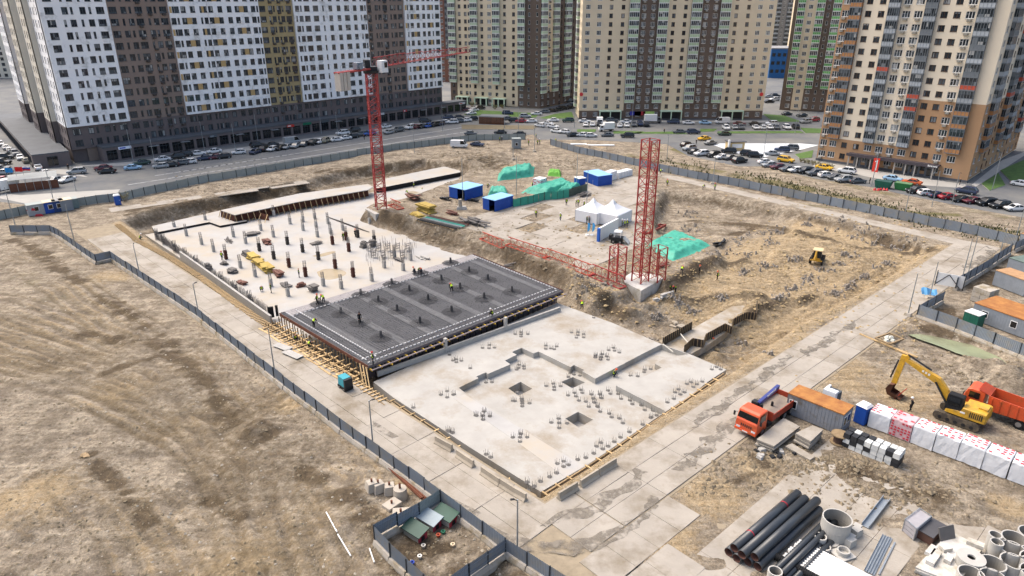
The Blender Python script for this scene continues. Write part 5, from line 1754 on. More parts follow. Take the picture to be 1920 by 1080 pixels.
fence('grey fence around the site office yard above the green pond', [(1766, 568), (1718, 596), (1790, 622), (1860, 650), (1960, 690)], h=1.5, foot=.45, seed=9, step=2.7)
fence('grey fence at the far right corner beside the barrier post', [(1900, 474), (1990, 430)], h=1.5, seed=10)
# ------------------------------------------------------------------ lamp posts and masts
lm = {}
def lamp_post(u, v, h, label, kind='lamp', z=None, foot=False, r=.07, lean=0.0):
 p = GT(u, v) if z is None else GV(u, v, z)
 t = thing('lamp_post', label, 'lamp post', p, 0, 'lamp posts and masts of the site')
 k = (round(h, 1), r)
 if k not in lm:
  mb = MB()
  mb.cyl((0, 0, -.2), (0, 0, h), r * 1.2, r * .8, 8)
  b = MB()
  b.bar((0, 0, h - .1), (.3, -.05, h + .05), .05)
  b.box((.4, -.07, h + .05), (.34, .16, .08))
  lm[k] = (mb.mesh('pole', [M_STEEL]), b.mesh('lamp_head', [M_DARK]))
 put('pole', lm[k][0], t)
 if kind == 'lamp':
  put('lamp_head', lm[k][1], t)
 if foot:
  mb = MB()
  mb.box((0, 0, .2), (1.0, 1.0, .55), taper=.75)
  mb.build('foot_block', M_FOOT, t)
 t.rotation_euler = (0, lean, random.uniform(0, 6.28))
 return t
for u, v, h, lab in ((262, 514, 5.2, 'thin lamp post by the fence, nearest the west gate bend'), (374, 596, 5.3, 'thin lamp post by the fence opposite the basement slab'), (514, 690, 5.4, 'thin lamp post by the fence opposite the rebar deck'),
     (700, 840, 5.6, 'thin lamp post by the fence opposite the near slab'), (970, 1040, 5.6, 'thin lamp post at the bottom road corner by the fence')):
 lamp_post(u, v, h, lab)
for u, v, h, lab in ((139, 450, 7, 'tall thin pole on the road near the west gate'), (29, 424, 8, 'tall pole at the west gate fence end'), (101, 378, 7.5, 'tall pole behind the cabins at the west gate'), (143, 358, 6, 'thin pole on the verge before the parked silver cars'),
     (778, 305, 9, 'thin pole on the back bank behind the crane'), (868, 378, 10, 'thin mast beside the open blue container'), (1100, 385, 8, 'slim mast in front of the green netting wall'), (968, 366, 9, 'thin mast behind the second blue container'), (1081, 350, 9, 'thin mast behind the small blue cabin')):
 lamp_post(u, v, h, lab, kind='mast')
for u, v, h, lab in ((1702, 592, 6.5, 'lattice-braced lamp post leaning by the right road bend'), (1742, 560, 6, 'lamp post beside the blue banner at the gate'), (1803, 525, 7, 'pale mast at the gate on the right road'), (1813, 520, 7, 'second pale mast close behind the gate mast'), (1694, 412, 7, 'mast with concrete foot on the right back track'),
     (1902, 455, 7, 'mast at the far right fence corner'), (1336, 345, 7, 'mast by the back-right fence below the parked cars'), (1002, 285, 8, 'mast with concrete foot at the back gate'), (962, 300, 7, 'mast on a concrete foot before the grey guard box'), (1874, 478, 5, 'short mast on the right road corner')):
 lamp_post(u, v, h, lab, kind='mast', foot=True)
for u, v, h, lab in ((250, 303, 9, 'tall street lamp at the arcade near the corner shop'), (384, 285, 9, 'tall street lamp at the arcade before the white cars'), (484, 268, 9, 'tall street lamp by the arcade near the black cars'), (603, 252, 9, 'tall street lamp by the arcade near the green sign'), (800, 226, 9, 'tall street lamp by the far arcade end'),
     (293, 320, 9, 'street lamp in the parking lane near the taxi'), (443, 290, 9, 'street lamp in the parking lane near the white compact car'), (634, 262, 9, 'street lamp in the parking lane near three white cars'), (830, 245, 9, 'street lamp with wide head by the far parking'), (972, 250, 9, 'street lamp on the cross street beside the black car'), (946, 245, 9, 'street lamp near the wooden carport'),
     (1184, 244, 10, 'street lamp before the beige block shop sign'), (1077, 240, 9, 'street lamp at the crossing by the lawn'), (1490, 252, 9, 'street lamp by the right parking before slim tower'), (1430, 302, 9, 'street lamp beside the white paved area'), (1634, 350, 9, 'street lamp by the green waste container'), (1860, 356, 9, 'street lamp on the path right of orange tower'), (1747, 388, 8, 'street lamp on the weedy verge among dark cars'), (1785, 382, 7, 'white street lamp by the dark red car'), (1250, 300, 7, 'street lamp on the bare verge beside the crane mast')):
 lamp_post(u, v, h, lab)
# ------------------------------------------------------------------ tower cranes
def lattice_tower(mb, c, w, z0, z1, rz, seg=1.5, leg=.2, br=.09, mi=0):
 pts = []
 for a in range(4):
  an = rz + math.pi / 4 + a * math.pi / 2
  pts.append(Vector((c[0] + w * .7071 * math.cos(an), c[1] + w * .7071 * math.sin(an), 0)))
 for p in pts:
  mb.bar((p.x, p.y, z0), (p.x, p.y, z1), leg, leg, mi)
 n = max(1, round((z1 - z0) / seg))
 for i in range(n):
  a, b = z0 + (z1 - z0) * i / n, z0 + (z1 - z0) * (i + 1) / n
  for k in range(4):
   p, q = pts[k], pts[(k + 1) % 4]
   if i % 2:
    p, q = q, p
   mb.bar((p.x, p.y, a), (q.x, q.y, b), br, br, mi)
   mb.bar((p.x, p.y, b), (q.x, q.y, b), br, br, mi)
def mast_section(w, h, seg=1.45, leg=.2, br=.1):
 mb = MB()
 lattice_tower(mb, (0, 0), w, 0, h, 0, seg, leg, br)
 mb.bar((w / 2 - .25, -w / 2 + .2, 0), (w / 2 - .25, -w / 2 + .2, h), .05)
 mb.bar((w / 2 - .6, -w / 2 + .2, 0), (w / 2 - .6, -w / 2 + .2, h), .05)
 return mb.mesh('mast_section', [M_RED])
# crane beside the basement slab
p = GV(715, 393, 0)
k1 = thing('tower_crane', 'red tower crane with white cab standing beside the basement slab', 'crane', p, R(20))
ms = mast_section(2.05, 5.6, leg=.2, br=.1)
for i in range(5):
 o = put('mast_section', ms, k1, (0, 0, .3 + i * 5.62))
H1 = 28.4
mb = MB()
mb.cyl((0, 0, H1), (0, 0, H1 + .5), 1.5, 1.6, 16)
mb.box((0, 0, H1 + .9), (2.2, 2.2, .8))
mb.bbox((-1.3, -1.0, H1 + 1.3), (-.2, 1.0, H1 + 2.6))
mb.build('slewing_platform', M_DARK, k1)
# directions in the crane frame: jib toward the camera's right and away
jd = Vector((math.cos(R(38)), math.sin(R(38)), 0))
def truss(mb, a, b, w, h, seg, ch=.14, br=.07, mi=0, flip=False):
 """triangular truss: two lower chords, one upper"""
 a, b = Vector(a), Vector(b)
 d = (b - a).normalized()
 s = d.cross(Vector((0, 0, 1))).normalized() * (w / 2)
 up = s.cross(d).normalized() * h
 if flip:
  up = -up
 n = max(1, round((b - a).length / seg))
 mb.bar(a - s, b - s, ch, ch, mi)
 mb.bar(a + s, b + s, ch, ch, mi)
 mb.bar(a + up, b + up, ch * 1.15, ch * 1.15, mi)
 for i in range(n):
  p, q = a.lerp(b, i / n), a.lerp(b, (i + 1) / n)
  m_ = p.lerp(q, .5)
  for e in (-s, s):
   mb.bar(p + e, m_ + up, br, br, mi)
   mb.bar(m_ + up, q + e, br, br, mi)
  mb.bar(p - s, p + s, br, br, mi)
  mb.bar(p - s, q + s, br * .8, br * .8, mi)
# the crane parent is turned 20 degrees; the jib direction is given in its frame
mb = MB()
ja, jb = jd * 1.0 + Vector((0, 0, H1 + 1.0)), jd * 34 + Vector((0, 0, H1 + 2.2))
mid = ja.lerp(jb, .3)
truss(mb, ja, mid, 1.5, 1.9, 1.8)
mb.build('jib', M_RED, k1)
for i in range(4):
 mb = MB()
 truss(mb, mid.lerp(jb, i / 4), mid.lerp(jb, (i + .985) / 4), 1.4, 1.7 - i * .2, 1.8, ch=.12, br=.06)
 mb.build('jib_section', mat('jib_faded_red', '#b06660', .6, var=.2, scale=.5) if i < 2 else M_RED, k1)
mb = MB()
cj = -jd * 9.5
sp = jd.cross(Vector((0, 0, 1)))
for e in (-.6, .6):
 mb.bar(jd * 1 + sp * e + Vector((0, 0, H1 + .9)), cj + sp * e + Vector((0, 0, H1 + .75)), .28, .32)
mb.bar(-jd * 3 + Vector((0, 0, H1 + .9)), cj + Vector((0, 0, H1 + .8)), 1.1, .06)
mb.build('counter_jib', M_RED, k1)
for k in range(3):
 mb = MB()
 q = cj + jd * (.5 + k * .95) + Vector((0, 0, H1 - .9))
 mb.box(q, (.8, 1.5, 3.4), rz=math.atan2(jd.y, jd.x))
 mb.build('counterweight', mat('counterweight_concrete', '#b5ada2', .9, var=.12), k1)
mb = MB()
q = -jd * 3.6 + Vector((0, 0, H1 + 1.7))
mb.box(q, (1.6, 1.2, 1.2), rz=math.atan2(jd.y, jd.x))
mb.cyl(q + sp * .9 + Vector((0, 0, -.2)), q - sp * .9 + Vector((0, 0, -.2)), .5, .5, 12)
for i in range(7):
 a = -jd * (2.4 + i * 1.1) + sp * .75
 mb.bar(a + Vector((0, 0, H1 + 1)), a + Vector((0, 0, H1 + 2.1)), .05)
mb.bar(-jd * 2.4 + sp * .75 + Vector((0, 0, H1 + 2.1)), -jd * 9 + sp * .75 + Vector((0, 0, H1 + 2.1)), .05)
mb.build('winch', M_GREYPAINT, k1)
q = jd * 1.8 + sp * 1.5 + Vector((0, 0, H1 + .35))
cab = MB()
cab.box(q + Vector((0, 0, .9)), (1.9, 1.35, 2.3), rz=math.atan2(jd.y, jd.x), taper=.92)
cabo = cab.build('cab', M_WHITE, k1)
cg = MB()
cg.box(q + jd * .88 + Vector((0, 0, 1.1)), (.25, 1.1, 1.4), rz=math.atan2(jd.y, jd.x))
cg.box(q + sp * .6 + jd * .3 + Vector((0, 0, 1.2)), (.8, .25, 1.0), rz=math.atan2(jd.y, jd.x))
cg.build('cab_glass', M_GLASSD, cabo)
mb = MB()
mb.box((0, 0, -.8), (5.2, 5.2, 1.6), rz=R(15))
mb.build('foundation_block', M_CONC2, k1)
# crane mast under erection on its foundation block
ZB2 = -.15
p2 = GV(1200, 527, ZB2)
k2 = thing('tower_crane_mast', 'tall red crane mast under erection on a white concrete block', 'crane mast', (p2.x, p2.y, ZB2), R(40))
ms2 = mast_section(1.9, 5.7, leg=.17, br=.075)
for i in range(4):
 put('mast_section', ms2, k2, (0, 0, i * 5.72))
fb = thing('crane_foundation', 'white concrete block carrying the red mast and its two spare sections', 'foundation')
mb = MB()
poly = GP([(1163, 525), (1195, 503), (1246, 520), (1202, 545)], ZB2)
mb.prism(poly, -3.0, ZB2 - .01)
mb.build('block', mat('pale_block', '#bdbab3', .9, var=.12, scale=.8, dirt=('#9a927f', .4, .6)), fb)
for (u, v), lab in (((1156, 524), 'spare red mast section standing left of the tall crane mast'), ((1231, 525), 'spare red mast section standing right of the tall crane mast')):
 q = GV(u, v, ZB2)
 t = thing('mast_section', lab, 'crane section', (q.x, q.y, ZB2), R(38), 'spare red mast sections beside the crane')
 mb = MB()
 lattice_tower(mb, (0, 0), 1.9, 0, 5.7, 0, 1.45, .16, .07)
 mb.build('frame', M_RED, t)
 mb = MB()
 for x in (-.35, .0):
  mb.bar((x, .75, 0), (x, .75, 5.7), .05)
 for i in range(14):
  mb.bar((-.35, .75, .3 + i * .38), (0, .75, .3 + i * .38), .04)
 mb.build('ladder', M_RED, t)
# jib sections lying along the platform edge
for (a, b, w, h, lab, m) in (((1168, 541), (1110, 517), 1.5, 1.9, 'red jib section lying at the foot of the crane mast block', M_RED),
       ((1108, 516), (1025, 484), 1.5, 1.7, 'orange red jib truss lying on the platform edge, second from the mast', M_REDORANGE),
       ((1022, 483), (952, 460), 1.4, 1.5, 'slim jib truss with pale lower chords lying on the platform edge, third from the mast', M_REDORANGE),
       ((945, 462), (905, 447), 1.4, 1.3, 'short rusty jib truss lying near the reinforcement stacks', M_REDORANGE),
       ((752, 393), (733, 385), 1.6, 1.4, 'orange truss lying at the foot of the red tower crane', M_REDORANGE)):
 A, B = GT(*a, .15), GT(*b, .15)
 t = thing('jib_section', lab, 'crane section', (0, 0, 0), 0, 'jib sections lying on the ground')
 mb = MB()
 truss(mb, A, B, w, h, 1.5, ch=.11, br=.05)
 mb.build('truss', m, t)
 mb = MB()
 d = (B - A).normalized()
 s = d.cross(Vector((0, 0, 1))) * (w / 2)
 for e in (A, B):
  mb.bar(e - s, e + s, .2, .2)
 mb.build('end_frame', m, t)
# loose red frame behind the tarpaulin
A, B = GT(1212, 440, .3), GT(1243, 424, .3)
t = thing('steel_truss', 'dull red steel frame lying behind the mast beside the big tarpaulin', 'crane section')
mb = MB()
s = (B - A).normalized().cross(Vector((0, 0, 1))) * .6
for e in (-1, 1):
 mb.bar(A + s * e, B + s * e, .2, .5)
for i in range(6):
 q = A.lerp(B, i / 5)
 mb.bar(q - s, q + s, .12, .3)
mb.build('frame', mat('dull_red', '#8c3a32', .7, var=.2), t)
# ------------------------------------------------------------------ cars
def loft(mb, rings, mi=0, cap=True):
 n = len(rings[0])
 vs = [p for r in rings for p in r]
 fs = []
 for i in range(len(rings) - 1):
  for j in range(n):
   k = (j + 1) % n
   fs.append((i * n + j, i * n + k, (i + 1) * n + k, (i + 1) * n + j))
 if cap:
  fs.append(tuple(range(n - 1, -1, -1)))
  fs.append(tuple((len(rings) - 1) * n + j for j in range(n)))
 mb.add(vs, fs, mi)
CAR_PAINT = {}
PAINTS = {'white': '#cfd0cf', 'silver': '#9b9fa1', 'grey': '#5e6265', 'black': '#1d1f21', 'navy': '#27324b', 'blue': '#2d549b', 'red': '#8c2530', 'maroon': '#5a2630', 'yellow': '#d3a422',
  'green': '#2f453c', 'pale blue': '#8fb0c9', 'orange': '#b8572b', 'brown': '#5b4a3b', 'khaki': '#83806f'}
def paint(c):
 return mat('paint_' + c.replace(' ', '_'), PAINTS[c], .28, var=.05, spec=.6, metal=.15 if c in ('silver', 'grey') else 0)
def body_ring(x, hw, zb, zt, hw2):
 """lower body section seen along the car, 10 points"""
 return [(x, -hw * .9, zb), (x, -hw, zb + .18), (x, -hw, (zb + zt) / 2 + .05), (x, -hw2, zt - .04), (x, -hw2 * .8, zt), (x, hw2 * .8, zt), (x, hw2, zt - .04), (x, hw, (zb + zt) / 2 + .05), (x, hw, zb + .18), (x, hw * .9, zb)]
_cm = {}
CAR_SPEC = {  # length, width, belt, roof, bonnet end, screen top, roof end, tail
 'sedan': dict(L=4.5, W=1.78, belt=.92, roof=1.45, st=[(-2.25, .55, .62), (-2.15, .58, .8), (-1.9, .3, .86), (-.95, .25, .95), (.9, .25, .96), (1.5, .25, .98), (2.1, .3, .95), (2.25, .5, .7)], cab=(-1.0, -.35, .85, 1.55)),
 'hatch': dict(L=4.1, W=1.75, belt=.95, roof=1.5, st=[(-2.05, .55, .62), (-1.95, .5, .82), (-1.7, .3, .88), (-.85, .25, .97), (.9, .25, 1.0), (1.7, .25, 1.02), (1.98, .3, 1.0), (2.05, .5, .75)], cab=(-.95, -.3, 1.3, 1.92)),
 'suv': dict(L=4.6, W=1.9, belt=1.1, roof=1.75, st=[(-2.3, .6, .75), (-2.2, .45, .98), (-1.9, .38, 1.05), (-1.0, .35, 1.12), (.9, .35, 1.14), (1.9, .35, 1.15), (2.22, .4, 1.12), (2.3, .55, .85)], cab=(-1.1, -.45, 1.6, 2.15)),
 'van': dict(L=5.3, W=2.0, belt=1.25, roof=2.35, st=[(-2.65, .6, .8), (-2.5, .4, 1.1), (-2.1, .35, 1.25), (-1.6, .35, 1.3), (.9, .35, 1.3), (2.0, .35, 1.3), (2.6, .4, 1.3), (2.65, .5, 1.25)], cab=(-2.2, -1.45, 2.5, 2.63)),
}
def car_meshes(kind):
 if kind in _cm:
  return _cm[kind]
 S = CAR_SPEC[kind]
 hw = S['W'] / 2
 mb = MB()
 rings = []
 for i, (x, zb, zt) in enumerate(S['st']):
  e = .86 if i in (0, len(S['st']) - 1) else (.95 if i in (1, len(S['st']) - 2) else 1)
  rings.append(body_ring(x, hw * e, zb, zt, hw * .93 * e))
 loft(mb, rings)
 x0, x1, x2, x3 = S['cab']
 zb, zt = S['belt'] + .02, S['roof']
 wb, wt = hw * .9, hw * .72
 if kind == 'van':
  wb, wt = hw * .97, hw * .88
 # roof and pillars
 mb.add([(x1 - .06, -wt, zt - .05), (x2 + .04, -wt, zt - .05), (x2 + .04, wt, zt - .05), (x1 - .06, wt, zt - .05), (x1 + .1, -wt * .85, zt), (x2 - .1, -wt * .85, zt), (x2 - .1, wt * .85, zt), (x1 + .1, wt * .85, zt)],
  [(4, 5, 6, 7), (0, 1, 5, 4), (1, 2, 6, 5), (2, 3, 7, 6), (3, 0, 4, 7)])
 for s in (-1, 1):
  for (xa, xb_) in ((x0, x1), (x3, x2), (lerp(x0, x3, .5), lerp(x1, x2, .5))):
   mb.bar((xa, s * wb, zb), (xb_, s * wt, zt - .04), .09, .07)
 if kind == 'van':
  mb.add([(x1 + .95, -wb, zb), (x3, -wb, zb), (x3 - .05, wb * 0 - wt, zt - .05), (x1 + .9, -wt, zt - .05), (x1 + .95, wb, zb), (x3, wb, zb), (x3 - .05, wt, zt - .05), (x1 + .9, wt, zt - .05)],
   [(0, 1, 2, 3), (7, 6, 5, 4), (1, 5, 6, 2)])
 g = MB()
 i = .02
 g.add([(x0 + i, -wb + i, zb - .03), (x3 - i, -wb + i, zb - .03), (x3 - i, wb - i, zb - .03), (x0 + i, wb - i, zb - .03), (x1, -wt + i, zt - .045), (x2, -wt + i, zt - .045), (x2, wt - i, zt - .045), (x1, wt - i, zt - .045)],
  [(0, 1, 5, 4), (1, 2, 6, 5), (2, 3, 7, 6), (3, 0, 4, 7)])
 w = MB()
 w.cyl((0, -.1, 0), (0, .1, 0), .33 if kind != 'suv' else .37, None, 12, 0)
 w.cyl((0, -.105, 0), (0, .105, 0), .2, None, 10, 1)
 lt = MB()
 lt.bbox((S['st'][0][0] + .02, -.32, -.09), (S['st'][0][0] + .22, .0, .06))
 tl = MB()
 tl.bbox((S['st'][-1][0] - .2, -.2, -.12), (S['st'][-1][0] - .01, .06, .14))
 _cm[kind] = dict(body=mb, glass=g.mesh('windows', [M_GLASSD]), wheel=w.mesh('wheel', [M_BLACK, M_STEEL]), head=lt.mesh('headlight', [mat('lamp_glass', '#c9ced2', .15, spec=.6)]), tail=tl.mesh('tail_light', [mat('tail_red', '#8c1c1c', .3)]),
     lz=S['st'][1][2] - .12, tz=S['st'][-1][2] + .12, x=S['st'][-1][0] * .62, xf=S['st'][0][0] * .66, hw=hw, r=.33 if kind != 'suv' else .37)
 return _cm[kind]
_body = {}
CAR_N = [0]
def car(kind, col, x, y, heading, label, group, parts=True, z=0.0):
 m = car_meshes(kind)
 k = (kind, col)
 if k not in _body:
  _body[k] = m['body'].mesh('body', [paint(col)], smooth=False)
 t = tag(empty('car' if kind != 'van' else 'van', (x, y, z + .01), heading), label, 'van' if kind == 'van' else 'car', group)
 put('body', _body[k], t)
 put('windows', m['glass'], t)
 for sx in (m['xf'], m['x']):
  for sy in (-1, 1):
   put('wheel', m['wheel'], t, (sx, sy * (m['hw'] - .09), m['r']))
 if parts:
  for sy in (-1, 1):
   put('headlight', m['head'], t, (0, sy * .62 + (.16 if sy > 0 else .16), m['lz']))
   put('tail_light', m['tail'], t, (0, sy * .68 + .07, m['tz'] - .1))
 CAR_N[0] += 1
 return t
AL = math.degrees(math.atan2(.715, .70))       # along the arcade street
WA = math.degrees(math.atan2(86, -71))         # along the west wing
ER = math.degrees(math.atan2(ED.y, ED.x))      # along the orange tower
KW = {'s': 'sedan', 'h': 'hatch', 'u': 'suv', 'v': 'van'}
NOUN = {'s': 'saloon car', 'h': 'hatchback', 'u': 'SUV', 'v': 'van'}
COLK = {'w': 'white', 'i': 'silver', 'g': 'grey', 'k': 'black', 'n': 'navy', 'b': 'blue', 'r': 'red', 'm': 'maroon', 'y': 'yellow', 'e': 'green', 'p': 'pale blue', 'o': 'orange', 't': 'brown', 'x': 'khaki'}
# (row description, group, heading, [(u, v, colour+kind) or with own heading])
ROWS = [
 ('in the parking row along the west podium, counted from far end', 'cars along the west podium', WA + 180, [(2, 272, 'wh'), (12, 279, 'ws'), (20, 284, 'is'), (29, 290, 'gu'), (39, 298, 'ws'), (50, 304, 'xh'), (66, 310, 'ks'), (73, 317, 'ws'), (86, 327, 'ws')]),
 ('in the west lot by the picture edge, counted from far end', 'cars in the west lot', WA + 60, [(11, 297, 'ku'), (5, 307, 'ku'), (3, 318, 'gs'), (8, 326, 'is'), (8, 340, 'rs')]),
 ('beside the white tent roof, counted from the flags', 'cars beside the tent roof', AL + 20, [(104, 341, 'is'), (126, 340, 'ws')]),
 ('on the street before the corner podium, counted from west', 'cars on the corner street', 20, [(145, 325, 'iu'), (194, 318, 'ms'), (201, 324, 'ks')]),
 ('in the near arcade row, counted from corner shop', 'near row of cars by the arcade', AL - 18, [(250, 317, 'ps'), (302, 314, 'ih'), (320, 312, 'ks'), (340, 308, 'gh'), (355, 306, 'wh'), (385, 299, 'ns'), (405, 297, 'ms'), (420, 296, 'kh'), (448, 288, 'wh')]),
 ('close to the arcade wall, counted from corner shop', 'far row of cars by the arcade', AL - 12, [(267, 308, 'es'), (305, 301, 'ws'), (333, 297, 'ku'), (346, 293, 'ku'), (372, 290, 'ws'), (402, 286, 'ws'), (483, 275, 'ku')]),
 ('in the second arcade row, counted from corner shop', 'second row of cars by the arcade', AL + 32, [(479, 287, 'ns'), (497, 282, 'ku'), (511, 282, 'wh'), (525, 280, 'kh'), (538, 278, 'ih'), (554, 276, 'is'), (570, 273, 'gh'), (589, 270, 'ku'), (600, 268, 'wh'), (612, 266, 'xu')]),
 ('in the row behind the red mast, counted from west', 'cars behind the red mast', AL - 10, [(510, 274, 'ks'), (548, 269, 'iv'), (632, 264, 'ws'), (647, 261, 'ws'), (643, 252, 'wu'), (662, 258, 'kh'), (664, 247, 'ku'), (678, 254, 'gu'), (693, 253, 'bu')]),
 ('in the far arcade row beyond the mast, counted from mast', 'cars beyond the red mast', AL + 10, [(724, 239, 'ws'), (729, 250, 'ih'), (747, 246, 'gu'), (770, 241, 'wu'), (783, 240, 'mh'), (793, 239, 'ks'), (803, 238, 'bh'), (815, 236, 'ku'), (826, 234, 'nh')]),
 ('in the lot at the arcade end, counted from arcade', 'cars at the arcade end', 10, [(798, 229, 'ku'), (839, 223, 'nu'), (837, 231, 'wh'), (848, 231, 'wu'), (859, 221, 'ks'), (858, 229, 'gu'), (866, 228, 'wh'), (874, 227, 'ws'), (885, 225, 'ku')]),
 ('before the cream tower entrance, counted from arcade', 'cars before the cream tower', 35, [(875, 207, 'ms'), (888, 208, 'ws'), (900, 204, 'ku'), (883, 214, 'ws')]),
 ('moving on the street behind the back fence, counted from mast', 'cars on the back street', 0, [(883, 252, 'gs'), (938, 250, 'ks'), (974, 253, 'ks')]),
 ('parked around the wooden carport, counted from carport', 'cars by the carport', 0, [(952, 214, 'nu'), (951, 224, 'gs'), (965, 228, 'ku'), (977, 229, 'rs'), (996, 229, 'ws'), (985, 220, 'iu'), (1006, 215, 'ws'), (1021, 211, 'gs')]),
 ('in the dark row on the drive beside lawn, counted from carport', 'dark cars on the drive', 18, [(1036, 209, 'ks'), (1046, 207, 'ks'), (1056, 205, 'ku'), (1067, 203, 'ks'), (1077, 201, 'kh')]),
 ('in the court beside cream tower, counted from near end', 'cars in the court', 50, [(1077, 194, 'iu'), (1065, 191, 'ku'), (1055, 188, 'ys'), (1043, 191, 'ku'), (1027, 190, 'is'), (1018, 179, 'ws'), (1032, 177, 'ou'), (1047, 181, 'ku'), (1058, 180, 'ws'), (1067, 179, 'ks'), (1075, 178, 'ks')]),
 ('queueing at the crossing behind the back gate, counted from fence', 'cars queueing at the crossing', -38, [(1012, 237, 'wh'), (1026, 233, 'ws'), (1037, 239, 'ws'), (1044, 248, 'ws'), (1058, 249, 'wh')]),
 ('on the road behind the back-right fence, counted from the crossing', 'cars on the road behind the fence', 2, [(1074, 255, 'ks'), (1092, 255, 'ws'), (1108, 256, 'wh'), (1138, 255, 'gs'), (1176, 257, 'ku'), (1273, 249, 'gs'), (1300, 250, 'nu'), (1358, 253, 'es')]),
 ('along the kerb of the beige block, counted from the lawn', 'cars along the beige block', 0, [(1037, 227, 'ws'), (1065, 228, 'eu'), (1096, 229, 'ws'), (1147, 228, 'gu'), (1173, 230, 'ws'), (1262, 231, 'nu'), (1291, 232, 'ws'), (1322, 232, 'ps'), (1354, 231, 'wv'), (1386, 234, 'ms'), (1416, 234, 'ks'), (1447, 234, 'wu')]),
 ('in the nose-in row on the green verge, counted from crossing', 'nose-in cars on the green verge', 85, [(1098, 236, 'wh'), (1111, 235, 'ws'), (1123, 235, 'kh'), (1148, 236, 'wh'), (1162, 237, 'ws'), (1175, 237, 'wh'), (1188, 236, 'gu'), (1200, 235, 'nu'), (1212, 236, 'ku')]),
 ('in the second nose-in row by the beige block, counted from van', 'second nose-in row of cars', 85, [(1361, 242, 'wu'), (1377, 241, 'ih'), (1389, 241, 'gu'), (1417, 241, 'ws'), (1430, 241, 'wh'), (1443, 241, 'wh'), (1456, 241, 'gh'), (1475, 241, 'wu'), (1491, 240, 'ku')]),
 ('near the slim tower, counted from the beige block', 'cars near the slim tower', 15, [(1475, 215, 'ks'), (1503, 218, 'ks'), (1510, 230, 'iu'), (1525, 227, 'ru'), (1440, 182, 'is'), (1453, 181, 'ku'), (1452, 188, 'wu'), (1442, 192, 'ks')]),
 ('in the bend before the white paved area, counted from the taxi', 'cars before the white paved area', 25, [(1320, 262, 'ys'), (1332, 270, 'gs'), (1288, 275, 'ku'), (1292, 281, 'iu'), (1301, 287, 'ks'), (1315, 291, 'wu'), (1337, 293, 'ku'), (1353, 297, 'ws'), (1367, 298, 'gs'), (1386, 304, 'ku')]),
 ('beside the white paved area, counted from the kiosk', 'cars beside the white paved area', -20, [(1366, 286, 'ku'), (1402, 291, 'ku'), (1415, 294, 'ku'), (1447, 290, 'is'), (1466, 284, 'nu'), (1483, 280, 'gu')]),
 ('in the verge row before the orange tower, counted from street lamp', 'verge row before the orange tower', ER + 55, [(1435, 306, 'ws'), (1441, 312, 'ih'), (1458, 316, 'mh'), (1475, 320, 'gh'), (1491, 322, 'wh'), (1510, 324, 'ku'), (1528, 328, 'gu'), (1548, 331, 'wh'), (1566, 335, 'gs'), (1581, 340, 'iu'), (1606, 342, 'gs')]),
 ('parked at the orange tower front, counted from hedge', 'cars at the orange tower front', ER, [(1473, 303, 'yu'), (1545, 317, 'ys'), (1587, 324, 'wu'), (1673, 338, 'ps'), (1709, 345, 'os'), (1811, 362, 'nu'), (1914, 348, 'ws')]),
 ('in the verge row past the waste containers, counted from skip', 'verge row past the waste containers', ER + 50, [(1717, 361, 'ku'), (1737, 365, 'wh'), (1757, 369, 'ns'), (1777, 372, 'rs'), (1802, 377, 'ks'), (1823, 380, 'ms'), (1849, 384, 'ku'), (1874, 389, 'ku'), (1902, 394, 'ws')]),
]
cr_ = random.Random(3)
for desc, grp, hd, lst in ROWS:
 for i, (u, v, ck) in enumerate(lst):
  x, y = G(u, v + 1)
  col, kd = COLK[ck[0]], ck[1]
  lab = '%s %s %s' % (col, NOUN[kd], desc.replace('counted', ordinal(i) + ' counted'))
  if ck == 'ys' and grp.startswith('cars before'):
   lab = 'yellow taxi saloon turning in the bend before the white paved area'
  h = hd + (180 if cr_.random() < .35 else 0) + cr_.uniform(-6, 6)
  car(KW[kd], col, x, y, R(h), lab, grp, parts=(y < 215))
# cars inside the site
for u, v, ck, hd, lab in ((861, 277, 'wv', 172, 'white delivery van parked inside the back fence'), (895, 274, 'ns', 165, 'dark blue saloon parked inside the back fence beside the white van')):
 p = GT(u, v)
 car(KW[ck[1]], COLK[ck[0]], p.x, p.y, R(hd), lab, 'vehicles inside the back fence', z=p.z)
def box_truck(u, v, hd, cabcol, boxcol, label, L=4.2, hb=2.3):
 p = GT(u, v)
 t = thing('box_truck', label, 'truck', (p.x, p.y, .01), R(hd))
 mb = MB()
 loft(mb, [[(x, -w, zb), (x, -w, zt), (x, w, zt), (x, w, zb)] for x, w, zb, zt in ((-3.4, .85, .5, 1.2), (-3.3, .95, .45, 1.4), (-2.85, .95, .45, 2.15), (-1.75, .95, .45, 2.25))])
 c = mb.build('cab', paint(cabcol), t)
 g = MB()
 g.add([(-3.32, -.85, 1.42), (-3.32, .85, 1.42), (-2.9, .82, 2.08), (-2.9, -.82, 2.08)], [(0, 1, 2, 3)])
 for s in (-1, 1):
  g.bbox((-2.85, s * .955 - .01, 1.35), (-2.0, s * .955 + .01, 2.0))
 g.build('windows', M_GLASSD, c)
 mb = MB()
 mb.bbox((-1.65, -1.08, .85), (-1.65 + L, 1.08, .85 + hb))
 for x in (-1.65, -1.65 + L - .06):
  mb.bbox((x - .02, -1.1, .83), (x + .08, 1.1, .87 + hb))
 mb.build('cargo_box', boxcol, t)
 mb = MB()
 mb.bbox((-3.0, -.4, .45), (-1.65 + L, .4, .8))
 mb.build('chassis', M_DARK, t)
 for x in (-2.6, L - 2.8):
  for s in (-1, 1):
   w = MB()
   w.cyl((x, s * .85 - .12, .4), (x, s * .85 + .12, .4), .4, None, 12)
   w.build('wheel', M_BLACK, t)
 return t
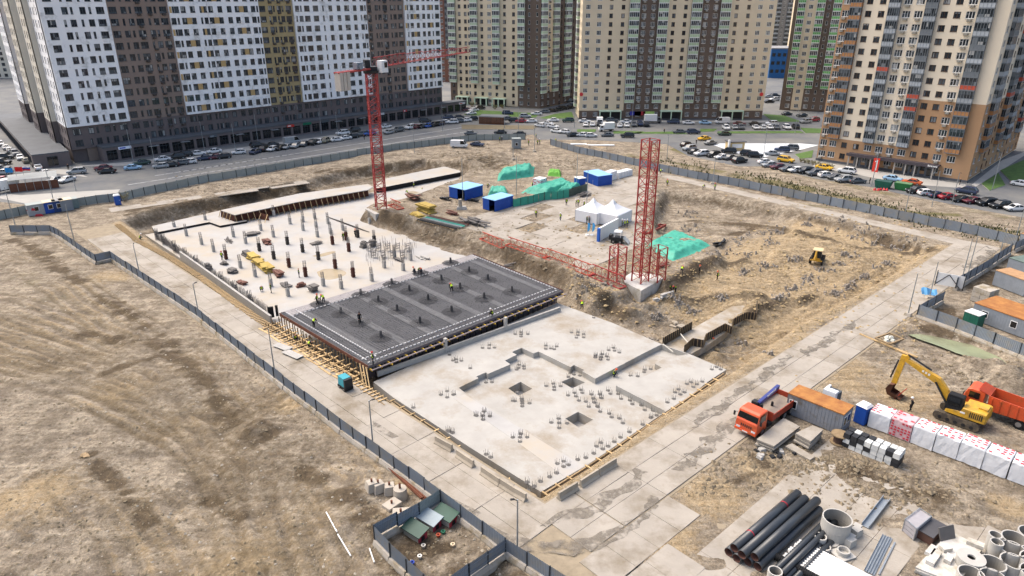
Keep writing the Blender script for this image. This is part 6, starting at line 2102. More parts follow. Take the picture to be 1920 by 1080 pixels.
box_truck(1222, 231, 180, 'grey', M_WHITE, 'white box truck parked below the beige block shop sign', 4.4, 2.3)
box_truck(1140, 246, 10, 'white', M_WHITE, 'small white box truck driving behind the fence near the crossing', 3.6, 2.1)
box_truck(14, 360, 60, 'grey', M_WHITE, 'box truck with dark front at the tent roof, cut by picture edge', 4.2, 2.2)
box_truck(1124, 233, 85, 'white', M_WHITE, 'white cargo van with tall box in the nose-in row by the verge', 2.6, 1.7)
# ------------------------------------------------------------------ street surfaces and furniture
def raised(name, px, m, h=.12):
 mb = MB()
 mb.prism(GP(px), -.2, h, 0, mi_side=1)
 return tag(mb.build(name, [m, M_PAVE]), kind='structure')
for px in ([(1011, 222), (1040, 214), (1072, 210), (1076, 221), (1030, 224)], [(1200, 248), (1275, 247), (1290, 252), (1180, 251)], [(1082, 243), (1118, 243), (1116, 248), (1082, 248)], [(1150, 246), (1208, 247), (1200, 251), (1150, 251)], [(1345, 247), (1500, 246), (1508, 250), (1345, 251)], [(1430, 214), (1470, 217), (1505, 229), (1450, 229)],
  [(1500, 240), (1545, 242), (1545, 250), (1510, 250)], [(1490, 290), (1525, 282), (1522, 296), (1500, 298)], [(1313, 242), (1345, 242), (1338, 247), (1313, 248)], [(1875, 320), (1920, 300), (1960, 330), (1900, 345)], [(1840, 345), (1872, 325), (1885, 348), (1855, 358)], [(870, 216), (1005, 221), (1010, 213), (880, 206)]):
 raised('lawn', px, M_LAWN)
raised('verge', [(865, 234), (1010, 236), (1000, 243), (866, 243)], mat('verge_soil', '#6d6450', .95, var=.25, scale=.4), .1)
mb = MB()
mb.prism(GP([(1338, 272), (1350, 269), (1500, 269), (1535, 272), (1500, 281), (1430, 295), (1383, 288)]), -.1, .008)
tag(mb.build('white_paving', mat('white_paving', '#c3c8cc', .8, var=.07, scale=.3)), kind='structure')
# pale kerb-side pavements
for px in ([(136, 312), (260, 310), (500, 277), (700, 249), (850, 226), (850, 221), (700, 243), (500, 270), (250, 303)], [(0, 222), (0, 240), (100, 325), (165, 332), (130, 318), (88, 316)], [(1090, 226), (1440, 226), (1440, 229), (1090, 229)], [(1528, 302), (1810, 346), (1822, 354), (1700, 345), (1525, 312)], [(1880, 300), (1920, 285), (1920, 292), (1830, 350), (1822, 346)],
  [(0, 372), (60, 384), (130, 374), (220, 362), (225, 355), (130, 360), (40, 366), (0, 362)]):
 mb = MB()
 mb.prism(GP(px), -.1, .012)
 tag(mb.build('pavement', M_PAVE), kind='structure')
# worn parking-bay dashes along the street
mb = MB()
for i in range(46):
 for k, (a, b) in enumerate((((250, 345), (880, 246)), ((300, 328), (860, 240)))):
  t = i / 45
  u, v = lerp(a[0], b[0], t ** .9), lerp(a[1], b[1], t ** .9)
  x, y = G(u, v)
  mb.box((x, y, .002), (2.6, .55, .012), 0, rz=math.atan2(.72, .70))
tag(mb.build('lane_markings', mat('worn_marking', '#9f9f9d', .9, var=.25, scale=.6)), kind='structure')
# wooden carport by the crossing
cp = thing('carport', 'brown timber carport with grey sheet roof behind the back fence', 'carport')
a, b = Vector(G(898, 232)), Vector(G(945, 234))
mb = MB()
mb.prism([(a.x, a.y), (b.x, b.y), (b.x + 2, b.y + 5), (a.x + 1, a.y + 5)], 2.6, 2.8, bottom=True)
mb.build('roof', mat('carport_roof', '#6b6e70', .8), cp)
for i in range(30):
 p = a.lerp(b, i / 30)
 q = a.lerp(b, (i + .9) / 30)
 mb = MB()
 mb.bar((p.x, p.y, 1.25), (q.x, q.y, 1.25), .05, 2.5)
 mb.build('board', mat('carport_board', '#5d3b28', .85, var=.2, rnd=.2), cp)
# kiosk
p = GV(1381, 283)
kk = thing('kiosk', 'small yellowish kiosk standing on the white paved area', 'kiosk', p, R(8))
mb = MB()
mb.bbox((-2.4, 0, 0), (2.4, 3, 2.6))
mb.build('wall', mat('kiosk_wall', '#c3ac7e', .8), kk)
mb = MB()
mb.bbox((-2.7, -.4, 2.6), (2.7, 3.3, 2.85))
mb.build('roof', WALL['slate'], kk)
mb = MB()
mb.bbox((-2.9, -.5, 0), (-2.45, .3, 3.4))
mb.build('pylon', M_WHITE, kk)
mb = MB()
mb.bbox((-1.6, -.06, .9), (1.6, -.002, 2.1))
mb.build('window', M_WHITE, kk)
# waste containers
def skip(u, v, col, lab, lidcol=None):
 p = GV(u, v)
 t = thing('waste_container', lab, 'container', p, R(ER + 5))
 mb = MB()
 mb.add([(-1.5, -.9, .1), (1.5, -.9, .1), (1.5, .9, .1), (-1.5, .9, .1), (-1.9, -1.0, 1.7), (1.9, -1.0, 1.7), (1.9, 1.0, 1.7), (-1.9, 1.0, 1.7)], [(3, 2, 1, 0), (0, 1, 5, 4), (1, 2, 6, 5), (2, 3, 7, 6), (3, 0, 4, 7)])
 mb.build('hull', mat(lab[:12], col, .6, var=.15), t)
 mb = MB()
 mb.box((0, 0, 1.68), (3.5, 1.8, .12), rx=.04)
 mb.build('lid', mat(lab[:9] + 'lid', lidcol or col, .7, var=.2), t)
 for x in (-1.2, 0, 1.2):
  mb = MB()
  mb.bbox((x - .06, -1.0, .2), (x + .06, -.92, 1.6))
  mb.build('rib', mat(lab[:12], col, .6), t)
 return t
skip(1655, 352, '#1f5a4a', 'dark green waste container with red bags before it', '#2f4f4a')
skip(1692, 356, '#2a6b3a', 'bright green skip heaped with rubbish beside the waste container', '#5a7a58')
rb = thing('rubbish_bags', 'red rubbish bags lying before the dark green waste container', 'bags', GV(1650, 357))
for i in range(5):
 mb = MB()
 for k in range(1):
  mb.cyl((i * .7 - 1.2, rr.uniform(-.3, .3), 0), (i * .7 - 1.2, rr.uniform(-.3, .3), .55), .42, .12, 8)
 mb.build('bag', mat('bag_red', '#b5383a', .5), rb)
# white tent roof with flags at the west gate
tr_ = thing('tent_roof', 'long white canopy on thin posts above a brown fence at the west gate', 'canopy')
a, b = GV(20, 362), GV(112, 352)
mb = MB()
s = (b - a).normalized().cross(Vector((0, 0, -1)))
n = 6
for i in range(n):
 p, q = a.lerp(b, i / n), a.lerp(b, (i + 1) / n)
 mb.add([p + Vector((0, 0, 2.9)), q + Vector((0, 0, 2.9)), q + s * 3.5 + Vector((0, 0, 3.6)), p + s * 3.5 + Vector((0, 0, 3.6))], [(0, 1, 2, 3), (3, 2, 1, 0)])
mb.build('canopy', mat('canopy_white', '#c9cbc8', .7, var=.08), tr_)
for i in range(n + 1):
 p = a.lerp(b, i / n)
 mb = MB()
 mb.cyl(p, p + Vector((0, 0, 2.9)), .05, n=6)
 mb.build('post', M_STEEL, tr_)
 if i < n:
  q = a.lerp(b, (i + .96) / n)
  mb = MB()
  mb.bar(p + s * .4 + Vector((0, 0, 1.0)), q + s * .4 + Vector((0, 0, 1.0)), .06, 2.0)
  mb.build('fence_board', mat('brown_board', '#6b4636', .8, var=.2), tr_)
def flag(u, v, z, cols, lab, pole=5.5):
 p = GV(u, v)
 t = thing('flag', lab, 'flag', p, R(10), 'flags at the west gate')
 mb = MB()
 mb.cyl((0, 0, 0), (0, 0, pole), .04, n=6)
 mb.build('pole', M_STEEL, t)
 mb = MB()
 N = 8
 nb_ = len(cols)
 for k in range(nb_):
  for i in range(N):
   x0, x1 = i * 1.7 / N, (i + 1) * 1.7 / N
   f = lambda x: .18 * math.sin(x * 3.6) * x
   za, zb = pole - 1.1 + 1.1 * k / nb_, pole - 1.1 + 1.1 * (k + 1) / nb_
   mb.add([(x0, f(x0), za), (x1, f(x1), za), (x1, f(x1), zb), (x0, f(x0), zb)], [(0, 1, 2, 3), (3, 2, 1, 0)], k)
 mb.build('cloth', [mat('cloth_' + c, c, .8, var=.06) for c in cols], t)
flag(20, 358, 0, ['#3b8fc4'], 'blue flag flying over the white canopy at the west gate')
flag(38, 356, 0, ['#c43a3a'], 'red flag flying over the white canopy at the west gate')
flag(52, 354, 0, ['#b8383c', '#3358a8', '#dcdcdc'], 'white blue red striped flag over the white canopy')
# cabins at the west gate
def cabin(u, v, rz, L, W, H, wallm, roofm, label, cat='cabin', wins=(), door=True, z=None, overhang=.06):
 p = GT(u, v) if z is None else GV(u, v, z)
 t = thing('site_cabin', label, cat, p, rz)
 mb = MB()
 mb.bbox((-L / 2, -W / 2, .1), (L / 2, W / 2, H))
 n = int(L / .35)
 w_ = mb.build('wall', wallm, t)
 for k in range(n):
  pass
 rib = MB()
 for k in range(n + 1):
  x = -L / 2 + L * k / n
  for s in (-1, 1):
   rib.bbox((x - .04, s * W / 2 - .02, .12), (x + .04, s * W / 2 + .02, H - .02))
 tag(rib.build('wall_ribs', wallm, t), kind='stuff')
 mb = MB()
 mb.bbox((-L / 2 - overhang, -W / 2 - overhang, H + .002), (L / 2 + overhang, W / 2 + overhang, H + .12))
 mb.build('roof', roofm, t)
 for x, side in wins:
  mb = MB()
  s = -1 if side == 'f' else 1
  if side in 'fb':
   mb.bbox((x - .45, s * W / 2 - .05, .95), (x + .45, s * W / 2 + .05, 1.95), 0)
   mb.bbox((x - .37, s * W / 2 - .06, 1.03), (x + .37, s * W / 2 + .06, 1.87), 1)
  else:
   sx = -1 if side == 'l' else 1
   mb.bbox((sx * L / 2 - .05, x - .35, .9), (sx * L / 2 + .05, x + .35, 2.0), 0)
   mb.bbox((sx * L / 2 - .06, x - .28, .98), (sx * L / 2 + .06, x + .28, 1.92), 1)
  mb.build('window', [M_WHITE, M_GLASSD], t)
 if door:
  mb = MB()
  mb.bbox((L / 2 - .05, -.45, .12), (L / 2 + .04, .45, 2.1))
  mb.build('door', M_GREYPAINT, t)
 return t
aBL = math.atan2(BL_D[1], BL_D[0])
cabin(70, 402, aBL + .1, 3.2, 2.2, 2.3, mat('cabin_pale', '#9da0a2', .6), M_PANEL2, 'pale grey cabin with red tarps beside the west gate fence', wins=[(0, 'f')])
cabin(96, 398, aBL + .1, 2.2, 2.2, 2.4, M_BLUE, WALL['beige'], 'blue framed toilet cabin with pale roof near the west gate', wins=[(0, 'f')], door=False)
cabin(112, 396, aBL + .1, 2.0, 2.0, 2.4, mat('cabin_navy', '#2b4270', .6), WALL['grey'], 'navy framed cabin second in the west gate row', wins=[(0, 'f')], door=False)
cabin(126, 394, aBL + .1, 2.2, 2.2, 2.4, M_GREYPAINT, WALL['beige'], 'grey cabin third in the west gate row', door=False)
cabin(138, 390, aBL + .1, 2.0, 2.0, 2.1, mat('cabin_teal', '#6d7f80', .6), M_PANEL2, 'small grey green cabin fourth in the west gate row', door=False)
tp = thing('red_tarps', 'two red folded tarps on the ground before the pale gate cabin', 'tarp', GT(74, 402))
for dx, dz in ((-.6, 1.5), (.8, .2)):
 mb = MB()
 mb.box((dx, -1.35, dz), (1.7, .3, .5), rz=.2, taper=.6)
 mb.build('fold', mat('tarp_red', '#a82e36', .6), tp)
def toilet(u, v, label, col=None):
 p = GT(u, v)
 t = thing('portable_toilet', label, 'toilet cabin', p, R(35), 'blue portable toilets')
 mb = MB()
 mb.bbox((-.58, -.58, .1), (.58, .58, 2.15))
 mb.build('shell', col or M_BLUE, t)
 mb = MB()
 mb.box((0, 0, 2.27), (1.3, 1.3, .25), taper=.7)
 mb.build('roof', M_WHITE, t)
 mb = MB()
 mb.bbox((-.42, -.61, .2), (.42, -.58, 2.0))
 d = mb.build('door', mat('toilet_door', '#2a57a8', .5), t)
 mb = MB()
 mb.bbox((.28, -.65, 1.05), (.36, -.6, 1.2))
 mb.build('handle', M_WHITE, d)
toilet(222, 384, 'blue portable toilet with white roof at the back-left fence')
toilet(1614, 792, 'blue portable toilet with white roof at the end of wrapped pallets')
# bare shrub beside the toilet, hedge before the orange tower
def twig_plant(name, label, cat, p, h, rad, n, m, seed):
 r = random.Random(seed)
 t = thing(name, label, cat, p)
 st = MB()
 lf = MB()
 for i in range(n):
  an, rr_ = r.random() * 6.28, rad * r.random() ** .5
  top = Vector((rr_ * math.cos(an), rr_ * math.sin(an), h * (.5 + .5 * r.random())))
  st.bar((rr_ * .2 * math.cos(an), rr_ * .2 * math.sin(an), -.1), top, .03, .03)
  for k in range(10):
   q = top * (.5 + .5 * r.random()) + Vector((r.uniform(-.2, .2), r.uniform(-.2, .2), r.uniform(-.15, .15)))
   a, b = Vector((r.uniform(-1, 1), r.uniform(-1, 1), r.uniform(-1, 1))) * .1, Vector((r.uniform(-1, 1), r.uniform(-1, 1), r.uniform(-1, 1))) * .1
   lf.add([q - a, q + b, q + a, q - b], [(0, 1, 2, 3)])
 st.build('stem', M_TIMBER2, t)
 lf.build('foliage', m, t)
M_LEAF = mat('leaf_olive', '#5f6a3c', .9, var=.35, scale=1.5)
M_LEAF2 = mat('leaf_dry', '#7d7a58', .9, var=.3, scale=1.5)
twig_plant('shrub', 'sparse bare shrub beside the blue toilet at the back fence', 'shrub', GT(236, 378), 2.4, 1.1, 14, M_LEAF2, 1)
for i in range(9):
 u = lerp(1502, 1560, i / 8)
 twig_plant('hedge_shrub', 'clipped yellow green hedge shrub at orange tower, %s from the lawn' % ordinal(i), 'shrub', GT(u, lerp(304, 316, i / 8)), 1.2, .9, 16, M_LEAF2, 10 + i)
for i, (u, v) in enumerate(((928, 205), (1175 - 290, 200), (942, 203))):
 twig_plant('shrub', 'round green shrub below the cream tower, %s from the arcade' % ordinal(i), 'shrub', GT(u, v), 2.0, 1.4, 30, M_LEAF, 30 + i)
# small guard box and mast at the back gate
cabin(968, 278, R(5), 2.6, 2.2, 3.0, mat('guard_box', '#848a8c', .6), M_PANEL2, 'tall grey guard box on a dirt mound at the back gate', wins=[(0, 'f')], door=False)
for u, v, L_ in ((1125, 274, 9), (1085, 272, 5)):
 p = GT(u, v)
 t = thing('pipe_pack', 'white pipe pack lying behind the back-right fence, %s one' % ('longer' if L_ > 6 else 'shorter'), 'pipes', p)
 for k in range(4):
  mb = MB()
  mb.cyl((-L_ / 2, k * .3, .2), (L_ / 2, k * .3, .2), .18, n=8)
  mb.build('pipe', M_WHITE, t)
# red-brown verge bushes on the overgrown bank
bp_ = random.Random(9)
wd = MB()
for i in range(2600):
 k = bp_.randrange(6)
 A_ = [(1190, 300), (1330, 322), (1480, 350), (1640, 388), (1760, 418), (1900, 445), (1990, 465)]
 t = bp_.random()
 u, v = lerp(A_[k][0], A_[k + 1][0], t), lerp(A_[k][1], A_[k + 1][1], t) + bp_.gauss(0, 7)
 p = GT(u, v)
 if t < .3 and k < 2:
  continue
 h = bp_.uniform(.15, .55)
 for j in range(3):
  a = Vector((bp_.uniform(-.2, .2), bp_.uniform(-.2, .2), h))
  s_ = Vector((bp_.uniform(-.12, .12), bp_.uniform(-.12, .12), 0))
  wd.add([p - s_, p + s_, p + a + s_ * .4, p + a - s_ * .4], [(0, 1, 2, 3)])
tag(wd.build('weeds', mat('weed_green', '#57593a', .95, var=.4, scale=.4)), 'dry green weeds along the verge beside the fence', 'weeds', kind='stuff')
# ------------------------------------------------------------------ people
SK = {'stand': dict(pel=(0, 0, .95), chest=(0, .0, 1.32), neck=(0, -.01, 1.5), head=(0, -.03, 1.64), sh=.2, elb=(.27, .02, 1.12), hand=(.25, -.12, .88), hip=.1, knee=(.11, -.03, .5), ank=(.12, .03, .08), toe=(.13, -.14, .04)),
 'walk': dict(pel=(0, 0, .93), chest=(0, -.05, 1.3), neck=(0, -.07, 1.48), head=(0, -.1, 1.62), sh=.2, elb=(.28, .06, 1.1), hand=(.24, -.2, 1.0), hip=.1, knee=(.1, -.14, .52), ank=(.11, .1, .1), toe=(.12, -.06, .04)),
 'bend': dict(pel=(0, .1, .88), chest=(0, -.22, 1.06), neck=(0, -.38, 1.06), head=(0, -.5, 1.02), sh=.19, elb=(.24, -.36, .78), hand=(.16, -.44, .5), hip=.11, knee=(.15, -.04, .47), ank=(.16, .08, .08), toe=(.17, -.09, .04)),
 'crouch': dict(pel=(0, .1, .38), chest=(0, -.08, .72), neck=(0, -.17, .87), head=(0, -.24, .99), sh=.2, elb=(.27, -.22, .5), hand=(.16, -.4, .35), hip=.11, knee=(.18, -.28, .48), ank=(.15, .02, .08), toe=(.16, -.14, .04))}
_pmesh = {}
TORSO = {'pel', 'chest', 'mid'}
def person_mesh(pose, seed=0):
 if pose in _pmesh:
  return _pmesh[pose]
 s = SK[pose]
 V, E_, Rd, Z = [], [], [], []
 def vtx(p, r, zone):
  V.append(tuple(p))
  Rd.append(r)
  Z.append(zone)
  return len(V) - 1
 pel = vtx(s['pel'], .15, 'leg')
 mid = vtx(Vector(s['pel']).lerp(Vector(s['chest']), .5), .14, 'vest')
 ch = vtx(s['chest'], .165, 'vest')
 nk = vtx(s['neck'], .065, 'skin')
 h1 = vtx(Vector(s['head']) * 1.0 + Vector((0, 0, -.03)), .095, 'skin')
 h2 = vtx(Vector(s['head']) + Vector((0, -.01, .09)), .1, 'skin')
 E_ += [(pel, mid), (mid, ch), (ch, nk), (nk, h1), (h1, h2)]
 c = Vector(s['chest'])
 for sd_ in (-1, 1):
  k = -1 if (pose == 'walk' and sd_ < 0) else 1
  sh = vtx(c + Vector((sd_ * s['sh'], 0, .09)), .075, 'arm')
  e = Vector(s['elb'])
  e = vtx((sd_ * e.x, e.y * k, e.z), .055, 'arm')
  h = Vector(s['hand'])
  h = vtx((sd_ * h.x, h.y * k, h.z), .042, 'arm')
  f = vtx(Vector(V[h]) + (Vector(V[h]) - Vector(V[e])).normalized() * .14, .03, 'skin')
  E_ += [(ch, sh), (sh, e), (e, h), (h, f)]
  p_ = Vector(s['pel'])
  hip = vtx(p_ + Vector((sd_ * s['hip'], 0, -.08)), .1, 'leg')
  kn, an, to = Vector(s['knee']), Vector(s['ank']), Vector(s['toe'])
  off = .16 if (pose == 'walk' and sd_ > 0) else 0
  kn = vtx((sd_ * kn.x, kn.y + off * .6, kn.z), .07, 'leg')
  an = vtx((sd_ * an.x, an.y + off * -1.6, an.z), .05, 'leg')
  to = vtx((sd_ * to.x, to.y + off * -1.6, to.z), .045, 'boot')
  E_ += [(pel, hip), (hip, kn), (kn, an), (an, to)]
 me_ = bpy.data.meshes.new('body')
 me_.from_pydata(V, E_, [])
 ob = bpy.data.objects.new('body_tmp', me_)
 COL.objects.link(ob)
 sk = ob.modifiers.new('skin', 'SKIN')
 for i, r in enumerate(Rd):
  d = me_.skin_vertices[0].data[i]
  d.radius = (r, r * (.75 if Z[i] == 'vest' else 1))
  d.use_root = (i == 0)
 ss = ob.modifiers.new('sub', 'SUBSURF')
 ss.levels = 1
 dg = bpy.context.evaluated_depsgraph_get()
 ev = bpy.data.meshes.new_from_object(ob.evaluated_get(dg))
 bpy.data.objects.remove(ob)
 P = np.array(V)
 zi = []
 co = np.zeros(len(ev.vertices) * 3)
 ev.vertices.foreach_get('co', co)
 co = co.reshape(-1, 3)
 order = {'leg': 0, 'vest': 1, 'arm': 1, 'skin': 2, 'boot': 3}
 fz = []
 for p in ev.polygons:
  cc = np.mean([co[i] for i in p.vertices], 0)
  fz.append(Z[int(np.argmin(((P - cc) ** 2).sum(1)))])
 vest = MB()
 nrm = [v.normal for v in ev.vertices]
 for p, z in zip(ev.polygons, fz):
  if z == 'vest':
   vest.add([Vector(co[i]) + nrm[i] * .022 for i in p.vertices], [tuple(range(len(p.vertices)))])
 hd = Vector(s['head']) + Vector((0, -.01, .09))
 hel = MB()
 for i in range(4):
  a0, a1 = i * math.pi / 8, (i + 1) * math.pi / 8
  hel.cyl(hd + Vector((0, 0, .14 * math.sin(a0))), hd + Vector((0, 0, .14 * math.sin(a1) + .001)), .14 * math.cos(a0) + .002, .14 * math.cos(a1) + .002, 10, 0, caps=(i == 3))
 hel.cyl(hd + Vector((0, -.02, -.005)), hd + Vector((0, -.02, .012)), .17, .16, 10, 0)
 _pmesh[pose] = (ev, [order[z] for z in fz], vest, hel)
 return _pmesh[pose]
M_SKIN = mat('skin', '#b98a6e', .7)
M_BOOT = mat('boot', '#2b2724', .8)
_pb = {}
def person(u, v, pose, rz, label, vest='y', helmet='o', cloth='d', z=None, group='workers on the site', lift=0.0):
 ev, fz, vmb, hmb = person_mesh(pose)
 cl = {'d': ('#2e3138', '#25292f'), 'b': ('#17181a', '#141416'), 'g': ('#5d6166', '#3f444a'), 'n': ('#2c3a55', '#232c40')}[cloth]
 k = (pose, cloth)
 if k not in _pb:
  m_ = ev.copy()
  m_.materials.clear()
  for mm in (mat('trousers_' + cloth, cl[1], .9), mat('jacket_' + cloth, cl[0], .9), M_SKIN, M_BOOT):
   m_.materials.append(mm)
  m_.polygons.foreach_set('material_index', fz)
  m_.polygons.foreach_set('use_smooth', [True] * len(fz))
  _pb[k] = m_
 p = GT(u, v) if z is None else GV(u, v, z)
 t = tag(put('person', _pb[k], None, (p.x, p.y, p.z + lift), rz), label, 'person', group)
 if vest:
  kk = (pose, 'vest', vest)
  if kk not in _pb:
   _pb[kk] = vmb.mesh('vest', [mat('vest_' + vest, {'y': '#b5d32a', 'o': '#d8672a'}[vest], .6, var=.08)])
  put('vest', _pb[kk], t)
 if helmet:
  kk = (pose, 'hel', helmet)
  if kk not in _pb:
   _pb[kk] = hmb.mesh('helmet', [mat('helmet_' + helmet, {'o': '#d0542a', 'w': '#d8d8d6', 'r': '#b52f2a', 'k': '#1d1d1f', 'b': '#2f5fb0'}[helmet], .4)])
  put('helmet', _pb[kk], t)
 return t
ZDk = ZD + .2
DK = 'workers on the rebar deck'
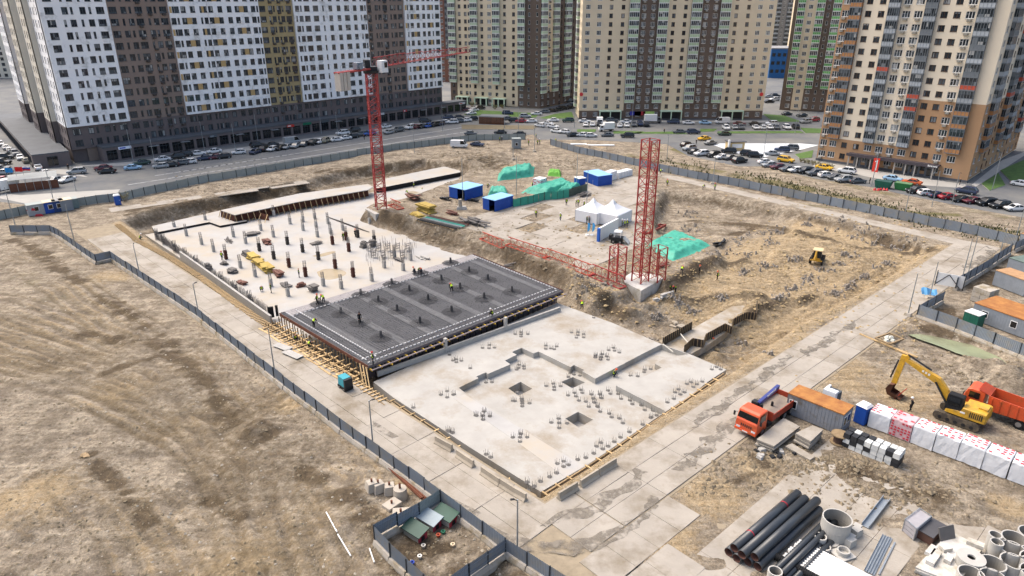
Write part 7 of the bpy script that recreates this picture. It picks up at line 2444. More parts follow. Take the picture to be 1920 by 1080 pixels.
for u, v, po, rz, ve, he, cl, z, g, lab in [
 (700, 684, 'stand', 2.6, 'y', 'r', 'd', ZDk, DK, 'worker in yellow vest and red helmet standing at the deck near corner'),
 (589, 613, 'bend', 1.2, 'y', None, 'b', ZDk, DK, 'worker in yellow vest bent over near the deck west edge'),
 (595, 572, 'walk', .6, 'y', 'o', 'b', ZDk, DK, 'worker in orange helmet at deck back edge, west of a pair'),
 (607, 568, 'bend', 2.0, 'y', 'o', 'd', ZDk, DK, 'worker bending at the deck back edge beside the walking worker'),
 (786, 514, 'bend', .4, 'y', 'o', 'd', ZDk, DK, 'worker in yellow vest leaning over at the far back edge of deck'),
 (778, 513, 'crouch', 2.2, None, 'o', 'd', ZDk, DK, 'worker without vest crouching at the far back edge of deck'),
 (847, 547, 'bend', 1.8, 'y', 'o', 'b', ZDk, DK, 'worker in yellow vest bent over in the middle of deck'),
 (923, 592, 'crouch', 2.4, 'y', 'w', 'b', ZDk, DK, 'dark clothed worker crouching at the deck south-east edge'),
 (675, 607, 'stand', .3, None, 'k', 'b', ZDk, DK, 'worker in black standing among deck starter bars'),
 (585, 642, 'crouch', 2.7, 'y', 'r', 'd', None, 'workers on the scaffold', 'worker with red helmet crouching on the timber scaffold'),
 (580, 655, 'bend', 1.0, 'y', None, 'd', None, 'workers on the scaffold', 'worker in yellow vest bent over the grey boards by scaffold'),
 (554, 639, 'crouch', .4, 'y', None, 'd', None, 'workers on the scaffold', 'worker in yellow vest crouching at the scaffold west end'),
 (417, 488, 'stand', 1.5, 'y', 'o', 'd', ZC, 'workers on the basement slab', 'worker beside the brown column stub on the basement slab'),
 (491, 546, 'crouch', .2, 'y', None, 'd', ZC, 'workers on the basement slab', 'worker in yellow vest crouching near the slab near edge'),
 (509, 549, 'stand', 2.6, 'y', None, 'b', ZC, 'workers on the basement slab', 'worker in yellow vest standing beside the crouching worker'),
 (561, 520, 'stand', .9, 'y', None, 'd', ZC, 'workers on the basement slab', 'worker standing beside the puddle on the basement slab'),
 (644, 451, 'stand', 2.1, 'y', None, 'b', ZC, 'workers on the basement slab', 'worker at a brown column in mid basement slab'),
 (666, 445, 'walk', 1.1, None, 'o', 'b', ZC, 'workers on the basement slab', 'worker in black walking in mid basement slab'),
 (263, 449, 'crouch', 1.1, 'y', 'w', 'g', None, 'workers on the basement slab', 'worker crouching on the timber edging near the west corner'),
 (776, 356, 'stand', .5, 'y', 'w', 'd', None, 'workers by the tower crane', 'worker standing on the white slab right of the red crane'),
 (764, 366, 'bend', 2.0, 'y', None, 'd', None, 'workers by the tower crane', 'worker bending beside the brown form stack by the crane'),
 (791, 359, 'crouch', 1.0, 'y', None, 'g', None, 'workers by the tower crane', 'worker crouching between the heaps right of the crane'),
 (915, 353, 'bend', .4, 'y', 'w', 'd', None, 'workers by the containers', 'worker bending behind the two blue containers'),
 (998, 353, 'stand', 1.0, 'y', None, 'd', None, 'workers by the containers', 'worker in front of the red and white pack'),
 (1062, 386, 'stand', .2, 'y', None, 'd', None, 'people on the platform', 'worker standing alone before the green netting wall'),
 (1080, 388, 'stand', 2.4, 'y', 'w', 'd', None, 'people on the platform', 'worker with white helmet in a pair behind the tents'),
 (1084, 387, 'stand', 1.4, 'y', 'w', 'b', None, 'people on the platform', 'dark worker second of the pair behind the tents'),
 (1095, 391, 'stand', 2.0, 'y', 'w', 'd', None, 'people on the platform', 'worker half hidden behind the first white tent'),
 (1005, 408, 'walk', 1.2, 'y', 'w', 'd', None, 'people on the platform', 'worker walking alone left of the tents'),
 (1051, 414, 'walk', 2.8, 'y', 'w', 'g', None, 'people on the platform', 'worker in grey walking toward the tents'),
 (1100, 420, 'stand', .6, 'y', 'w', 'd', None, 'people on the platform', 'worker in vest standing at the first tent front'),
 (1105, 420, 'stand', 2.2, None, None, 'g', None, 'people on the platform', 'person in grey standing at the first tent front'),
 (1166, 427, 'stand', .6, 'y', 'w', 'g', None, 'people on the platform', 'worker left of the three behind the banner wall'),
 (1171, 428, 'stand', 1.6, 'y', 'w', 'g', None, 'people on the platform', 'middle worker of the three behind the banner wall'),
 (1176, 427, 'stand', 2.8, 'y', 'w', 'g', None, 'people on the platform', 'worker right of the three behind the banner wall'),
 (1310, 519, 'stand', .7, None, 'o', 'b', None, 'workers in the sand pit', 'worker in black with orange helmet standing below the bank'),
 (1345, 527, 'walk', 2.0, 'y', 'o', 'b', None, 'workers in the sand pit', 'worker with orange helmet walking among the pile heads'),
 (1276, 530, 'bend', 1.3, 'y', 'o', 'd', None, 'workers in the sand pit', 'worker bent over right of the crane block, far one'),
 (1257, 547, 'bend', .3, 'y', 'o', 'b', None, 'workers in the sand pit', 'worker bent over right of the crane block, left one'),
 (1266, 548, 'bend', 2.4, 'y', None, 'd', None, 'workers in the sand pit', 'worker bent over right of the crane block, near one'),
 (1091, 580, 'bend', 1.6, 'y', 'o', 'd', ZU, 'workers in the sand pit', 'worker bent at the far edge of the near foundation slab'),
 (1329, 648, 'bend', .8, 'y', 'o', 'd', None, 'workers in the sand pit', 'worker at the trench shuttering'),
 (1151, 706, 'crouch', .6, 'y', 'o', 'd', ZR, 'workers in the sand pit', 'worker crouching against the recess wall of near slab'),
 (1005, 260, 'stand', .9, 'y', None, 'd', None, 'people at the back gate', 'guard in yellow vest farthest back at the back gate'),
 (1012, 271, 'stand', 2.1, 'y', 'w', 'd', None, 'people at the back gate', 'worker right of the pair at the back gate'),
 (1008, 272, 'walk', .1, 'y', None, 'b', None, 'people at the back gate', 'worker left of the pair at the back gate'),
 (1042, 269, 'stand', 1.1, 'y', None, 'd', None, 'people at the back gate', 'worker at the start of the back-right fence'),
 (991, 273, 'stand', 3.0, 'y', 'o', 'g', None, 'people at the back gate', 'worker beside the grey guard box'),
 (937, 266, 'stand', .1, 'y', None, 'g', None, 'people at the back gate', 'left person of two by the back fence near the dark blue car'),
 (941, 266, 'stand', 1.8, None, 'w', 'g', None, 'people at the back gate', 'right person of two by the back fence near the dark blue car'),
 (1226, 326, 'stand', .8, None, 'w', 'b', None, 'people behind the mast', 'left person in black behind the red mast'),
 (1230, 327, 'stand', 2.0, None, 'w', 'b', None, 'people behind the mast', 'right person in black behind the red mast'),
 (1238, 326, 'bend', 1.0, 'y', 'w', 'd', None, 'people behind the mast', 'worker in yellow vest bending behind the red mast'),
 (1250, 358, 'stand', 1.4, 'y', 'o', 'd', None, 'people behind the mast', 'worker with orange helmet at the sand pit back edge'),
 (1318, 355, 'bend', .6, 'y', None, 'd', None, 'people behind the mast', 'worker bending on the back-right track'),
 (1340, 357, 'stand', 2.6, 'y', 'o', 'g', None, 'people behind the mast', 'worker standing on the back-right track'),
 (1305, 271, 'walk', 1.0, None, 'w', 'b', None, 'pedestrians', 'person in black walking beside the yellow taxi'),
 (1761, 532, 'crouch', 1.0, 'y', None, 'd', None, 'people at the right gate', 'worker in yellow vest crouching by the white gate'),
 (1707, 771, 'walk', 2.2, None, 'w', 'b', None, 'people in the yard', 'person in black with white helmet walking behind the wrapped pallets'),
 (1245, 250, 'walk', .4, None, None, 'b', None, 'pedestrians', 'pedestrian in black crossing before the beige block'),
 (683, 262, 'walk', 1.2, None, None, 'b', None, 'pedestrians', 'pedestrian in black on the street left of the red mast'),
 (129, 319, 'stand', 2.2, None, None, 'b', None, 'pedestrians', 'pedestrian in black at the corner podium'),
 (786, 226, 'walk', 2.2, None, None, 'b', None, 'pedestrians', 'pedestrian in black by the far arcade'),
 (1799, 347, 'stand', 2.0, None, None, 'b', None, 'pedestrians', 'pedestrian in black at the orange tower corner'),
 (1630, 345, 'stand', 2.0, None, None, 'b', None, 'pedestrians', 'person in black beside the dark green waste container'),
]:
 person(u, v, po, rz * 2.0, lab, ve, he, cl, z, g)
# ------------------------------------------------------------------ plant: trucks, excavator, loader
U1, U2 = R(42), R(-46)
def part(t, name, m, fn, smooth=False):
 mb = MB()
 fn(mb)
 return mb.build(name, m, t, smooth=smooth)
def truck_wheel(t, x, y, z=.52, r=.52, w=.3):
 mb = MB()
 mb.cyl((x, y - w / 2, z), (x, y + w / 2, z), r, None, 16)
 o = mb.build('wheel', M_BLACK, t)
 mb = MB()
 for s in (-1, 1):
  mb.cyl((x, y + s * (w / 2 - .02), z), (x, y + s * (w / 2 + .015), z), r * .55, None, 12)
 mb.build('rim', mat('rim_grey', '#7a7672', .6), o)
def truck_cab(t, x0, m):
 """forward-control cab, front at x0, looking toward -x"""
 mb = MB()
 rings = []
 for x, zb, zt, w in ((x0, .75, 1.75, 1.2), (x0 + .12, .7, 1.95, 1.24), (x0 + .38, .7, 2.75, 1.22), (x0 + .7, .7, 2.88, 1.2), (x0 + 1.95, .7, 2.85, 1.2), (x0 + 2.0, .8, 2.7, 1.18)):
  rings.append([(x, -w, zb), (x, -w, (zb + zt) * .5), (x, -w * .95, zt - .06), (x, -w * .85, zt), (x, w * .85, zt), (x, w * .95, zt - .06), (x, w, (zb + zt) * .5), (x, w, zb)])
 loft(mb, rings)
 c = mb.build('cab', m, t)
 mb = MB()
 mb.add([(x0 + .1, -1.12, 1.93), (x0 + .1, 1.12, 1.93), (x0 + .36, 1.08, 2.68), (x0 + .36, -1.08, 2.68)], [(0, 1, 2, 3), (3, 2, 1, 0)])
 mb.build('windscreen', M_GLASSD, c)
 for s in (-1, 1):
  mb = MB()
  mb.bbox((x0 + .55, s * 1.225 - .012, 1.85), (x0 + 1.55, s * 1.225 + .012, 2.6))
  mb.build('side_window', M_GLASSD, c)
  mb = MB()
  mb.bbox((x0 - .05, s * .85 - .22, .82), (x0 + .05, s * .85 + .22, 1.0))
  mb.build('headlight', MATS['lamp_glass'], c)
  mb = MB()
  mb.bar((x0 + .2, s * 1.2, 2.4), (x0 + .1, s * 1.5, 2.3), .04)
  mb.bbox((x0 + .05, s * 1.5 - .1, 1.9), (x0 + .12, s * 1.5 + .1, 2.4))
  mb.build('mirror', M_DARK, c)
 for i in range(6):
  mb = MB()
  mb.bbox((x0 - .025, -.62 + i * .22, 1.12), (x0 + .02, -.5 + i * .22, 1.42))
  mb.build('grille_slot', M_DARK, c)
 mb = MB()
 mb.bbox((x0 - .12, -1.2, .55), (x0 + .2, 1.2, .78))
 mb.build('bumper', m, t)
 mb = MB()
 mb.bbox((x0 - .13, -.3, .6), (x0 - .115, .3, .72))
 mb.build('number_plate', M_WHITE, t)
 return c
# crane truck
p = GV(1433, 792)
t = thing('crane_truck', 'orange flatbed truck with a blue loader crane on the right road', 'truck', (p.x, p.y, .07), U1)
truck_cab(t, -4.0, M_ORANGE)
part(t, 'chassis', M_DARK, lambda m: (m.bbox((-3.8, -.45, .6), (4.2, .45, .95)), m.bbox((-1.4, -1.1, .5), (-.6, -.55, 1.0)), m.bbox((-1.4, .55, .5), (-.6, 1.1, 1.0))))
for x in (-2.7, 2.0, 3.35):
 for s in (-1, 1):
  truck_wheel(t, x, s * 1.05)
M_BEDRED = mat('bed_red', '#9c3d28', .6, var=.15, dirt=('#6d3a2c', .4, 1.5))
part(t, 'bed_floor', mat('bed_floor', '#96897b', .9, var=.2), lambda m: m.bbox((-.9, -1.22, 1.1), (4.4, 1.22, 1.25)))
for nm, a, b in (('side_board', (-.9, -1.28, 1.1), (4.4, -1.2, 1.85)), ('side_board', (-.9, 1.2, 1.1), (4.4, 1.28, 1.85)), ('tail_board', (4.4, -1.28, 1.1), (4.48, 1.28, 1.85)), ('head_board', (-.98, -1.28, 1.1), (-.9, 1.28, 2.1))):
 part(t, nm, M_BEDRED, lambda m: m.bbox(a, b))
M_CRB = mat('crane_blue', '#3c447c', .5, var=.1)
part(t, 'crane_column', M_DARK, lambda m: (m.bbox((-1.75, -.5, .9), (-1.1, .5, 1.6)), m.cyl((-1.45, 0, 1.6), (-1.45, 0, 2.9), .3, .24, 10), m.bbox((-1.8, .2, 2.1), (-1.2, .9, 3.0))))
part(t, 'crane_boom', M_CRB, lambda m: (m.bar((-1.45, .2, 2.9), (3.9, .9, 2.45), .34, .42), m.bar((-1.45, .2, 3.05), (-1.4, .1, 1.6), .3, .3)))
part(t, 'boom_lettering', M_WHITE, lambda m: [m.bar((.3 + i * .42, .43 + i * .055 - .19, 2.93 - i * .035), (.55 + i * .42, .45 + i * .055 - .19, 2.91 - i * .035), .02, .2) for i in range(6)])
part(t, 'hook', M_DARK, lambda m: (m.cyl((1.6, .2, 1.3), (1.6, .2, 1.75), .16, .12, 8),))
# dump truck behind the excavator
p = GV(1873, 783)
t = thing('dump_truck', 'orange dump truck behind the yellow excavator, cut by picture edge', 'truck', (p.x, p.y, .02), U2)
truck_cab(t, -3.6, M_ORANGE)
part(t, 'chassis', M_DARK, lambda m: m.bbox((-3.4, -.45, .6), (4.2, .45, .95)))
for x in (-2.3, 1.9, 3.25):
 for s in (-1, 1):
  truck_wheel(t, x, s * 1.05)
def tipper(m):
 o = [(-1.1, 1.0), (-1.25, 2.7), (4.6, 2.45), (4.3, 1.15)]
 for s in (-1, 1):
  ins = [(x + (.08 if x < 0 else -.06), z) for x, z in o]
  w0, w1 = 1.25, 1.16
  vs = [(x, s * w0, z) for x, z in o] + [(x, s * w1, z) for x, z in o]
  m.add(vs, [(0, 1, 2, 3), (7, 6, 5, 4), (1, 5, 6, 2), (0, 4, 5, 1), (2, 6, 7, 3)])
 m.add([(-1.1, -1.16, 1.15), (4.3, -1.16, 1.3), (4.3, 1.16, 1.3), (-1.1, 1.16, 1.15)], [(0, 1, 2, 3)], 1)
 m.add([(-1.12, -1.16, 1.0), (-1.27, -1.16, 2.7), (-1.27, 1.16, 2.7), (-1.12, 1.16, 1.0), (-1.02, -1.16, 1.0), (-1.15, -1.16, 2.7), (-1.15, 1.16, 2.7), (-1.02, 1.16, 1.0)], [(0, 1, 2, 3), (7, 6, 5, 4), (1, 5, 6, 2)])
 m.bbox((4.35, -1.2, 1.3), (4.45, 1.2, 2.4))
 m.add([(-2.3, -1.2, 3.05), (-1.2, -1.2, 2.72), (-1.2, 1.2, 2.72), (-2.3, 1.2, 3.05)], [(0, 1, 2, 3), (3, 2, 1, 0)])
 for i in range(7):
  for s in (-1, 1):
   x = -.9 + i * .8
   m.bbox((x - .06, s * 1.28 - .04, 1.1), (x + .06, s * 1.28 + .04, 2.5))
part(t, 'tipper_body', [M_ORANGE, mat('load_floor', '#6b645c', .9, var=.2)], tipper)
# excavator
p = GV(1797, 787)
t = thing('excavator', 'yellow crawler excavator with bent boom and lowered bucket beside wrapped pallets', 'excavator', (p.x, p.y, .03), U2 + R(180))
for s in (-1, 1):
 def track(m):
  pr = []
  for i in range(9):
   a = math.pi / 2 + math.pi * i / 8
   pr.append((-1.75 + .45 * math.cos(a), .47 + .45 * math.sin(a)))
  for i in range(9):
   a = -math.pi / 2 + math.pi * i / 8
   pr.append((1.75 + .45 * math.cos(a), .47 + .45 * math.sin(a)))
  n = len(pr)
  y0, y1 = s * 1.2 - .3, s * 1.2 + .3
  m.add([(x, y0, z) for x, z in pr] + [(x, y1, z) for x, z in pr], [tuple(range(n - 1, -1, -1)), tuple(range(n, 2 * n))] + [(i, (i + 1) % n, n + (i + 1) % n, n + i) for i in range(n)])
  for i in range(16):
   x = -1.75 + 3.5 * i / 15
   m.bbox((x - .05, y0, .9), (x + .05, y1, .96))
   m.bbox((x - .05, y0, -.02), (x + .05, y1, .03))
 part(t, 'track', mat('track_steel', '#4a443d', .7, var=.25, dirt=('#6d6250', .5, 2)), track)
 for i in range(5):
  part(t, 'track_roller', M_DARK, lambda m: m.cyl((-1.5 + i * .75, s * 1.2 - .33, .35), (-1.5 + i * .75, s * 1.2 + .33, .35), .2, None, 10))
part(t, 'undercarriage', M_DARK, lambda m: (m.bbox((-1.0, -.9, .35), (1.0, .9, .9)), m.cyl((0, 0, .9), (0, 0, 1.1), .7, None, 16)))
def house(m):
 rings = []
 for x, w, zt in ((-2.55, 1.15, 1.95), (-2.45, 1.3, 2.2), (-1.9, 1.35, 2.25), (-.3, 1.35, 2.2), (-.2, 1.35, 1.75), (1.1, 1.3, 1.6), (1.25, 1.2, 1.3)):
  rings.append([(x, -w, 1.1), (x, -w, zt - .08), (x, -w * .92, zt), (x, w * .92, zt), (x, w, zt - .08), (x, w, 1.1)])
 loft(m, rings)
 m.bbox((-2.35, -.9, 2.25), (-1.5, .5, 2.42))
part(t, 'house', M_YELLOW, house)
part(t, 'engine_grille', M_DARK, lambda m: [m.bbox((-2.2 + i * .18, 1.352, 1.35), (-2.1 + i * .18, 1.37, 2.0)) for i in range(7)])
part(t, 'badge', M_WHITE, lambda m: m.bbox((-.6, 1.352, 1.55), (-.15, 1.37, 1.75)))
c = part(t, 'cab', M_BLACK, lambda m: (m.box((.55, .78, 2.35), (1.6, 1.05, 1.65), taper=.9), m.bbox((-.1, .35, 3.1), (1.2, 1.2, 3.2))))
part(c, 'cab_glass', M_GLASSD, lambda m: (m.box((1.27, .78, 2.5), (.12, .85, 1.1)), m.box((.6, 1.27, 2.55), (1.1, .1, .9))))
def boom(m):
 pr = [(.9, 1.55), (1.6, 3.0), (2.6, 4.05), (6.2, 5.1), (6.3, 4.75), (3.0, 3.35), (2.2, 2.5), (1.5, 1.45)]
 n = len(pr)
 m.add([(x, -.24, z) for x, z in pr] + [(x, .24, z) for x, z in pr],
  [(0, 1, 6, 7), (1, 2, 5, 6), (2, 3, 4, 5), (n + 7, n + 6, n + 1, n), (n + 6, n + 5, n + 2, n + 1), (n + 5, n + 4, n + 3, n + 2)] + [(i, n + i, n + (i + 1) % n, (i + 1) % n) for i in range(n)])
part(t, 'boom', M_YELLOW, boom)
part(t, 'boom_lettering', M_WHITE, lambda m: [m.bbox((3.6 + i * .32, .245, 4.0 + i * .09), (3.8 + i * .32, .255, 4.25 + i * .09)) for i in range(3)])
part(t, 'stick', M_YELLOW, lambda m: (m.bar((6.5, 0, 5.35), (6.9, 0, 1.7), .36, .55), m.bar((6.0, 0, 5.35), (6.6, 0, 5.0), .3, .4)))
part(t, 'boom_cylinder', M_DARK, lambda m: (m.cyl((1.3, -.4, 1.4), (2.9, -.4, 3.6), .11, n=8), m.cyl((1.3, .4, 1.4), (2.9, .4, 3.6), .11, n=8)))
part(t, 'stick_cylinder', M_DARK, lambda m: (m.cyl((3.6, 0, 4.6), (6.2, 0, 5.55), .11, n=8),))
part(t, 'bucket_cylinder', M_DARK, lambda m: (m.cyl((7.0, 0, 4.6), (7.4, 0, 2.2), .09, n=8),))
def bucket(m):
 pr = [(6.7, 1.75), (7.2, 1.6), (7.5, .95), (7.2, .3), (6.5, .12), (6.0, .3), (6.3, .55), (6.9, .75), (6.8, 1.3)]
 n = len(pr)
 for y in (-.62, .62):
  m.add([(x, y, z) for x, z in pr], [tuple(range(n)), tuple(range(n - 1, -1, -1))])
 m.add([(x, -.62, z) for x, z in pr] + [(x, .62, z) for x, z in pr], [(i, i + 1, n + i + 1, n + i) for i in range(6)])
 for i in range(5):
  m.bbox((5.75, -.6 + i * .28, .18), (6.05, -.48 + i * .28, .28))
part(t, 'bucket', mat('bucket_steel', '#6b4a3a', .7, metal=.3, var=.25), bucket)
p = GT(1687, 745)
part(thing('red_plate', 'orange red steel plate leaning behind the excavator bucket', 'plate', p, R(40)), 'sheet', mat('plate_red', '#a8452f', .7), lambda m: m.box((0, 0, .5), (1.5, .1, 1.2), rx=.5))
# backhoe loader in the sand pit
p = GT(1530, 494)
t = thing('backhoe_loader', 'yellow backhoe loader with pale roof working in the sand pit', 'loader', p, R(60))
part(t, 'chassis', M_YELLOW, lambda m: (m.bbox((-.9, -.5, .7), (2.0, .5, 1.3)), m.box((1.35, 0, 1.35), (1.5, .95, .5), taper=.85)))
c = part(t, 'cab', M_DARK, lambda m: m.box((-.1, 0, 1.95), (1.5, 1.4, 1.3), taper=.93))
part(c, 'roof', mat('loader_roof', '#c9b48c', .6), lambda m: m.bbox((-1.0, -.8, 2.6), (.75, .8, 2.75)))
for x, r in ((-.5, .62), (1.6, .45)):
 for s in (-1, 1):
  truck_wheel(t, x, s * .95, r, r, .38)
part(t, 'loader_arm', M_DARK, lambda m: (m.bar((.6, -.55, 1.5), (2.6, -.55, .8), .15, .22), m.bar((.6, .55, 1.5), (2.6, .55, .8), .15, .22)))
part(t, 'loader_bucket', M_DARK, lambda m: (m.bbox((2.5, -1.1, .25), (3.0, 1.1, .35)), m.bbox((2.45, -1.1, .25), (2.55, 1.1, 1.0)), m.bbox((2.5, -1.12, .25), (3.0, -1.06, .9)), m.bbox((2.5, 1.06, .25), (3.0, 1.12, .9))))
part(t, 'backhoe_boom', M_YELLOW, lambda m: (m.bar((-1.0, 0, 1.1), (-1.7, .1, 2.8), .22, .28), m.bar((-1.7, .1, 2.8), (-2.3, .2, 1.4), .2, .24)))
part(t, 'stabiliser', M_YELLOW, lambda m: m.bar((-1.0, -1.0, .9), (-1.0, 1.0, .9), .2, .2))
# white skid loader by the banner wall
p = GT(1158, 455)
t = thing('mini_loader', 'white and grey mini loader parked behind the white banner wall', 'loader', p, R(-20))
part(t, 'body', M_DARK, lambda m: (m.bbox((-1.2, -.7, .4), (1.0, .7, 1.2)), m.bbox((-1.6, -.6, .6), (-1.1, .6, 1.5))))
part(t, 'canopy', M_WHITE, lambda m: (m.box((0, 0, 2.25), (1.5, 1.4, .2), taper=.85), m.bar((-.6, -.6, 1.2), (-.6, -.6, 2.2), .08), m.bar((-.6, .6, 1.2), (-.6, .6, 2.2), .08), m.bar((.6, .6, 1.2), (.6, .6, 2.2), .08), m.bar((.6, -.6, 1.2), (.6, -.6, 2.2), .08)))
part(t, 'bucket', M_WHITE, lambda m: m.add([(1.1, -.9, 1.3), (1.1, .9, 1.3), (2.2, .9, .2), (2.2, -.9, .2), (1.6, -.9, .2), (1.6, .9, .2)], [(0, 1, 2, 3), (3, 2, 1, 0), (0, 4, 5, 1), (1, 5, 4, 0)]))
for x in (-.7, .6):
 for s in (-1, 1):
  truck_wheel(t, x, s * .8, .4, .4, .3)
# teal generator
p = GV(649, 728, .07)
t = thing('generator', 'teal and black generator set standing on the left road', 'generator', p, R(-47))
part(t, 'housing', mat('teal', '#2f8f9c', .5, var=.08), lambda m: m.box((-.2, 0, 1.0), (1.3, 1.0, 1.1), taper=.96))
part(t, 'radiator', M_DARK, lambda m: m.bbox((.46, -.52, .4), (.75, .52, 1.5)))
part(t, 'base', M_BLACK, lambda m: m.bbox((-.95, -.55, .12), (.8, .55, .42)))
for x in (-.55, .5):
 for s in (-1, 1):
  truck_wheel(t, x, s * .5, .22, .22, .15)
# ------------------------------------------------------------------ stores in the yard
cabin(1531, 787, U2, 5.9, 2.45, 2.5, mat('container_grey', '#80848a', .6, var=.1, dirt=('#6b655c', .3, .8)), M_RUST, 'grey site container with rusty orange roof behind the crane truck', wins=[(-2.3, 'f'), (-.5, 'r'), (.4, 'r')], door=False)
cabin(1895, 612, R(-62), 8, 5.2, 2.5, mat('container_grey2', '#848a90', .6), M_RUST, 'double grey cabin with wide rusty roof behind the yard fence', wins=[(-2.4, 'f'), (1.4, 'f')], door=False)
cabin(1901, 543, R(-70), 5, 3, 2.5, MATS['container_grey2'], mat('roof_brown', '#a5825f', .8, var=.2), 'grey cabin with brown roof and red mark near the right edge', wins=[(0, 'r')], door=False)
cabin(1940, 520, R(-70), 7, 4, 2.4, MATS['container_grey2'], mat('roof_greengrey', '#5f6d66', .8, var=.2), 'grey cabin with green grey roof at the right edge', door=False)
cabin(1822, 611, R(-62), 1.9, 1.6, 2.0, mat('box_green', '#23604f', .6), M_WHITE, 'small green box cabin with white lid at the double cabin', door=False, cat='box')
cabin(1958, 470, R(-70), 7, 4, 2.4, MATS['container_grey2'], MATS['roof_brown'], 'grey cabin with rusty roof at the far right edge', door=False)
t = thing('block_pallet', 'stack of pale concrete blocks on pallets in the office yard', 'block stack', GT(1842, 566), R(-62))
for i in range(2):
 for j in range(2):
  for k in range(3):
   part(t, 'block_pack', MATS['fence_foot_block'], lambda m: m.box((i * 1.25 - .6, j * 1.25 - .6, .45 + k * .75), (1.2, 1.2, .7), rz=rr.uniform(-.05, .05)))
# gate and blue banner
t = thing('gate', 'white gate leaf with dark diagonal braces at the right road', 'gate', GV(1778, 540), math.atan2(-.55, .8))
part(t, 'leaf', M_WHITE, lambda m: m.bbox((-1.9, -.03, .3), (1.9, .03, 2.3)))
part(t, 'brace', M_DARK, lambda m: (m.bar((-1.9, -.06, .3), (-.3, -.06, 2.2), .1), m.bar((-.3, -.06, 2.2), (1.4, -.06, .3), .1), m.bar((-1.9, -.06, 0), (-1.9, -.06, 2.6), .12), m.bar((1.9, -.06, 0), (1.9, -.06, 2.6), .12)))
t = thing('banner', 'crumpled pale blue banner hanging at the yard fence corner', 'banner', GT(1742, 557))
part(t, 'cloth', mat('banner_blue', '#6fb0dc', .6), lambda m: [m.add([(-1.2 + i * .4, .25 * math.sin(i * 2.1), .3 + .2 * math.cos(i)), (-.8 + i * .4, .25 * math.sin(i * 2.1 + 2.1), .3 + .2 * math.cos(i + 1)), (-.8 + i * .4, .6 + .2 * math.sin(i * 2.1 + 2.1), 1.2 + .2 * math.sin(i + 1)), (-1.2 + i * .4, .6 + .2 * math.sin(i * 2.1), 1.2 + .2 * math.sin(i))], [(0, 1, 2, 3), (3, 2, 1, 0)]) for i in range(6)])
# pond
mud_patch([(1686, 622), (1745, 629), (1815, 645), (1868, 667), (1894, 686), (1872, 692), (1812, 668), (1750, 645)], -.38, 7, 'pond_water', mat('pond_green', '#83896c', .2, var=.18, scale=.35, dirt=('#6f6b55', .4, .3), spec=.5))
t = thing('pit_frame', 'timber frame with rags around a small pit beside the right road', 'frame', GT(1667, 638), R(30))
part(t, 'frame', M_TIMBER2, lambda m: (m.bar((-1.5, -1, .2), (1.5, -1, .2), .2), m.bar((-1.5, 1, .2), (1.5, 1, .2), .2), m.bar((-1.5, -1, .2), (-1.5, 1, .2), .2), m.bar((1.5, -1, .2), (1.5, 1, .2), .2)))
part(t, 'rag', mat('rag_pale', '#bdbdb2', .8, var=.3, scale=3), lambda m: [m.box((rr.uniform(-.9, .9), rr.uniform(-.6, .6), .25), (.6, .5, .25), rz=rr.random() * 3, taper=.6) for _ in range(6)])
# long pale pipe pair beside the pond
for k, (a, b) in enumerate((((1612, 628), (1705, 668)), ((1640, 640), (1720, 672)))):
 t = thing('timber_pole', 'long timber pole lying beside the road by the pond, %s' % ('longer one' if not k else 'shorter one'), 'pole')
 part(t, 'pole', M_TIMBER, lambda m: m.cyl(GT(*a, .15), GT(*b, .15), .12, n=6))
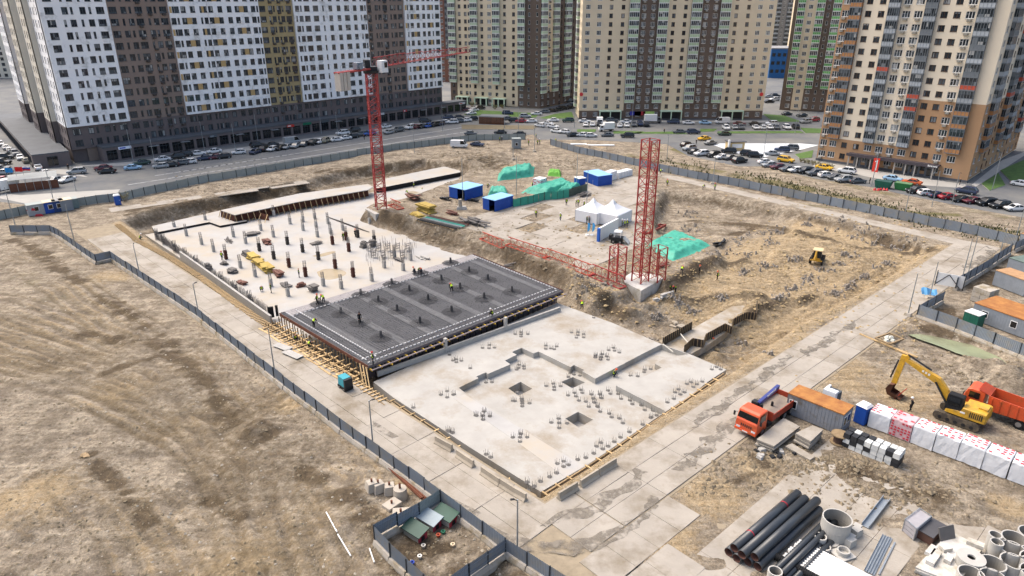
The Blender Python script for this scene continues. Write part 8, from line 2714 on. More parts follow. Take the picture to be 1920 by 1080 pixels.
# wrapped insulation packs in a row
M_WRAP = mat('white_wrap', '#d6d8da', .45, var=.06, scale=1.5, bump=.35, bscale=3, spec=.4)
M_PRINT = mat('red_print', '#c4404a', .5, var=.12, scale=2)
A, B = GV(1625, 800), GV(1925, 915)
d = (B - A).normalized()
s = d.cross(Vector((0, 0, -1)))
NP = 9
for i in range(NP):
 L = 2.05
 c0 = A + d * (L * (i + .5) + i * .06) + s * 1.1
 red = i == 1
 lab = ('red printed insulation pack, second in the long wrapped row from the toilet' if red else 'white wrapped insulation pack with red top print, %s in the row from the toilet' % ordinal(i))
 t = thing('insulation_pack', lab, 'pallet', (c0.x, c0.y, tz(c0.x, c0.y)), U2 + R(rr.uniform(-1.5, 1.5)), 'wrapped insulation packs in a row')
 H_ = 2.15 + rr.uniform(-.1, .1)
 def packs(m):
  r2 = random.Random(i)
  ys_ = [-1.05, -.55, 0, .55, 1.05]
  xs_ = np.linspace(-L / 2, L / 2, 7)
  V_ = []
  for zz in (0.1, .8, 1.5, H_ - .12, H_):
   ring = []
   k_ = .94 if zz == H_ else 1
   pts = [(x, ys_[0]) for x in xs_] + [(xs_[-1], y) for y in ys_[1:]] + [(x, ys_[-1]) for x in xs_[::-1][1:]] + [(xs_[0], y) for y in ys_[::-1][1:-1]]
   for x, y in pts:
    ring.append((x * k_ + r2.uniform(-.025, .025), y * k_ + r2.uniform(-.025, .025), zz + r2.uniform(-.03, .03)))
   V_.append(ring)
  loft(m, V_)
 part(t, 'wrap', M_WRAP if not red else mat('red_pack', '#c9a9ab', .5, var=.1), packs)
 def prints(m):
  r2 = random.Random(i + 50)
  for gx in range(4):
   for gy in range(5):
    if r2.random() < .62:
     x, y = -L / 2 + .26 + gx * .5, -.84 + gy * .42
     m.box((x + r2.uniform(-.05, .05), y, H_ + .035), (.26 + r2.random() * .1, .2, .012))
  if red:
   for gx in range(6):
    for gz in range(6):
     if r2.random() < .75:
      m.box((-L / 2 + .2 + gx * .33, -1.09, .3 + gz * .31), (.22, .015, .18), ry=r2.uniform(-.5, .5))
 tag(part(t, 'print_marks', M_PRINT, prints), kind='stuff')
 part(t, 'pallet_base', M_TIMBER2, lambda m: m.bbox((-L / 2, -1.0, 0), (L / 2, 1.0, .1)))
# single wrapped pallet behind the container
t = thing('wrapped_pallet', 'tall white wrapped pallet with dark goods behind the rusty roofed container', 'pallet', GT(1556, 764), U1)
part(t, 'goods', mat('dark_goods', '#4d5356', .7, var=.3, scale=3), lambda m: m.box((.3, 0, 1.1), (1.0, 1.3, 2.0)))
part(t, 'wrap', M_WRAP, lambda m: (m.box((-.35, .1, 1.2), (.9, 1.6, 2.3), taper=.85), m.box((.2, .7, 1.2), (1.5, .3, 2.2), taper=.85)))
# slab stacks
def slab_stack(px, z0, n, th, label, seed, gap=.06, jit=.12):
 t = thing('slab_stack', label, 'slab stack')
 r = random.Random(seed)
 H_ = n * (th + gap)
 P_ = [Vector(q) for q in GP(px, H_)]
 for k in range(n):
  dx = Vector((r.uniform(-jit, jit), r.uniform(-jit, jit)))
  mb = MB()
  mb.prism([tuple(q + dx) for q in P_], z0 + k * (th + gap), z0 + k * (th + gap) + th, bottom=True)
  mb.build('slab', M_ROADSLAB, t)
 part(t, 'bearer', M_TIMBER2, lambda m: [m.bar((lerp(P_[0].x, P_[1].x, f), lerp(P_[0].y, P_[1].y, f), z0 - .03), (lerp(P_[3].x, P_[2].x, f), lerp(P_[3].y, P_[2].y, f), z0 - .03), .15, .15) for f in (.2, .8)])
slab_stack([(1419, 823), (1469, 783), (1500, 799), (1451, 836)], .1, 3, .18, 'stack of long road slabs between crane truck and container', 1, gap=.12)
slab_stack([(1491, 812), (1522, 797), (1543, 805), (1519, 827)], .1, 6, .15, 'stack of short road slabs in front of the grey container', 2, gap=.05)
slab_stack([(1473, 837), (1486, 832), (1529, 857), (1520, 863)], .1, 1, .2, 'single pale slab lying before the slab stacks', 3)
t = thing('debris', 'broken concrete and dark scrap below the slab stacks', 'debris', GT(1450, 842))
for i in range(14):
 part(t, 'lump', M_CONC2 if i % 2 else M_DARK, lambda m: m.box((rr.uniform(-2, 3), rr.uniform(-1.6, .2), .12), (rr.uniform(.3, .9), rr.uniform(.2, .6), rr.uniform(.2, .4)), rz=rr.random() * 3, taper=.7))
t = thing('cable_reel', 'brown wooden cable reel standing by the container end', 'reel', GT(1572, 830))
part(t, 'flange', M_TIMBER2, lambda m: (m.cyl((0, 0, .05), (0, 0, .15), .85, n=20), m.cyl((0, 0, 1.0), (0, 0, 1.1), .85, n=20)))
part(t, 'drum', mat('reel_dark', '#4b3a33', .8), lambda m: m.cyl((0, 0, .15), (0, 0, 1.0), .55, n=16))
A, B = GV(1586, 838), GV(1684, 878)
d = (B - A).normalized()
M_BAGW, M_BAGK = mat('bag_white', '#c3c4c0', .7, var=.12, scale=2), mat('bag_black', '#2c2d2f', .6, var=.2)
for i in range(8):
 c0 = A + d * (i * .66)
 c0 = c0 + d.cross(Vector((0, 0, -1))) * .5
 t = thing('bag_pallet', 'pallet of black and white bags, %s from the cable reel' % ordinal(i), 'pallet', (c0.x, c0.y, tz(c0.x, c0.y)), U2, 'pallets of bags')
 for k in range(3):
  for j in range(2):
   mt = M_BAGW if rr.random() < .45 or i in (4, 5) and k > 0 else M_BAGK
   part(t, 'bag', mt, lambda m: m.box((rr.uniform(-.05, .05), -.45 + j * .85, .35 + k * .52), (.64, .82, .54), rz=rr.uniform(-.08, .08), taper=.88))
 part(t, 'pallet_base', M_TIMBER2, lambda m: m.bbox((-.32, -.9, 0), (.32, .9, .1)))
# rebar stack behind the bags
t = thing('bar_stack', 'dark steel bar bundle behind the pallets of bags', 'bar bundle')
part(t, 'bars', mat('purple_bars', '#4b4450', .7, var=.3), lambda m: [m.bar(GV(1590 + k * .8, 803 + k * 2, .1 + (k % 3) * .15), GV(1660 + k * .8, 835 + k * 2, .1 + (k % 3) * .15), .12) for k in range(9)])
# large black pipes in a two-tier pile
M_PIPE = mat('black_pipe', '#33373b', .35, var=.12, scale=1, spec=.5)
M_PIPEIN = mat('pipe_inside', '#5a3b30', .8, var=.2)
A, B = GV(1365, 1040), GV(1486, 935)
d = (B - A).normalized()
s = d.cross(Vector((0, 0, 1)))
L = (B - A).length
K = 0
NAMES = ['large black pipe, lower tier at the outer edge', 'large black pipe, lower tier second from the outer edge', 'large black pipe, lower tier third from outer edge', 'large black pipe, lower tier fourth from outer edge',
  'large black pipe with red straps, top tier', 'large black pipe in the top tier beside the strapped one', 'large black pipe in the top tier nearest the thin pipes']
for k in range(4):
 K += 1
 o = A + s * (.1 + k * .8) + d * rr.uniform(-.3, .3) + Vector((0, 0, .42))
 part(thing('pipe', NAMES[k], 'pipe', (0, 0, 0), 0, 'large black pipes'), 'tube', [M_PIPE, M_PIPEIN], lambda m: m.cyl(o, o + d * (L * .97), 0.385, n=18, ri=.35, mi_in=1), True)
for k in range(3):
 o = A + s * (.5 + k * .8) + d * rr.uniform(-.3, .3) + Vector((0, 0, 1.1))
 t = thing('pipe', NAMES[4 + k], 'pipe', (0, 0, 0), 0, 'large black pipes')
 part(t, 'tube', [M_PIPE, M_PIPEIN], lambda m: m.cyl(o, o + d * (L * .98), 0.385, n=18, ri=.35, mi_in=1), True)
 if k == 0:
  for f in (.22, .74):
   part(t, 'strap', mat('strap_red', '#b5303a', .6), lambda m: m.cyl(o + d * (L * f), o + d * (L * f + .1), .4, n=18))
for k in range(6):
 o = A + s * (3.5 + (k % 4) * .5 + (0 if k < 4 else .25)) + d * (.2 + k * .1) + Vector((0, 0, .26 + (0 if k < 4 else .42)))
 part(thing('pipe', 'thin black pipe, %s from the large pipes' % ordinal(k), 'pipe', (0, 0, 0), 0, 'thin black pipes'), 'tube', [M_PIPE, M_PIPEIN], lambda m: m.cyl(o, o + d * (L * .92), .24, n=14, ri=.2, mi_in=1), True)
A, B = GV(1470, 1050), GV(1600, 1120)
d = (B - A).normalized()
s = d.cross(Vector((0, 0, -1)))
for k in range(9):
 o = A + s * (k * .33) + d * rr.uniform(-.15, .1) + Vector((0, 0, .3))
 part(thing('pipe', 'white plastic pipe, %s from the near edge of its row' % ordinal(k), 'pipe', (0, 0, 0), 0, 'white plastic pipes'), 'tube', [M_WHITE, M_DARK], lambda m: m.cyl(o, o + d * 8, .165, n=12, ri=.14, mi_in=1), True)
o = A - s * .45 - d * 1.5 + Vector((0, 0, .35))
part(thing('pipe', 'corrugated black pipe beside the white pipes', 'pipe'), 'tube', M_BLACK, lambda m: [m.cyl(o + d * (i * .16), o + d * (i * .16 + .09), .3, n=14) or m.cyl(o + d * (i * .16 + .09), o + d * (i * .16 + .16), .26, n=14) for i in range(40)])
# concrete rings
M_RING = mat('ring_concrete', '#a9a69f', .9, var=.1, scale=1.2, rnd=.06, bump=.1)
def ring(u, v, z, r, h, label, lid=False, n=2, group='concrete well rings', th=.1):
 p = GV(u, v, z)
 t = thing('concrete_ring', label, 'concrete ring', (p.x, p.y, z), 0, group)
 hh = h / n
 for k in range(n):
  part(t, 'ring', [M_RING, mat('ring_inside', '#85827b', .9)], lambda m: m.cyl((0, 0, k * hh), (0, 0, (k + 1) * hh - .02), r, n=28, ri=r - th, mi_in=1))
 if lid:
  part(t, 'lid', M_RING, lambda m: m.cyl((0, 0, h), (0, 0, h + .15), r + .03, n=28, ri=.3))
ring(1563, 1004, .06, 1.18, 1.9, 'tall concrete ring of two tiers beside the black pipes', group='rings by the pipes')
ring(1450, 1090, .06, .55, 1.1, 'narrow pale concrete ring at the picture bottom by white pipes', n=1, group='rings by the pipes')
ring(1536, 1018, .06, .5, .75, 'small dark concrete ring leaning beside the tall ring', n=1, group='rings by the pipes')
ring(1545, 1030, .06, .5, .35, 'low concrete ring in front of the tall ring', n=1, group='rings by the pipes')
ring(1560, 1020, .06, .5, .2, 'flat concrete cover disc by the tall ring', n=1, group='rings by the pipes', th=.3)
t = thing('concrete_ring', 'small concrete ring standing on a square plate', 'concrete ring', GV(1580, 1040, .06), R(20))
part(t, 'plate', M_RING, lambda m: m.bbox((-.75, -.7, 0), (.75, .7, .12)))
part(t, 'ring', M_RING, lambda m: m.cyl((0, 0, .125), (0, 0, .5), .5, n=24, ri=.4))
for u, v, lab in ((1604, 1003, 'pale concrete cube pair beside the tall ring, far one'), (1592, 1022, 'pale concrete cube pair beside the tall ring, near one')):
 t = thing('concrete_block', lab, 'concrete block', GV(u, v, .06), R(30))
 part(t, 'block', M_RING, lambda m: m.box((0, 0, .35), (.8, .7, .7), taper=.95))
 part(t, 'block', M_RING, lambda m: m.box((.55, .3, .3), (.5, .6, .6), rz=.15))
for i, (u, v, r, h) in enumerate([(1857, 1030, .5, 1.6), (1860, 1044, .5, 1.6), (1895, 1030, .95, 1.25), (1891, 1050, .95, 1.25), (1893, 1074, .95, 1.25), (1854, 1078, .95, 1.25), (1814, 1098, .95, 1.25), (1854, 1104, .95, 1.25), (1925, 1020, .9, 1.25), (1930, 1070, .95, 1.25), (1930, 1094, .95, 1.25)]):
 ring(u, v, 0.05, r, h, ('narrow tall' if r < .6 else 'wide') + ' concrete ring in the corner cluster, %s counted from far side' % ordinal(i), n=1, group='cluster of concrete rings')
ring(1814, 1068, 0.05, .98, 1.15, 'concrete ring with a holed lid in the corner cluster', lid=True, n=1, group='cluster of concrete rings')
t = thing('slab_stack', 'white concrete plates stacked at the bottom right corner', 'slab stack')
P_ = GP([(1717, 1064), (1782, 996), (1843, 1027), (1795, 1095)], .55)
for k in range(3):
 part(t, 'plate', MATS['pale_block'], lambda m: m.prism([(x + rr.uniform(-.06, .06), y + rr.uniform(-.06, .06)) for x, y in P_], .05 + k * .17, .2 + k * .17, bottom=True))
for i, (u, v, sx, sy, rz) in enumerate([(1750, 1048, 1.9, .6, .75), (1778, 1050, 1.0, .5, .8), (1745, 1035, 1.3, .5, .7), (1772, 1030, .8, .6, .2), (1828, 1022, 1.2, .6, -.7)]):
 t = thing('concrete_block', 'loose white concrete piece on the corner plates, %s from the pallets' % ordinal(i), 'concrete block', GV(u, v, .57), rz, 'loose concrete pieces on the plates')
 part(t, 'block', MATS['pale_block'], lambda m: m.box((0, 0, .16), (sx, sy, .3)))
# pallets of panels
t = thing('panel_pallet', 'caged pallet of grey stone panels beside the ring cluster', 'pallet')
P_ = GP([(1697, 975), (1724, 955), (1746, 970), (1718, 993)], 1.2)
for k in range(3):
 part(t, 'layer', mat('grey_panel', '#9a979a', .8, var=.15), lambda m: m.prism(P_, .08 + k * .4, .42 + k * .4, bottom=True))
part(t, 'cage', M_STEEL, lambda m: [m.bar((x, y, 0), (x, y, 1.35), .06) for x, y in P_] + [m.bar((*P_[i], 1.32), (*P_[(i + 1) % 4], 1.32), .05) for i in range(4)])
t = thing('panel_pallet', 'pallet covered by a dark brown sheet beside the caged pallet', 'pallet')
P_ = GP([(1722, 992), (1746, 970), (1773, 985), (1750, 1008)], .95)
part(t, 'stack', mat('brown_stack', '#5a4238', .8, var=.2), lambda m: m.prism(P_, .08, .88, bottom=True))
part(t, 'cover', mat('dark_cover', '#4a494b', .6, var=.12), lambda m: m.prism([(lerp(sum(q[0] for q in P_) / 4, x, 1.06), lerp(sum(q[1] for q in P_) / 4, y, 1.06)) for x, y in P_], .882, .95, bottom=True))
t = thing('leaning_panel', 'dark square panel leaning on the white plates', 'panel', GV(1772, 1018, .05), R(15))
part(t, 'panel', mat('dark_cover2', '#5d5a58', .7, var=.15), lambda m: m.box((0, 0, .75), (1.5, .12, 1.6), rx=-.45))
# steel channel, trays and rod
A, B = GV(1622, 988, .1), GV(1662, 936, .1)
t = thing('steel_channel', 'grey steel channel beam lying beside the tall ring', 'beam')
s = (B - A).normalized().cross(Vector((0, 0, 1))) * .3
part(t, 'web', M_STEEL, lambda m: m.bar(A, B, .6, .05))
part(t, 'flange', M_STEEL, lambda m: (m.bar(A + s + Vector((0, 0, .15)), B + s + Vector((0, 0, .15)), .05, .3), m.bar(A - s + Vector((0, 0, .15)), B - s + Vector((0, 0, .15)), .05, .3)))
A, B = GV(1622, 1071, .1), GV(1657, 1003, .1)
t = thing('cable_tray', 'bundle of galvanised trays lying on the yard slabs', 'trays')
s = (B - A).normalized().cross(Vector((0, 0, 1)))
for k in range(4):
 part(t, 'tray', M_STEEL, lambda m: (m.bar(A + s * (k * .2), B + s * (k * .2), .17, .04), m.bar(A + s * (k * .2 - .08) + Vector((0, 0, .08)), B + s * (k * .2 - .08) + Vector((0, 0, .08)), .02, .14)))
t = thing('perforated_rail', 'thin perforated rail lying beside the galvanised trays', 'rail')
part(t, 'rail', M_STEEL, lambda m: m.bar(GV(1648, 1077, .1), GV(1678, 1017, .1), .12, .08))
# ------------------------------------------------------------------ west side: footings, rusty pipes, kennels, white poles
for i, (u, v, k) in enumerate([(698, 917, 0), (710, 919, 0), (731, 923, 0), (751, 931, 1), (735, 950, 2), (752, 966, 2)]):
 p = GT(u, v)
 t = thing('footing_block', 'pale concrete footing with a pipe stub, %s counted from the field' % ordinal(i), 'footing', p, rr.random(), 'concrete footings by the fence')
 h = (.85, .95, .4)[k]
 part(t, 'block', mat('footing', '#aba294', .9, var=.15, rnd=.08), lambda m: m.cyl((0, 0, -.1), (0, 0, h), .68, .6, 16) if k == 1 else m.box((0, 0, h / 2), (1.15 if k < 2 else 1.5, 1.1, h), taper=.75 if k < 2 else .97))
 part(t, 'pipe_stub', M_RUSTPIPE, lambda m: m.cyl((0, 0, h - .05), (0, 0, h + (.55 if k == 1 else .3)), .1, n=8))
for k in range(7):
 a, b = GT(728 + k * 2.2 + rr.uniform(-3, 3), 880 + k * .8, .12 + .12 * (k % 2)), GT(790 + k * 3, 938 + rr.uniform(-3, 3) - k, .12 + .12 * (k % 2))
 part(thing('rusty_pipe', 'rusty steel pipe lying along the fence, %s from the field' % ordinal(k), 'pipe', (0, 0, 0), 0, 'rusty pipes along the fence'), 'tube', M_RUSTPIPE, lambda m: m.cyl(a, b, .09, n=8))
for k, (a, b) in enumerate((((612, 962), (632, 998)), ((633, 1000), (658, 1044)), ((693, 1030), (702, 1056)))):
 part(thing('white_pole', 'white pole lying on the field, %s' % ('upper one of two in line', 'lower one of two in line', 'short one by the pen')[k], 'pole'), 'pole', M_WHITE, lambda m: m.cyl(GT(*a, .1), GT(*b, .1), .06, n=8))
for i, (u, v, c, lab) in enumerate([(779, 1005, '#2f4a40', 'kennel with a dark green tiled roof and red front in the pen, near the field'), (806, 984, '#8a979c', 'kennel with a grey sheet roof between the two green ones'), (836, 976, '#274a3e', 'kennel with a green roof beside the road fence')]):
 p = GT(u, v)
 t = thing('kennel', lab, 'kennel', p, U2 + R(8))
 part(t, 'wall', mat('kennel_wall', '#9c9a8f', .85), lambda m: m.bbox((-.9, -.5, 0), (.85, .5, .75)))
 part(t, 'front', mat('kennel_red', '#9a3540', .8), lambda m: m.bbox((.852, -.5, .0), (.92, .5, .8)))
 part(t, 'doorway', M_BLACK, lambda m: m.bbox((.921, -.2, .05), (.93, .2, .5)))
 part(t, 'roof', mat('kennel_roof' + str(i), c, .5, var=.15), lambda m: m.add([(-1.1, -.65, .72), (1.1, -.65, .72), (1.1, .65, .98), (-1.1, .65, .98), (-1.1, -.65, .79), (1.1, -.65, .79), (1.1, .65, 1.05), (-1.1, .65, 1.05)], [(3, 2, 1, 0), (4, 5, 6, 7), (0, 1, 5, 4), (1, 2, 6, 5), (2, 3, 7, 6), (3, 0, 4, 7)]))
for i, (u, v, c, lab) in enumerate([(773, 1058, '#22409a', 'blue bucket in the pen'), (849, 1024, '#c9b89a', 'pale bowl in mid pen'), (822, 1006, '#a5492f', 'orange feed tray in the pen'), (831, 1000, '#2a6b52', 'green feed tray in the pen'), (787, 1046, '#cfccc4', 'white bucket in the pen'), (794, 1026, '#b9b5ab', 'pale lump by the kennels')]):
 p = GT(u, v)
 t = thing('bowl', lab + ', lying on the dirt', 'bowl', p)
 part(t, 'shell', mat('bowl' + str(i), c, .6), lambda m: m.cyl((0, 0, 0), (0, 0, .25), .14, .2, 12, ri=.1))
# concrete barriers
for i, (a, b) in enumerate([((817, 830), (848, 847)), ((857, 856), (888, 877)), ((903, 888), (937, 911)), ((938, 911), (965, 928)), ((965, 928), (986, 940)), ((1047, 938), (1082, 917)), ((1088, 914), (1121, 893)), ((1122, 892), (1154, 872))]):
 A, B = GV(*a), GV(*b)
 c0 = (A + B) / 2
 d = (B - A)
 lab = 'concrete road barrier %s, %s' % (('beside the left road', ordinal(i) + ' from the deck') if i < 5 else ('beside the right road', ordinal(i - 5) + ' from the corner'))
 t = thing('concrete_barrier', lab, 'barrier', (c0.x, c0.y, .0), math.atan2(d.y, d.x), 'concrete road barriers')
 L = d.length
 mb = MB()
 pr = [(-.3, 0), (-.3, .15), (-.14, .35), (-.1, .85), (.1, .85), (.14, .35), (.3, .15), (.3, 0)]
 loft(mb, [[(x, y, z) for y, z in pr] for x in (-L / 2, L / 2)])
 mb.build('block', mat('barrier', '#9d9383', .9, var=.15, scale=1.5, rnd=.08), t)
# ------------------------------------------------------------------ platform: containers, tarpaulins, tents
def blue_container(u, v, rz, L, W, H, label, open_front=True):
 p = GT(u, v)
 t = thing('container', label, 'container', (p.x, p.y, max(p.z, 0)), rz, 'blue site containers')
 part(t, 'side', M_BLUE, lambda m: (m.bbox((0, 0, .1), (L, .08, H)), m.bbox((0, W - .08, .1), (L, W, H)), m.bbox((L - .08, .08, .1), (L, W - .08, H))))
 tag(part(t, 'ribs', M_BLUE, lambda m: [m.bbox((i * .4, -.03, .12), (i * .4 + .12, .0, H - .05)) for i in range(int(L / .4))]), kind='stuff')
 part(t, 'floor', M_DARK, lambda m: m.bbox((0, .08, .02), (L - .08, W - .08, .12)))
 part(t, 'roof', M_PALEBLUE, lambda m: m.bbox((-.1, -.1, H + .002), (L + .1, W + .1, H + .12)))
 part(t, 'front_panel', M_BLUE, lambda m: m.bbox((-.02, W * (.45 if open_front else 0) + .09, .1), (.06, W - .09, H)))
blue_container(872, 377, R(50), 6.0, 5.0, 2.5, 'blue container with pale roof and open front, nearer the red crane')
blue_container(928, 398, R(48), 5.8, 3.6, 2.5, 'blue container with pale roof at the end of the green netting')
blue_container(1094, 340, R(-62), 6.2, 4.2, 2.5, 'blue container with pale roof beside the white packs', False)
t = thing('site_cabin', 'small blue cabin with white roof beside the third blue container', 'cabin', GT(1087, 347), R(-60))
part(t, 'wall', M_BLUE, lambda m: m.bbox((-1, -1, 0), (1, 1, 1.8)))
part(t, 'roof', M_WHITE, lambda m: m.bbox((-1.1, -1.1, 1.802), (1.1, 1.1, 1.95)))
for k, (a, b, n, h) in enumerate((((1124, 349), (1157, 336), 6, 2.2), ((1160, 336), (1186, 329), 5, 1.5))):
 A, B = GV(*a), GV(*b)
 d = (B - A) / n
 for i in range(n):
  p = A + d * (i + .5)
  t = thing('wrapped_pack', 'white wrapped pack in the %s row beside the blue container, %s from it' % (('tall', 'low')[k], ordinal(i)), 'pallet', (p.x, p.y, 0), math.atan2(d.y, d.x), 'white packs on the platform')
  part(t, 'wrap', M_WRAP, lambda m: (m.box((0, 1, .1 + h * .25), (d.length * .94, 2, h * .48)), m.box((0, 1, .1 + h * .76), (d.length * .92, 1.95, h * .48), taper=.96)))
p = GT(1012, 350)
t = thing('printed_pack', 'white pack with red print behind the green tarpaulins', 'pallet', p, R(50))
part(t, 'wrap', M_WRAP, lambda m: m.box((0, 0, 1.1), (2.6, 2.4, 2.1), taper=.97))
tag(part(t, 'print_marks', M_PRINT, lambda m: [m.box((rr.uniform(-1.2, 1.2), -1.21, rr.uniform(.3, 2.0)), (.3, .03, .2)) for _ in range(14)] + [m.box((-1.31, rr.uniform(-1.1, 1.1), rr.uniform(.3, 2.0)), (.03, .3, .2)) for _ in range(10)]), kind='stuff')
M_TARP = mat('tarpaulin_green', '#3f9a83', .55, var=.15, scale=.7, dirt=('#2a7d68', .35, .8), spec=.35)
def tarp(px, h, label, m=None, n=26, seed=1, z=None, cat='tarpaulin'):
 """sheet draped over goods: a crumpled mound over a four-sided footprint"""
 P_ = [GT(u, v) for u, v in px]
 t = thing('tarpaulin', label, cat)
 vs, fs = [], []
 for j in range(n + 1):
  for i in range(n + 1):
   a, b = i / n, j / n
   q = P_[0].lerp(P_[1], a).lerp(P_[3].lerp(P_[2], a), b)
   e = min(a, 1 - a, b, 1 - b)
   f = min(1, e / .16)
   f = f * f * (3 - 2 * f)
   ns = float(fbm(np.array([q.x * .9 + seed * 7]), np.array([q.y * .9]), 3, seed)[0])
   n2 = float(fbm(np.array([q.x * 3.6 + seed]), np.array([q.y * 1.6]), 3, seed + 5)[0])
   vs.append((q.x + (n2 - .5) * .25, q.y + (ns - .5) * .25, q.z - .05 + h * f * (.8 + .35 * ns) + (n2 - .5) * .5 * f + .05))
 for j in range(n):
  for i in range(n):
   k = j * (n + 1) + i
   fs.append((k, k + 1, k + n + 2, k + n + 1))
 mb = MB()
 mb.add(vs, fs)
 mb.build('sheet', m or M_TARP, t, smooth=True)
 return t
big = tarp([(1208, 462), (1262, 490), (1338, 462), (1262, 432)], 1.05, 'big green tarpaulin spread over goods right of the crane mast', n=40, seed=3)
tarp([(932, 340), (1000, 331), (1002, 312), (935, 325)], 1.7, 'green tarpaulin over a long load near the back corner', seed=4)
tarp([(975, 362), (1025, 366), (1078, 350), (1060, 338)], 1.3, 'green tarpaulins heaped behind the netting wall', seed=5, n=32)
tarp([(914, 368), (955, 370), (950, 356), (918, 357)], 1.3, 'crumpled green tarpaulin between the blue containers', seed=6)
tarp([(1040, 366), (1072, 362), (1090, 350), (1066, 346)], 1.2, 'green tarpaulin at the right end of the netting wall', seed=9)
tarp([(1027, 330), (1052, 332), (1052, 323), (1028, 322)], 1.0, 'small bright green sheet on the spoil behind the packs', mat('sheet_bright_green', '#5f9a3a', .7, var=.15), seed=7)
t = thing('netting_wall', 'green netting screen on posts along the platform', 'screen')
wl_ = [GV(962, 389), GV(990, 384), GV(1020, 376), GV(1021, 376), GV(1045, 374), GV(1067, 371)]
for a, b in zip(wl_[:-1], wl_[1:]):
 n = max(1, int((b - a).length / 1.5))
 for i in range(n):
  p, q = a.lerp(b, i / n), a.lerp(b, (i + .98) / n)
  part(t, 'net_panel', M_GREENNET, lambda m: m.add([p + Vector((0, 0, .05)), q + Vector((0, 0, .05)), q + Vector((rr.uniform(-.1, .1), .1, 1.9 + rr.uniform(-.1, .1))), p + Vector((rr.uniform(-.1, .1), .1, 1.9 + rr.uniform(-.1, .1)))], [(0, 1, 2, 3), (3, 2, 1, 0)]))
  part(t, 'post', M_DARK, lambda m: m.bar(p, p + Vector((0, 0, 2.0)), .06))
t = thing('panel_stack', 'dark stack of shutter panels on edge beside the netting wall', 'panel stack')
A, B = GV(1070, 371), GV(1098, 362)
for i in range(12):
 p = A.lerp(B, i / 12)
 part(t, 'panel', mat('shutter_grey_green', '#4e5a52', .7, var=.2), lambda m: m.box((p.x, p.y + 1.2, .9), (.28, 2.6, 1.7), rz=R(-35)))
# pitched white tents
def tent(u, v, w, label):
 p = GT(u, v)
 t = thing('tent', label, 'tent', (p.x, p.y, max(p.z, .05)), R(52), 'white tents')
 M_T = mat('tent_white', '#d5d6d8', .6, var=.04)
 h, pk = 2.3, 4.7
 rings = []
 for k, f in enumerate((1, .97, .55, .22, .02)):
  z = (h, h + .12, h + .8, h + 1.5, pk)[k]
  rings.append([(-w / 2 * f, -w / 2 * f, z), (w / 2 * f, -w / 2 * f, z), (w / 2 * f, w / 2 * f, z), (-w / 2 * f, w / 2 * f, z)])
 part(t, 'roof', M_T, lambda m: loft(m, rings, cap=False))
 for a, b in (((-w / 2, -w / 2), (w / 2, -w / 2)), ((w / 2, -w / 2), (w / 2, w / 2)), ((w / 2, w / 2), (-w / 2, w / 2)), ((-w / 2, w / 2), (-w / 2, -w / 2))):
  part(t, 'side_wall', M_T, lambda m: m.bar((a[0], a[1], h / 2 + .05), (b[0], b[1], h / 2 + .05), .05, h))
 for x in (-1, 1):
  for y in (-1, 1):
   part(t, 'post', M_STEEL, lambda m: m.bar((x * w / 2, y * w / 2, 0), (x * w / 2, y * w / 2, h + .05), .08))
 return t
tent(1111, 413, 5.2, 'white pitched tent nearer the netting wall')
tent(1147, 416, 5.8, 'white pitched tent beside the crane mast')
A, B = GV(1123, 452, .05), GV(1157, 433, .05)
d = B - A
t = thing('banner_wall', 'white event banner wall with a blue edge before the tents', 'banner wall', A, math.atan2(d.y, d.x))
part(t, 'panel', M_WHITE, lambda m: m.bbox((0, -.2, 0), (d.length, .2, 2.6)))
part(t, 'blue_edge', mat('banner_edge', '#2a62b8', .5), lambda m: m.bbox((-.5, -.24, 0), (-.003, .24, 2.6)))
for u, v, lab in ((1101, 442, 'left of two blue feather flags by the banner wall'), (1110, 442, 'right of two blue feather flags by the banner wall'), (1160, 424, 'blue feather flag behind the banner wall end')):
 t = thing('feather_flag', lab, 'flag', GT(u, v), R(30), 'blue feather flags')
 part(t, 'pole', M_STEEL, lambda m: m.bar((0, 0, 0), (0, 0, 2.6), .05))
 part(t, 'sail', mat('sail_blue', '#4aa3d8', .6), lambda m: m.add([(0, 0, .7), (.55, .05, 1.0), (.7, .05, 1.9), (.4, 0, 2.5), (0, 0, 2.6)], [(0, 1, 2, 3, 4), (4, 3, 2, 1, 0)]))
 part(t, 'foot', M_WHITE, lambda m: m.box((0, 0, .15), (.7, .7, .3), taper=.7))
# ------------------------------------------------------------------ stacks along the platform edge and on the basement slab
def heap(u, v, label, m, n, sx, sy, hz, z=None, seed=1, rz=None, elong=None, cat='stack', sz=(.9, .5, .22)):
 p = GT(u, v) if z is None else GV(u, v, z)
 r = random.Random(seed)
 t = thing('material_stack', label, cat, p, r.random() * 3 if rz is None else rz)
 for i in range(n):
  f = r.uniform(.7, 1.3)
  part(t, 'piece', m[i % len(m)] if isinstance(m, list) else m, lambda q: q.box((r.uniform(-sx, sx), r.uniform(-sy, sy), hz * (i + .5) / n + .05), (sz[0] * f, sz[1] * f, sz[2] * f), rz=r.uniform(-.35, .35)))
 return t
M_BOARDY = mat('yellow_boards', '#a8904c', .8, var=.2, scale=1.5, rnd=.12)
M_SCRAP = mat('grey_scrap', '#67635f', .85, var=.25, rnd=.2)
M_SCRAPB = mat('brown_scrap', '#6a4a40', .85, var=.25, rnd=.2)
M_TEAL = mat('teal_strip', '#3f9c8c', .6)
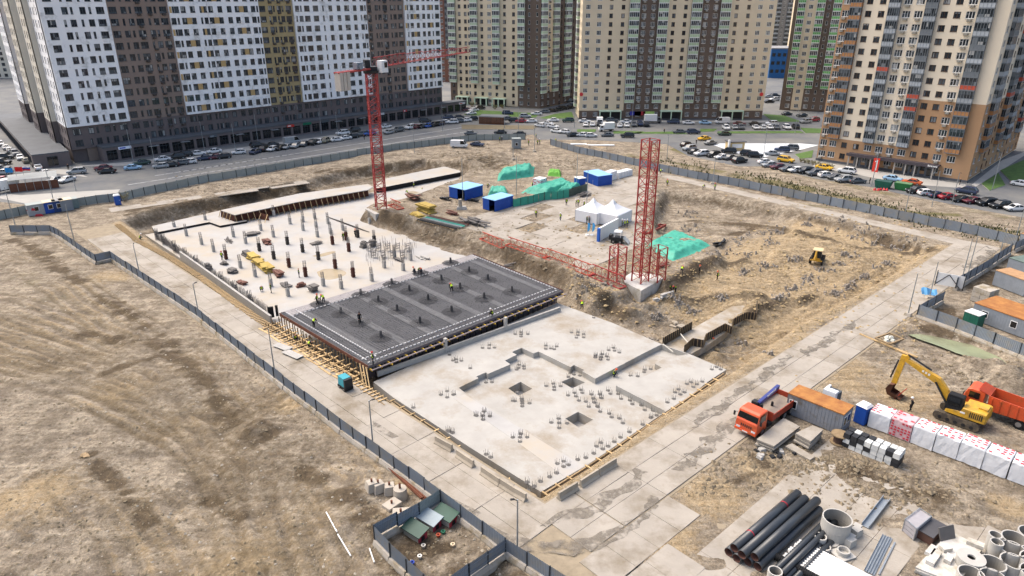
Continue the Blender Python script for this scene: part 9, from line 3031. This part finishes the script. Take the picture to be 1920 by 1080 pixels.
for u, v, lab, m, n, sx, sy, hz, z, sz in [
 (476, 487, 'yellow board pack, farthest of the pile on basement slab', M_BOARDY, 7, .3, .3, 1.0, ZC, (2.8, 1.2, .2)), (487, 497, 'yellow board pack in the middle of the pile on basement slab', M_BOARDY, 7, .3, .3, 1.0, ZC, (2.8, 1.2, .2)),
 (500, 507, 'yellow board pack, nearest of the pile on basement slab', M_BOARDY, 7, .3, .3, 1.0, ZC, (2.8, 1.2, .2)), (524, 516, 'brown plank stack beside the yellow board packs', M_SCRAPB, 8, .5, .4, .8, ZC, (2.2, .6, .15)),
 (427, 452, 'grey rod heap on the far left of basement slab', M_SCRAP, 10, 1.0, .6, .4, ZC, (2.2, .15, .12)), (474, 440, 'grey panel heap at the back of basement slab', M_SCRAP, 8, 1.0, .5, .5, ZC, (1.6, .8, .12)), (463, 479, 'dark crate stack on basement slab left of the yellow boards', [M_DARK, M_SCRAP], 6, .5, .3, .7, ZC, (1.7, .8, .25)),
 (421, 496, 'dark scrap pile by the brown column stub', M_SCRAP, 8, .5, .4, .5, ZC, (.8, .5, .2)), (437, 511, 'grey sheet pile on basement slab near the wall bars', M_SCRAP, 8, .8, .4, .6, ZC, (1.2, .7, .15)), (455, 532, 'brown scrap pile near the wall bars', M_SCRAPB, 7, .6, .4, .4, ZC, (1.0, .5, .2)),
 (392, 505, 'dark panel bundle against the wall bars', M_SCRAP, 5, .4, .3, .9, ZC, (1.0, .6, .25)), (500, 456, 'brown formwork pile in mid basement slab', M_SCRAPB, 7, .8, .4, .6, ZC, (1.5, .7, .2)), (591, 457, 'flat grey pile among columns of basement slab', M_SCRAP, 6, .7, .4, .4, ZC, (1.2, .8, .12)),
 (682, 464, 'upright grey panel pack, left of two by the bar cages', M_SCRAP, 5, .15, .15, 1.2, ZC, (1.0, .9, .35)), (699, 462, 'upright grey panel pack, right of two by the bar cages', M_SCRAP, 5, .15, .15, 1.2, ZC, (1.0, .9, .35)), (586, 546, 'grey panel stack by the deck back edge', M_SCRAP, 6, .3, .3, 1.0, ZC, (1.2, .9, .2)),
 (564, 537, 'brown box stack near the worker by the puddle', M_SCRAPB, 6, .4, .3, .6, ZC, (.9, .6, .2)), (535, 535, 'greenish sheet pile by the near edge of basement slab', M_SCRAP, 6, .9, .4, .3, ZC, (1.4, .6, .1)), (748, 488, 'grey plank pile by the deck far corner', M_SCRAP, 7, .8, .4, .3, ZC, (1.6, .4, .1)), (790, 484, 'pale plank pile at the deck far corner', M_CONC2, 7, .8, .5, .3, ZC, (1.6, .4, .1)),
 (776, 374, 'brown form stack right of the red crane base', [M_SCRAPB, M_CONC], 10, .9, .5, 1.4, None, (2.6, 1.4, .16)), (800, 396, 'yellow insulation pack on the platform edge', M_BOARDY, 10, .3, .2, 1.5, None, (4.2, 1.8, .2)), (782, 405, 'low yellow board pack before the insulation pack', M_BOARDY, 6, .4, .2, .6, None, (3.2, 1.2, .15)),
 (890, 420, 'grey mesh bundles heaped on the platform edge', M_SCRAP, 22, 2.6, 1.6, 1.0, None, (2.6, .5, .16)), (850, 402, 'reddish steel pile behind the mesh bundles', M_SCRAPB, 10, 1.4, .7, .6, None, (1.8, .4, .16)), (838, 375, 'black tyres and scrap before the open blue container', M_DARK, 9, 1.8, .6, .6, None, (.8, .7, .2)),
 (890, 378, 'dark scrap between the two blue containers', M_DARK, 8, 1.2, .6, .6, None, (.9, .5, .2)), (1095, 368, 'purple grey steel pile beside the panel stack', M_SCRAP, 10, 1.2, .9, .7, None, (1.8, .3, .2)), (1245, 500, 'rusty steel plates below the big tarpaulin', M_SCRAPB, 7, 1.2, .5, .4, None, (1.5, .5, .12)), (1350, 458, 'dark timber pile beyond the big tarpaulin', M_DARK, 9, 1.6, .7, .6, None, (1.8, .4, .2)),
 (1245, 562, 'row of grey blocks in the sand pit below the crane block', M_CONC2, 9, 2.2, .3, .4, None, (.9, .4, .3)), (1270, 612, 'white sheet heap in the sand pit', M_CONC, 6, .7, .5, .4, None, (1.0, .7, .15)), (775, 345, 'dark steel bits on the white back slab', M_DARK, 6, 1.0, .4, .4, None, (1.0, .3, .15)),
 (1000, 545, 'scrap wood at the deck far right corner', M_TIMBER2, 12, 2.4, .6, .5, None, (1.8, .2, .14)), (960, 505, 'bent rods along the deck north-east edge', M_SCRAP, 12, 2.4, .6, .5, None, (1.8, .15, .12)), (163, 856, 'grey board scraps lying on the open field', M_TIMBER2, 3, .5, .4, .12, None, (.7, .3, .06))]:
 heap(u, v, lab, m, n, sx, sy, hz, z, seed=u, rz=R(-46 if u % 3 else 42), sz=sz)
# long steel bundles with teal strips on the platform edge
A, B = GT(782, 412, .2), GT(856, 436, .2)
s = (B - A).normalized().cross(Vector((0, 0, -1)))
for k in range(6):
 t = thing('steel_bundle', 'long steel bundle on the platform edge, %s from the slab side' % ordinal(k), 'bundle', (0, 0, 0), 0, 'long steel bundles')
 part(t, 'bars', (M_DARK, M_SCRAP, M_STEEL, M_TEAL, M_SCRAP, M_SCRAPB)[k], lambda m: [m.bar(A + s * (k * .7 + j * .12) + Vector((0, 0, .1 + (j % 2) * .12)), B + s * (k * .7 + j * .12) + Vector((0, 0, .1 + (j % 2) * .12)), .1) for j in range(4)])
 if k == 0:
  for j in range(16):
   q = A.lerp(B, j / 16)
   part(t, 'bearer', M_TIMBER2, lambda m: m.bar(q - s * .4, q + s * .6, .2, .15))
t = thing('rod_bundle', 'long grey rod bundle lying on the basement slab toward the crane', 'bundle')
part(t, 'bars', M_SCRAP, lambda m: [m.bar(GV(612 + j * 3, 406 + j, ZC + .15), GV(668 + j * 3, 427 + j, ZC + .15), .12) for j in range(9)])
t = thing('concrete_mast_foot', 'pale round concrete mast foot on the platform', 'footing', GT(863, 392))
part(t, 'drum', M_CONC, lambda m: m.cyl((0, 0, 0), (0, 0, 2.2), .45, .4, 14))
part(t, 'base', M_CONC2, lambda m: m.box((.3, 0, .3), (2.2, 1.4, .6), taper=.8))
# ------------------------------------------------------------------ pile heads in the sand pit (several hundred, a few pixels each)
rp = random.Random(21)
ph = MB()
CL = [(1375, 452, 16, 26, 9), (1290, 405, 14, 30, 8), (1300, 430, 12, 24, 7), (1420, 440, 12, 22, 6), (1455, 432, 22, 18, 6), (1445, 455, 14, 14, 8), (1487, 486, 12, 16, 5), (1590, 478, 16, 16, 6), (1572, 494, 16, 16, 5), (1545, 508, 14, 14, 4), (1518, 523, 16, 14, 7), (1488, 543, 18, 18, 5), (1462, 556, 16, 14, 6), (1560, 552, 18, 14, 5), (1585, 540, 14, 16, 5), (1620, 520, 18, 18, 5), (1660, 497, 14, 20, 6),
 (1515, 421, 14, 20, 3), (1570, 431, 14, 22, 4), (1610, 444, 16, 22, 5), (1640, 455, 18, 24, 6), (1690, 462, 18, 24, 5), (1350, 475, 10, 20, 5), (1400, 480, 10, 20, 6), (1270, 575, 14, 14, 6), (1230, 600, 18, 16, 5), (1300, 585, 12, 12, 4), (1355, 560, 14, 16, 5), (1110, 575, 10, 30, 4), (1215, 640, 16, 22, 4), (1130, 535, 10, 16, 4), (1090, 520, 10, 16, 3), (1400, 510, 14, 20, 6), (1440, 500, 12, 16, 5), (1395, 645, 5, 14, 3), (1445, 665, 4, 8, 2)]
for u, v, n, su, sv in CL:
 for i in range(n):
  q = GT(rp.gauss(u, su * .55), rp.gauss(v, sv * .5))
  h = .1 + .65 * rp.random() ** 1.7
  ph.box((q.x, q.y, q.z + h / 2 - .15), (.32, .32, h + .3), 0, rz=rp.random() * 1.6, rx=rp.uniform(-.3, .3), ry=rp.uniform(-.3, .3), taper=rp.uniform(.55, 1))
  if rp.random() < .5:
   for k in range(3):
    a = rp.random() * 6.28
    ph.bar((q.x, q.y, q.z + h - .2), (q.x + .3 * math.cos(a), q.y + .3 * math.sin(a), q.z + h + rp.uniform(0, .35)), .04, .04, 1)
  if rp.random() < .6:
   ph.box((q.x + rp.uniform(-.9, .9), q.y + rp.uniform(-.9, .9), q.z + .08), (rp.uniform(.2, .6), rp.uniform(.15, .4), .25), 0, rz=rp.random() * 3, taper=.6)
tag(ph.build('pile_heads', [mat('pile_concrete', '#8f877c', .9, var=.2, scale=2), M_REBAR2]), 'broken grey concrete pile heads scattered in rows over the sand pit', 'pile heads', kind='stuff')
# ------------------------------------------------------------------ clods and stones
def stones(label, name, n, gen, m, smin, smax, seed, flat=.6):
 r = np.random.default_rng(seed)
 oc = np.array([(1, 0, 0), (-1, 0, 0), (0, 1, 0), (0, -1, 0), (0, 0, 1), (0, 0, -1)], float)
 of = np.array([(0, 2, 4), (2, 1, 4), (1, 3, 4), (3, 0, 4), (2, 0, 5), (1, 2, 5), (3, 1, 5), (0, 3, 5)])
 V_, F_ = [], []
 k = 0
 while k < n:
  u, v = gen(r)
  p = GT(u, v)
  if p.y > 235 or abs(p.x) > 128:
   continue
  s = smin * (smax / smin) ** (r.random() ** 2.2)
  a = r.random() * 6.28
  q = oc * (s * r.uniform(.6, 1.3, (6, 1)))
  q[:, 2] *= flat
  c_, s_ = math.cos(a), math.sin(a)
  V_.append(np.stack([q[:, 0] * c_ - q[:, 1] * s_ + p.x, q[:, 0] * s_ + q[:, 1] * c_ + p.y, q[:, 2] + p.z + s * .12], 1))
  F_.append(of + 6 * k)
  k += 1
 me_ = bpy.data.meshes.new(name)
 me_.from_pydata(np.concatenate(V_).tolist(), [], np.concatenate(F_).tolist())
 me_.materials.append(m)
 tag(put(name, me_), label, 'rubble', kind='stuff')
def g_field(r):
 while True:
  u, v = r.uniform(0, 1000), r.uniform(445, 1085)
  if v > 470 + (u - 200) * .78 or u < 190:
   return u, v
def g_yard(r):
 k = r.integers(0, 4)
 if k == 0:
  return r.normal(1700, 90), r.normal(915, 28)
 if k == 1:
  return r.normal(1800, 80), r.normal(690, 25)
 if k == 2:
  return r.normal(1560, 60), r.normal(870, 15)
 return r.uniform(1280, 1560), r.uniform(830, 930)
def g_back(r):
 k = r.integers(0, 5)
 if k == 0:
  return r.normal(900, 45), r.normal(300, 12)
 if k == 1:
  return r.normal(1080, 70), r.normal(308, 12)
 if k == 2:
  return r.normal(900, 110), r.normal(440, 30)
 if k == 3:
  return r.uniform(950, 1250), r.uniform(330, 500)
 return r.uniform(300, 860), r.uniform(330, 385)
def g_pit(r):
 return r.uniform(1060, 1740), r.normal(530, 70)
stones('dark clods of earth strewn over the open field', 'clods', 3600, g_field, mat('clod', '#81755f', .95, var=.25, scale=.6), .04, .22, 1)
stones('pale stones and scraps strewn over the open field', 'stones', 700, g_field, mat('stone_pale', '#9f9788', .9, var=.2), .05, .2, 2)
stones('clods of churned soil in the storage yard', 'clods', 2600, g_yard, mat('clod_yard', '#7a6e5a', .95, var=.25, scale=.6), .06, .38, 3)
stones('broken soil and rubble around the platform and back bank', 'rubble', 3800, g_back, mat('clod_back', '#857863', .95, var=.3, scale=.5), .08, .5, 4)
stones('lumps of sand in the excavation', 'clods', 4200, g_pit, mat('clod_sand', '#9d8a68', .95, var=.25, scale=.5), .08, .42, 5)
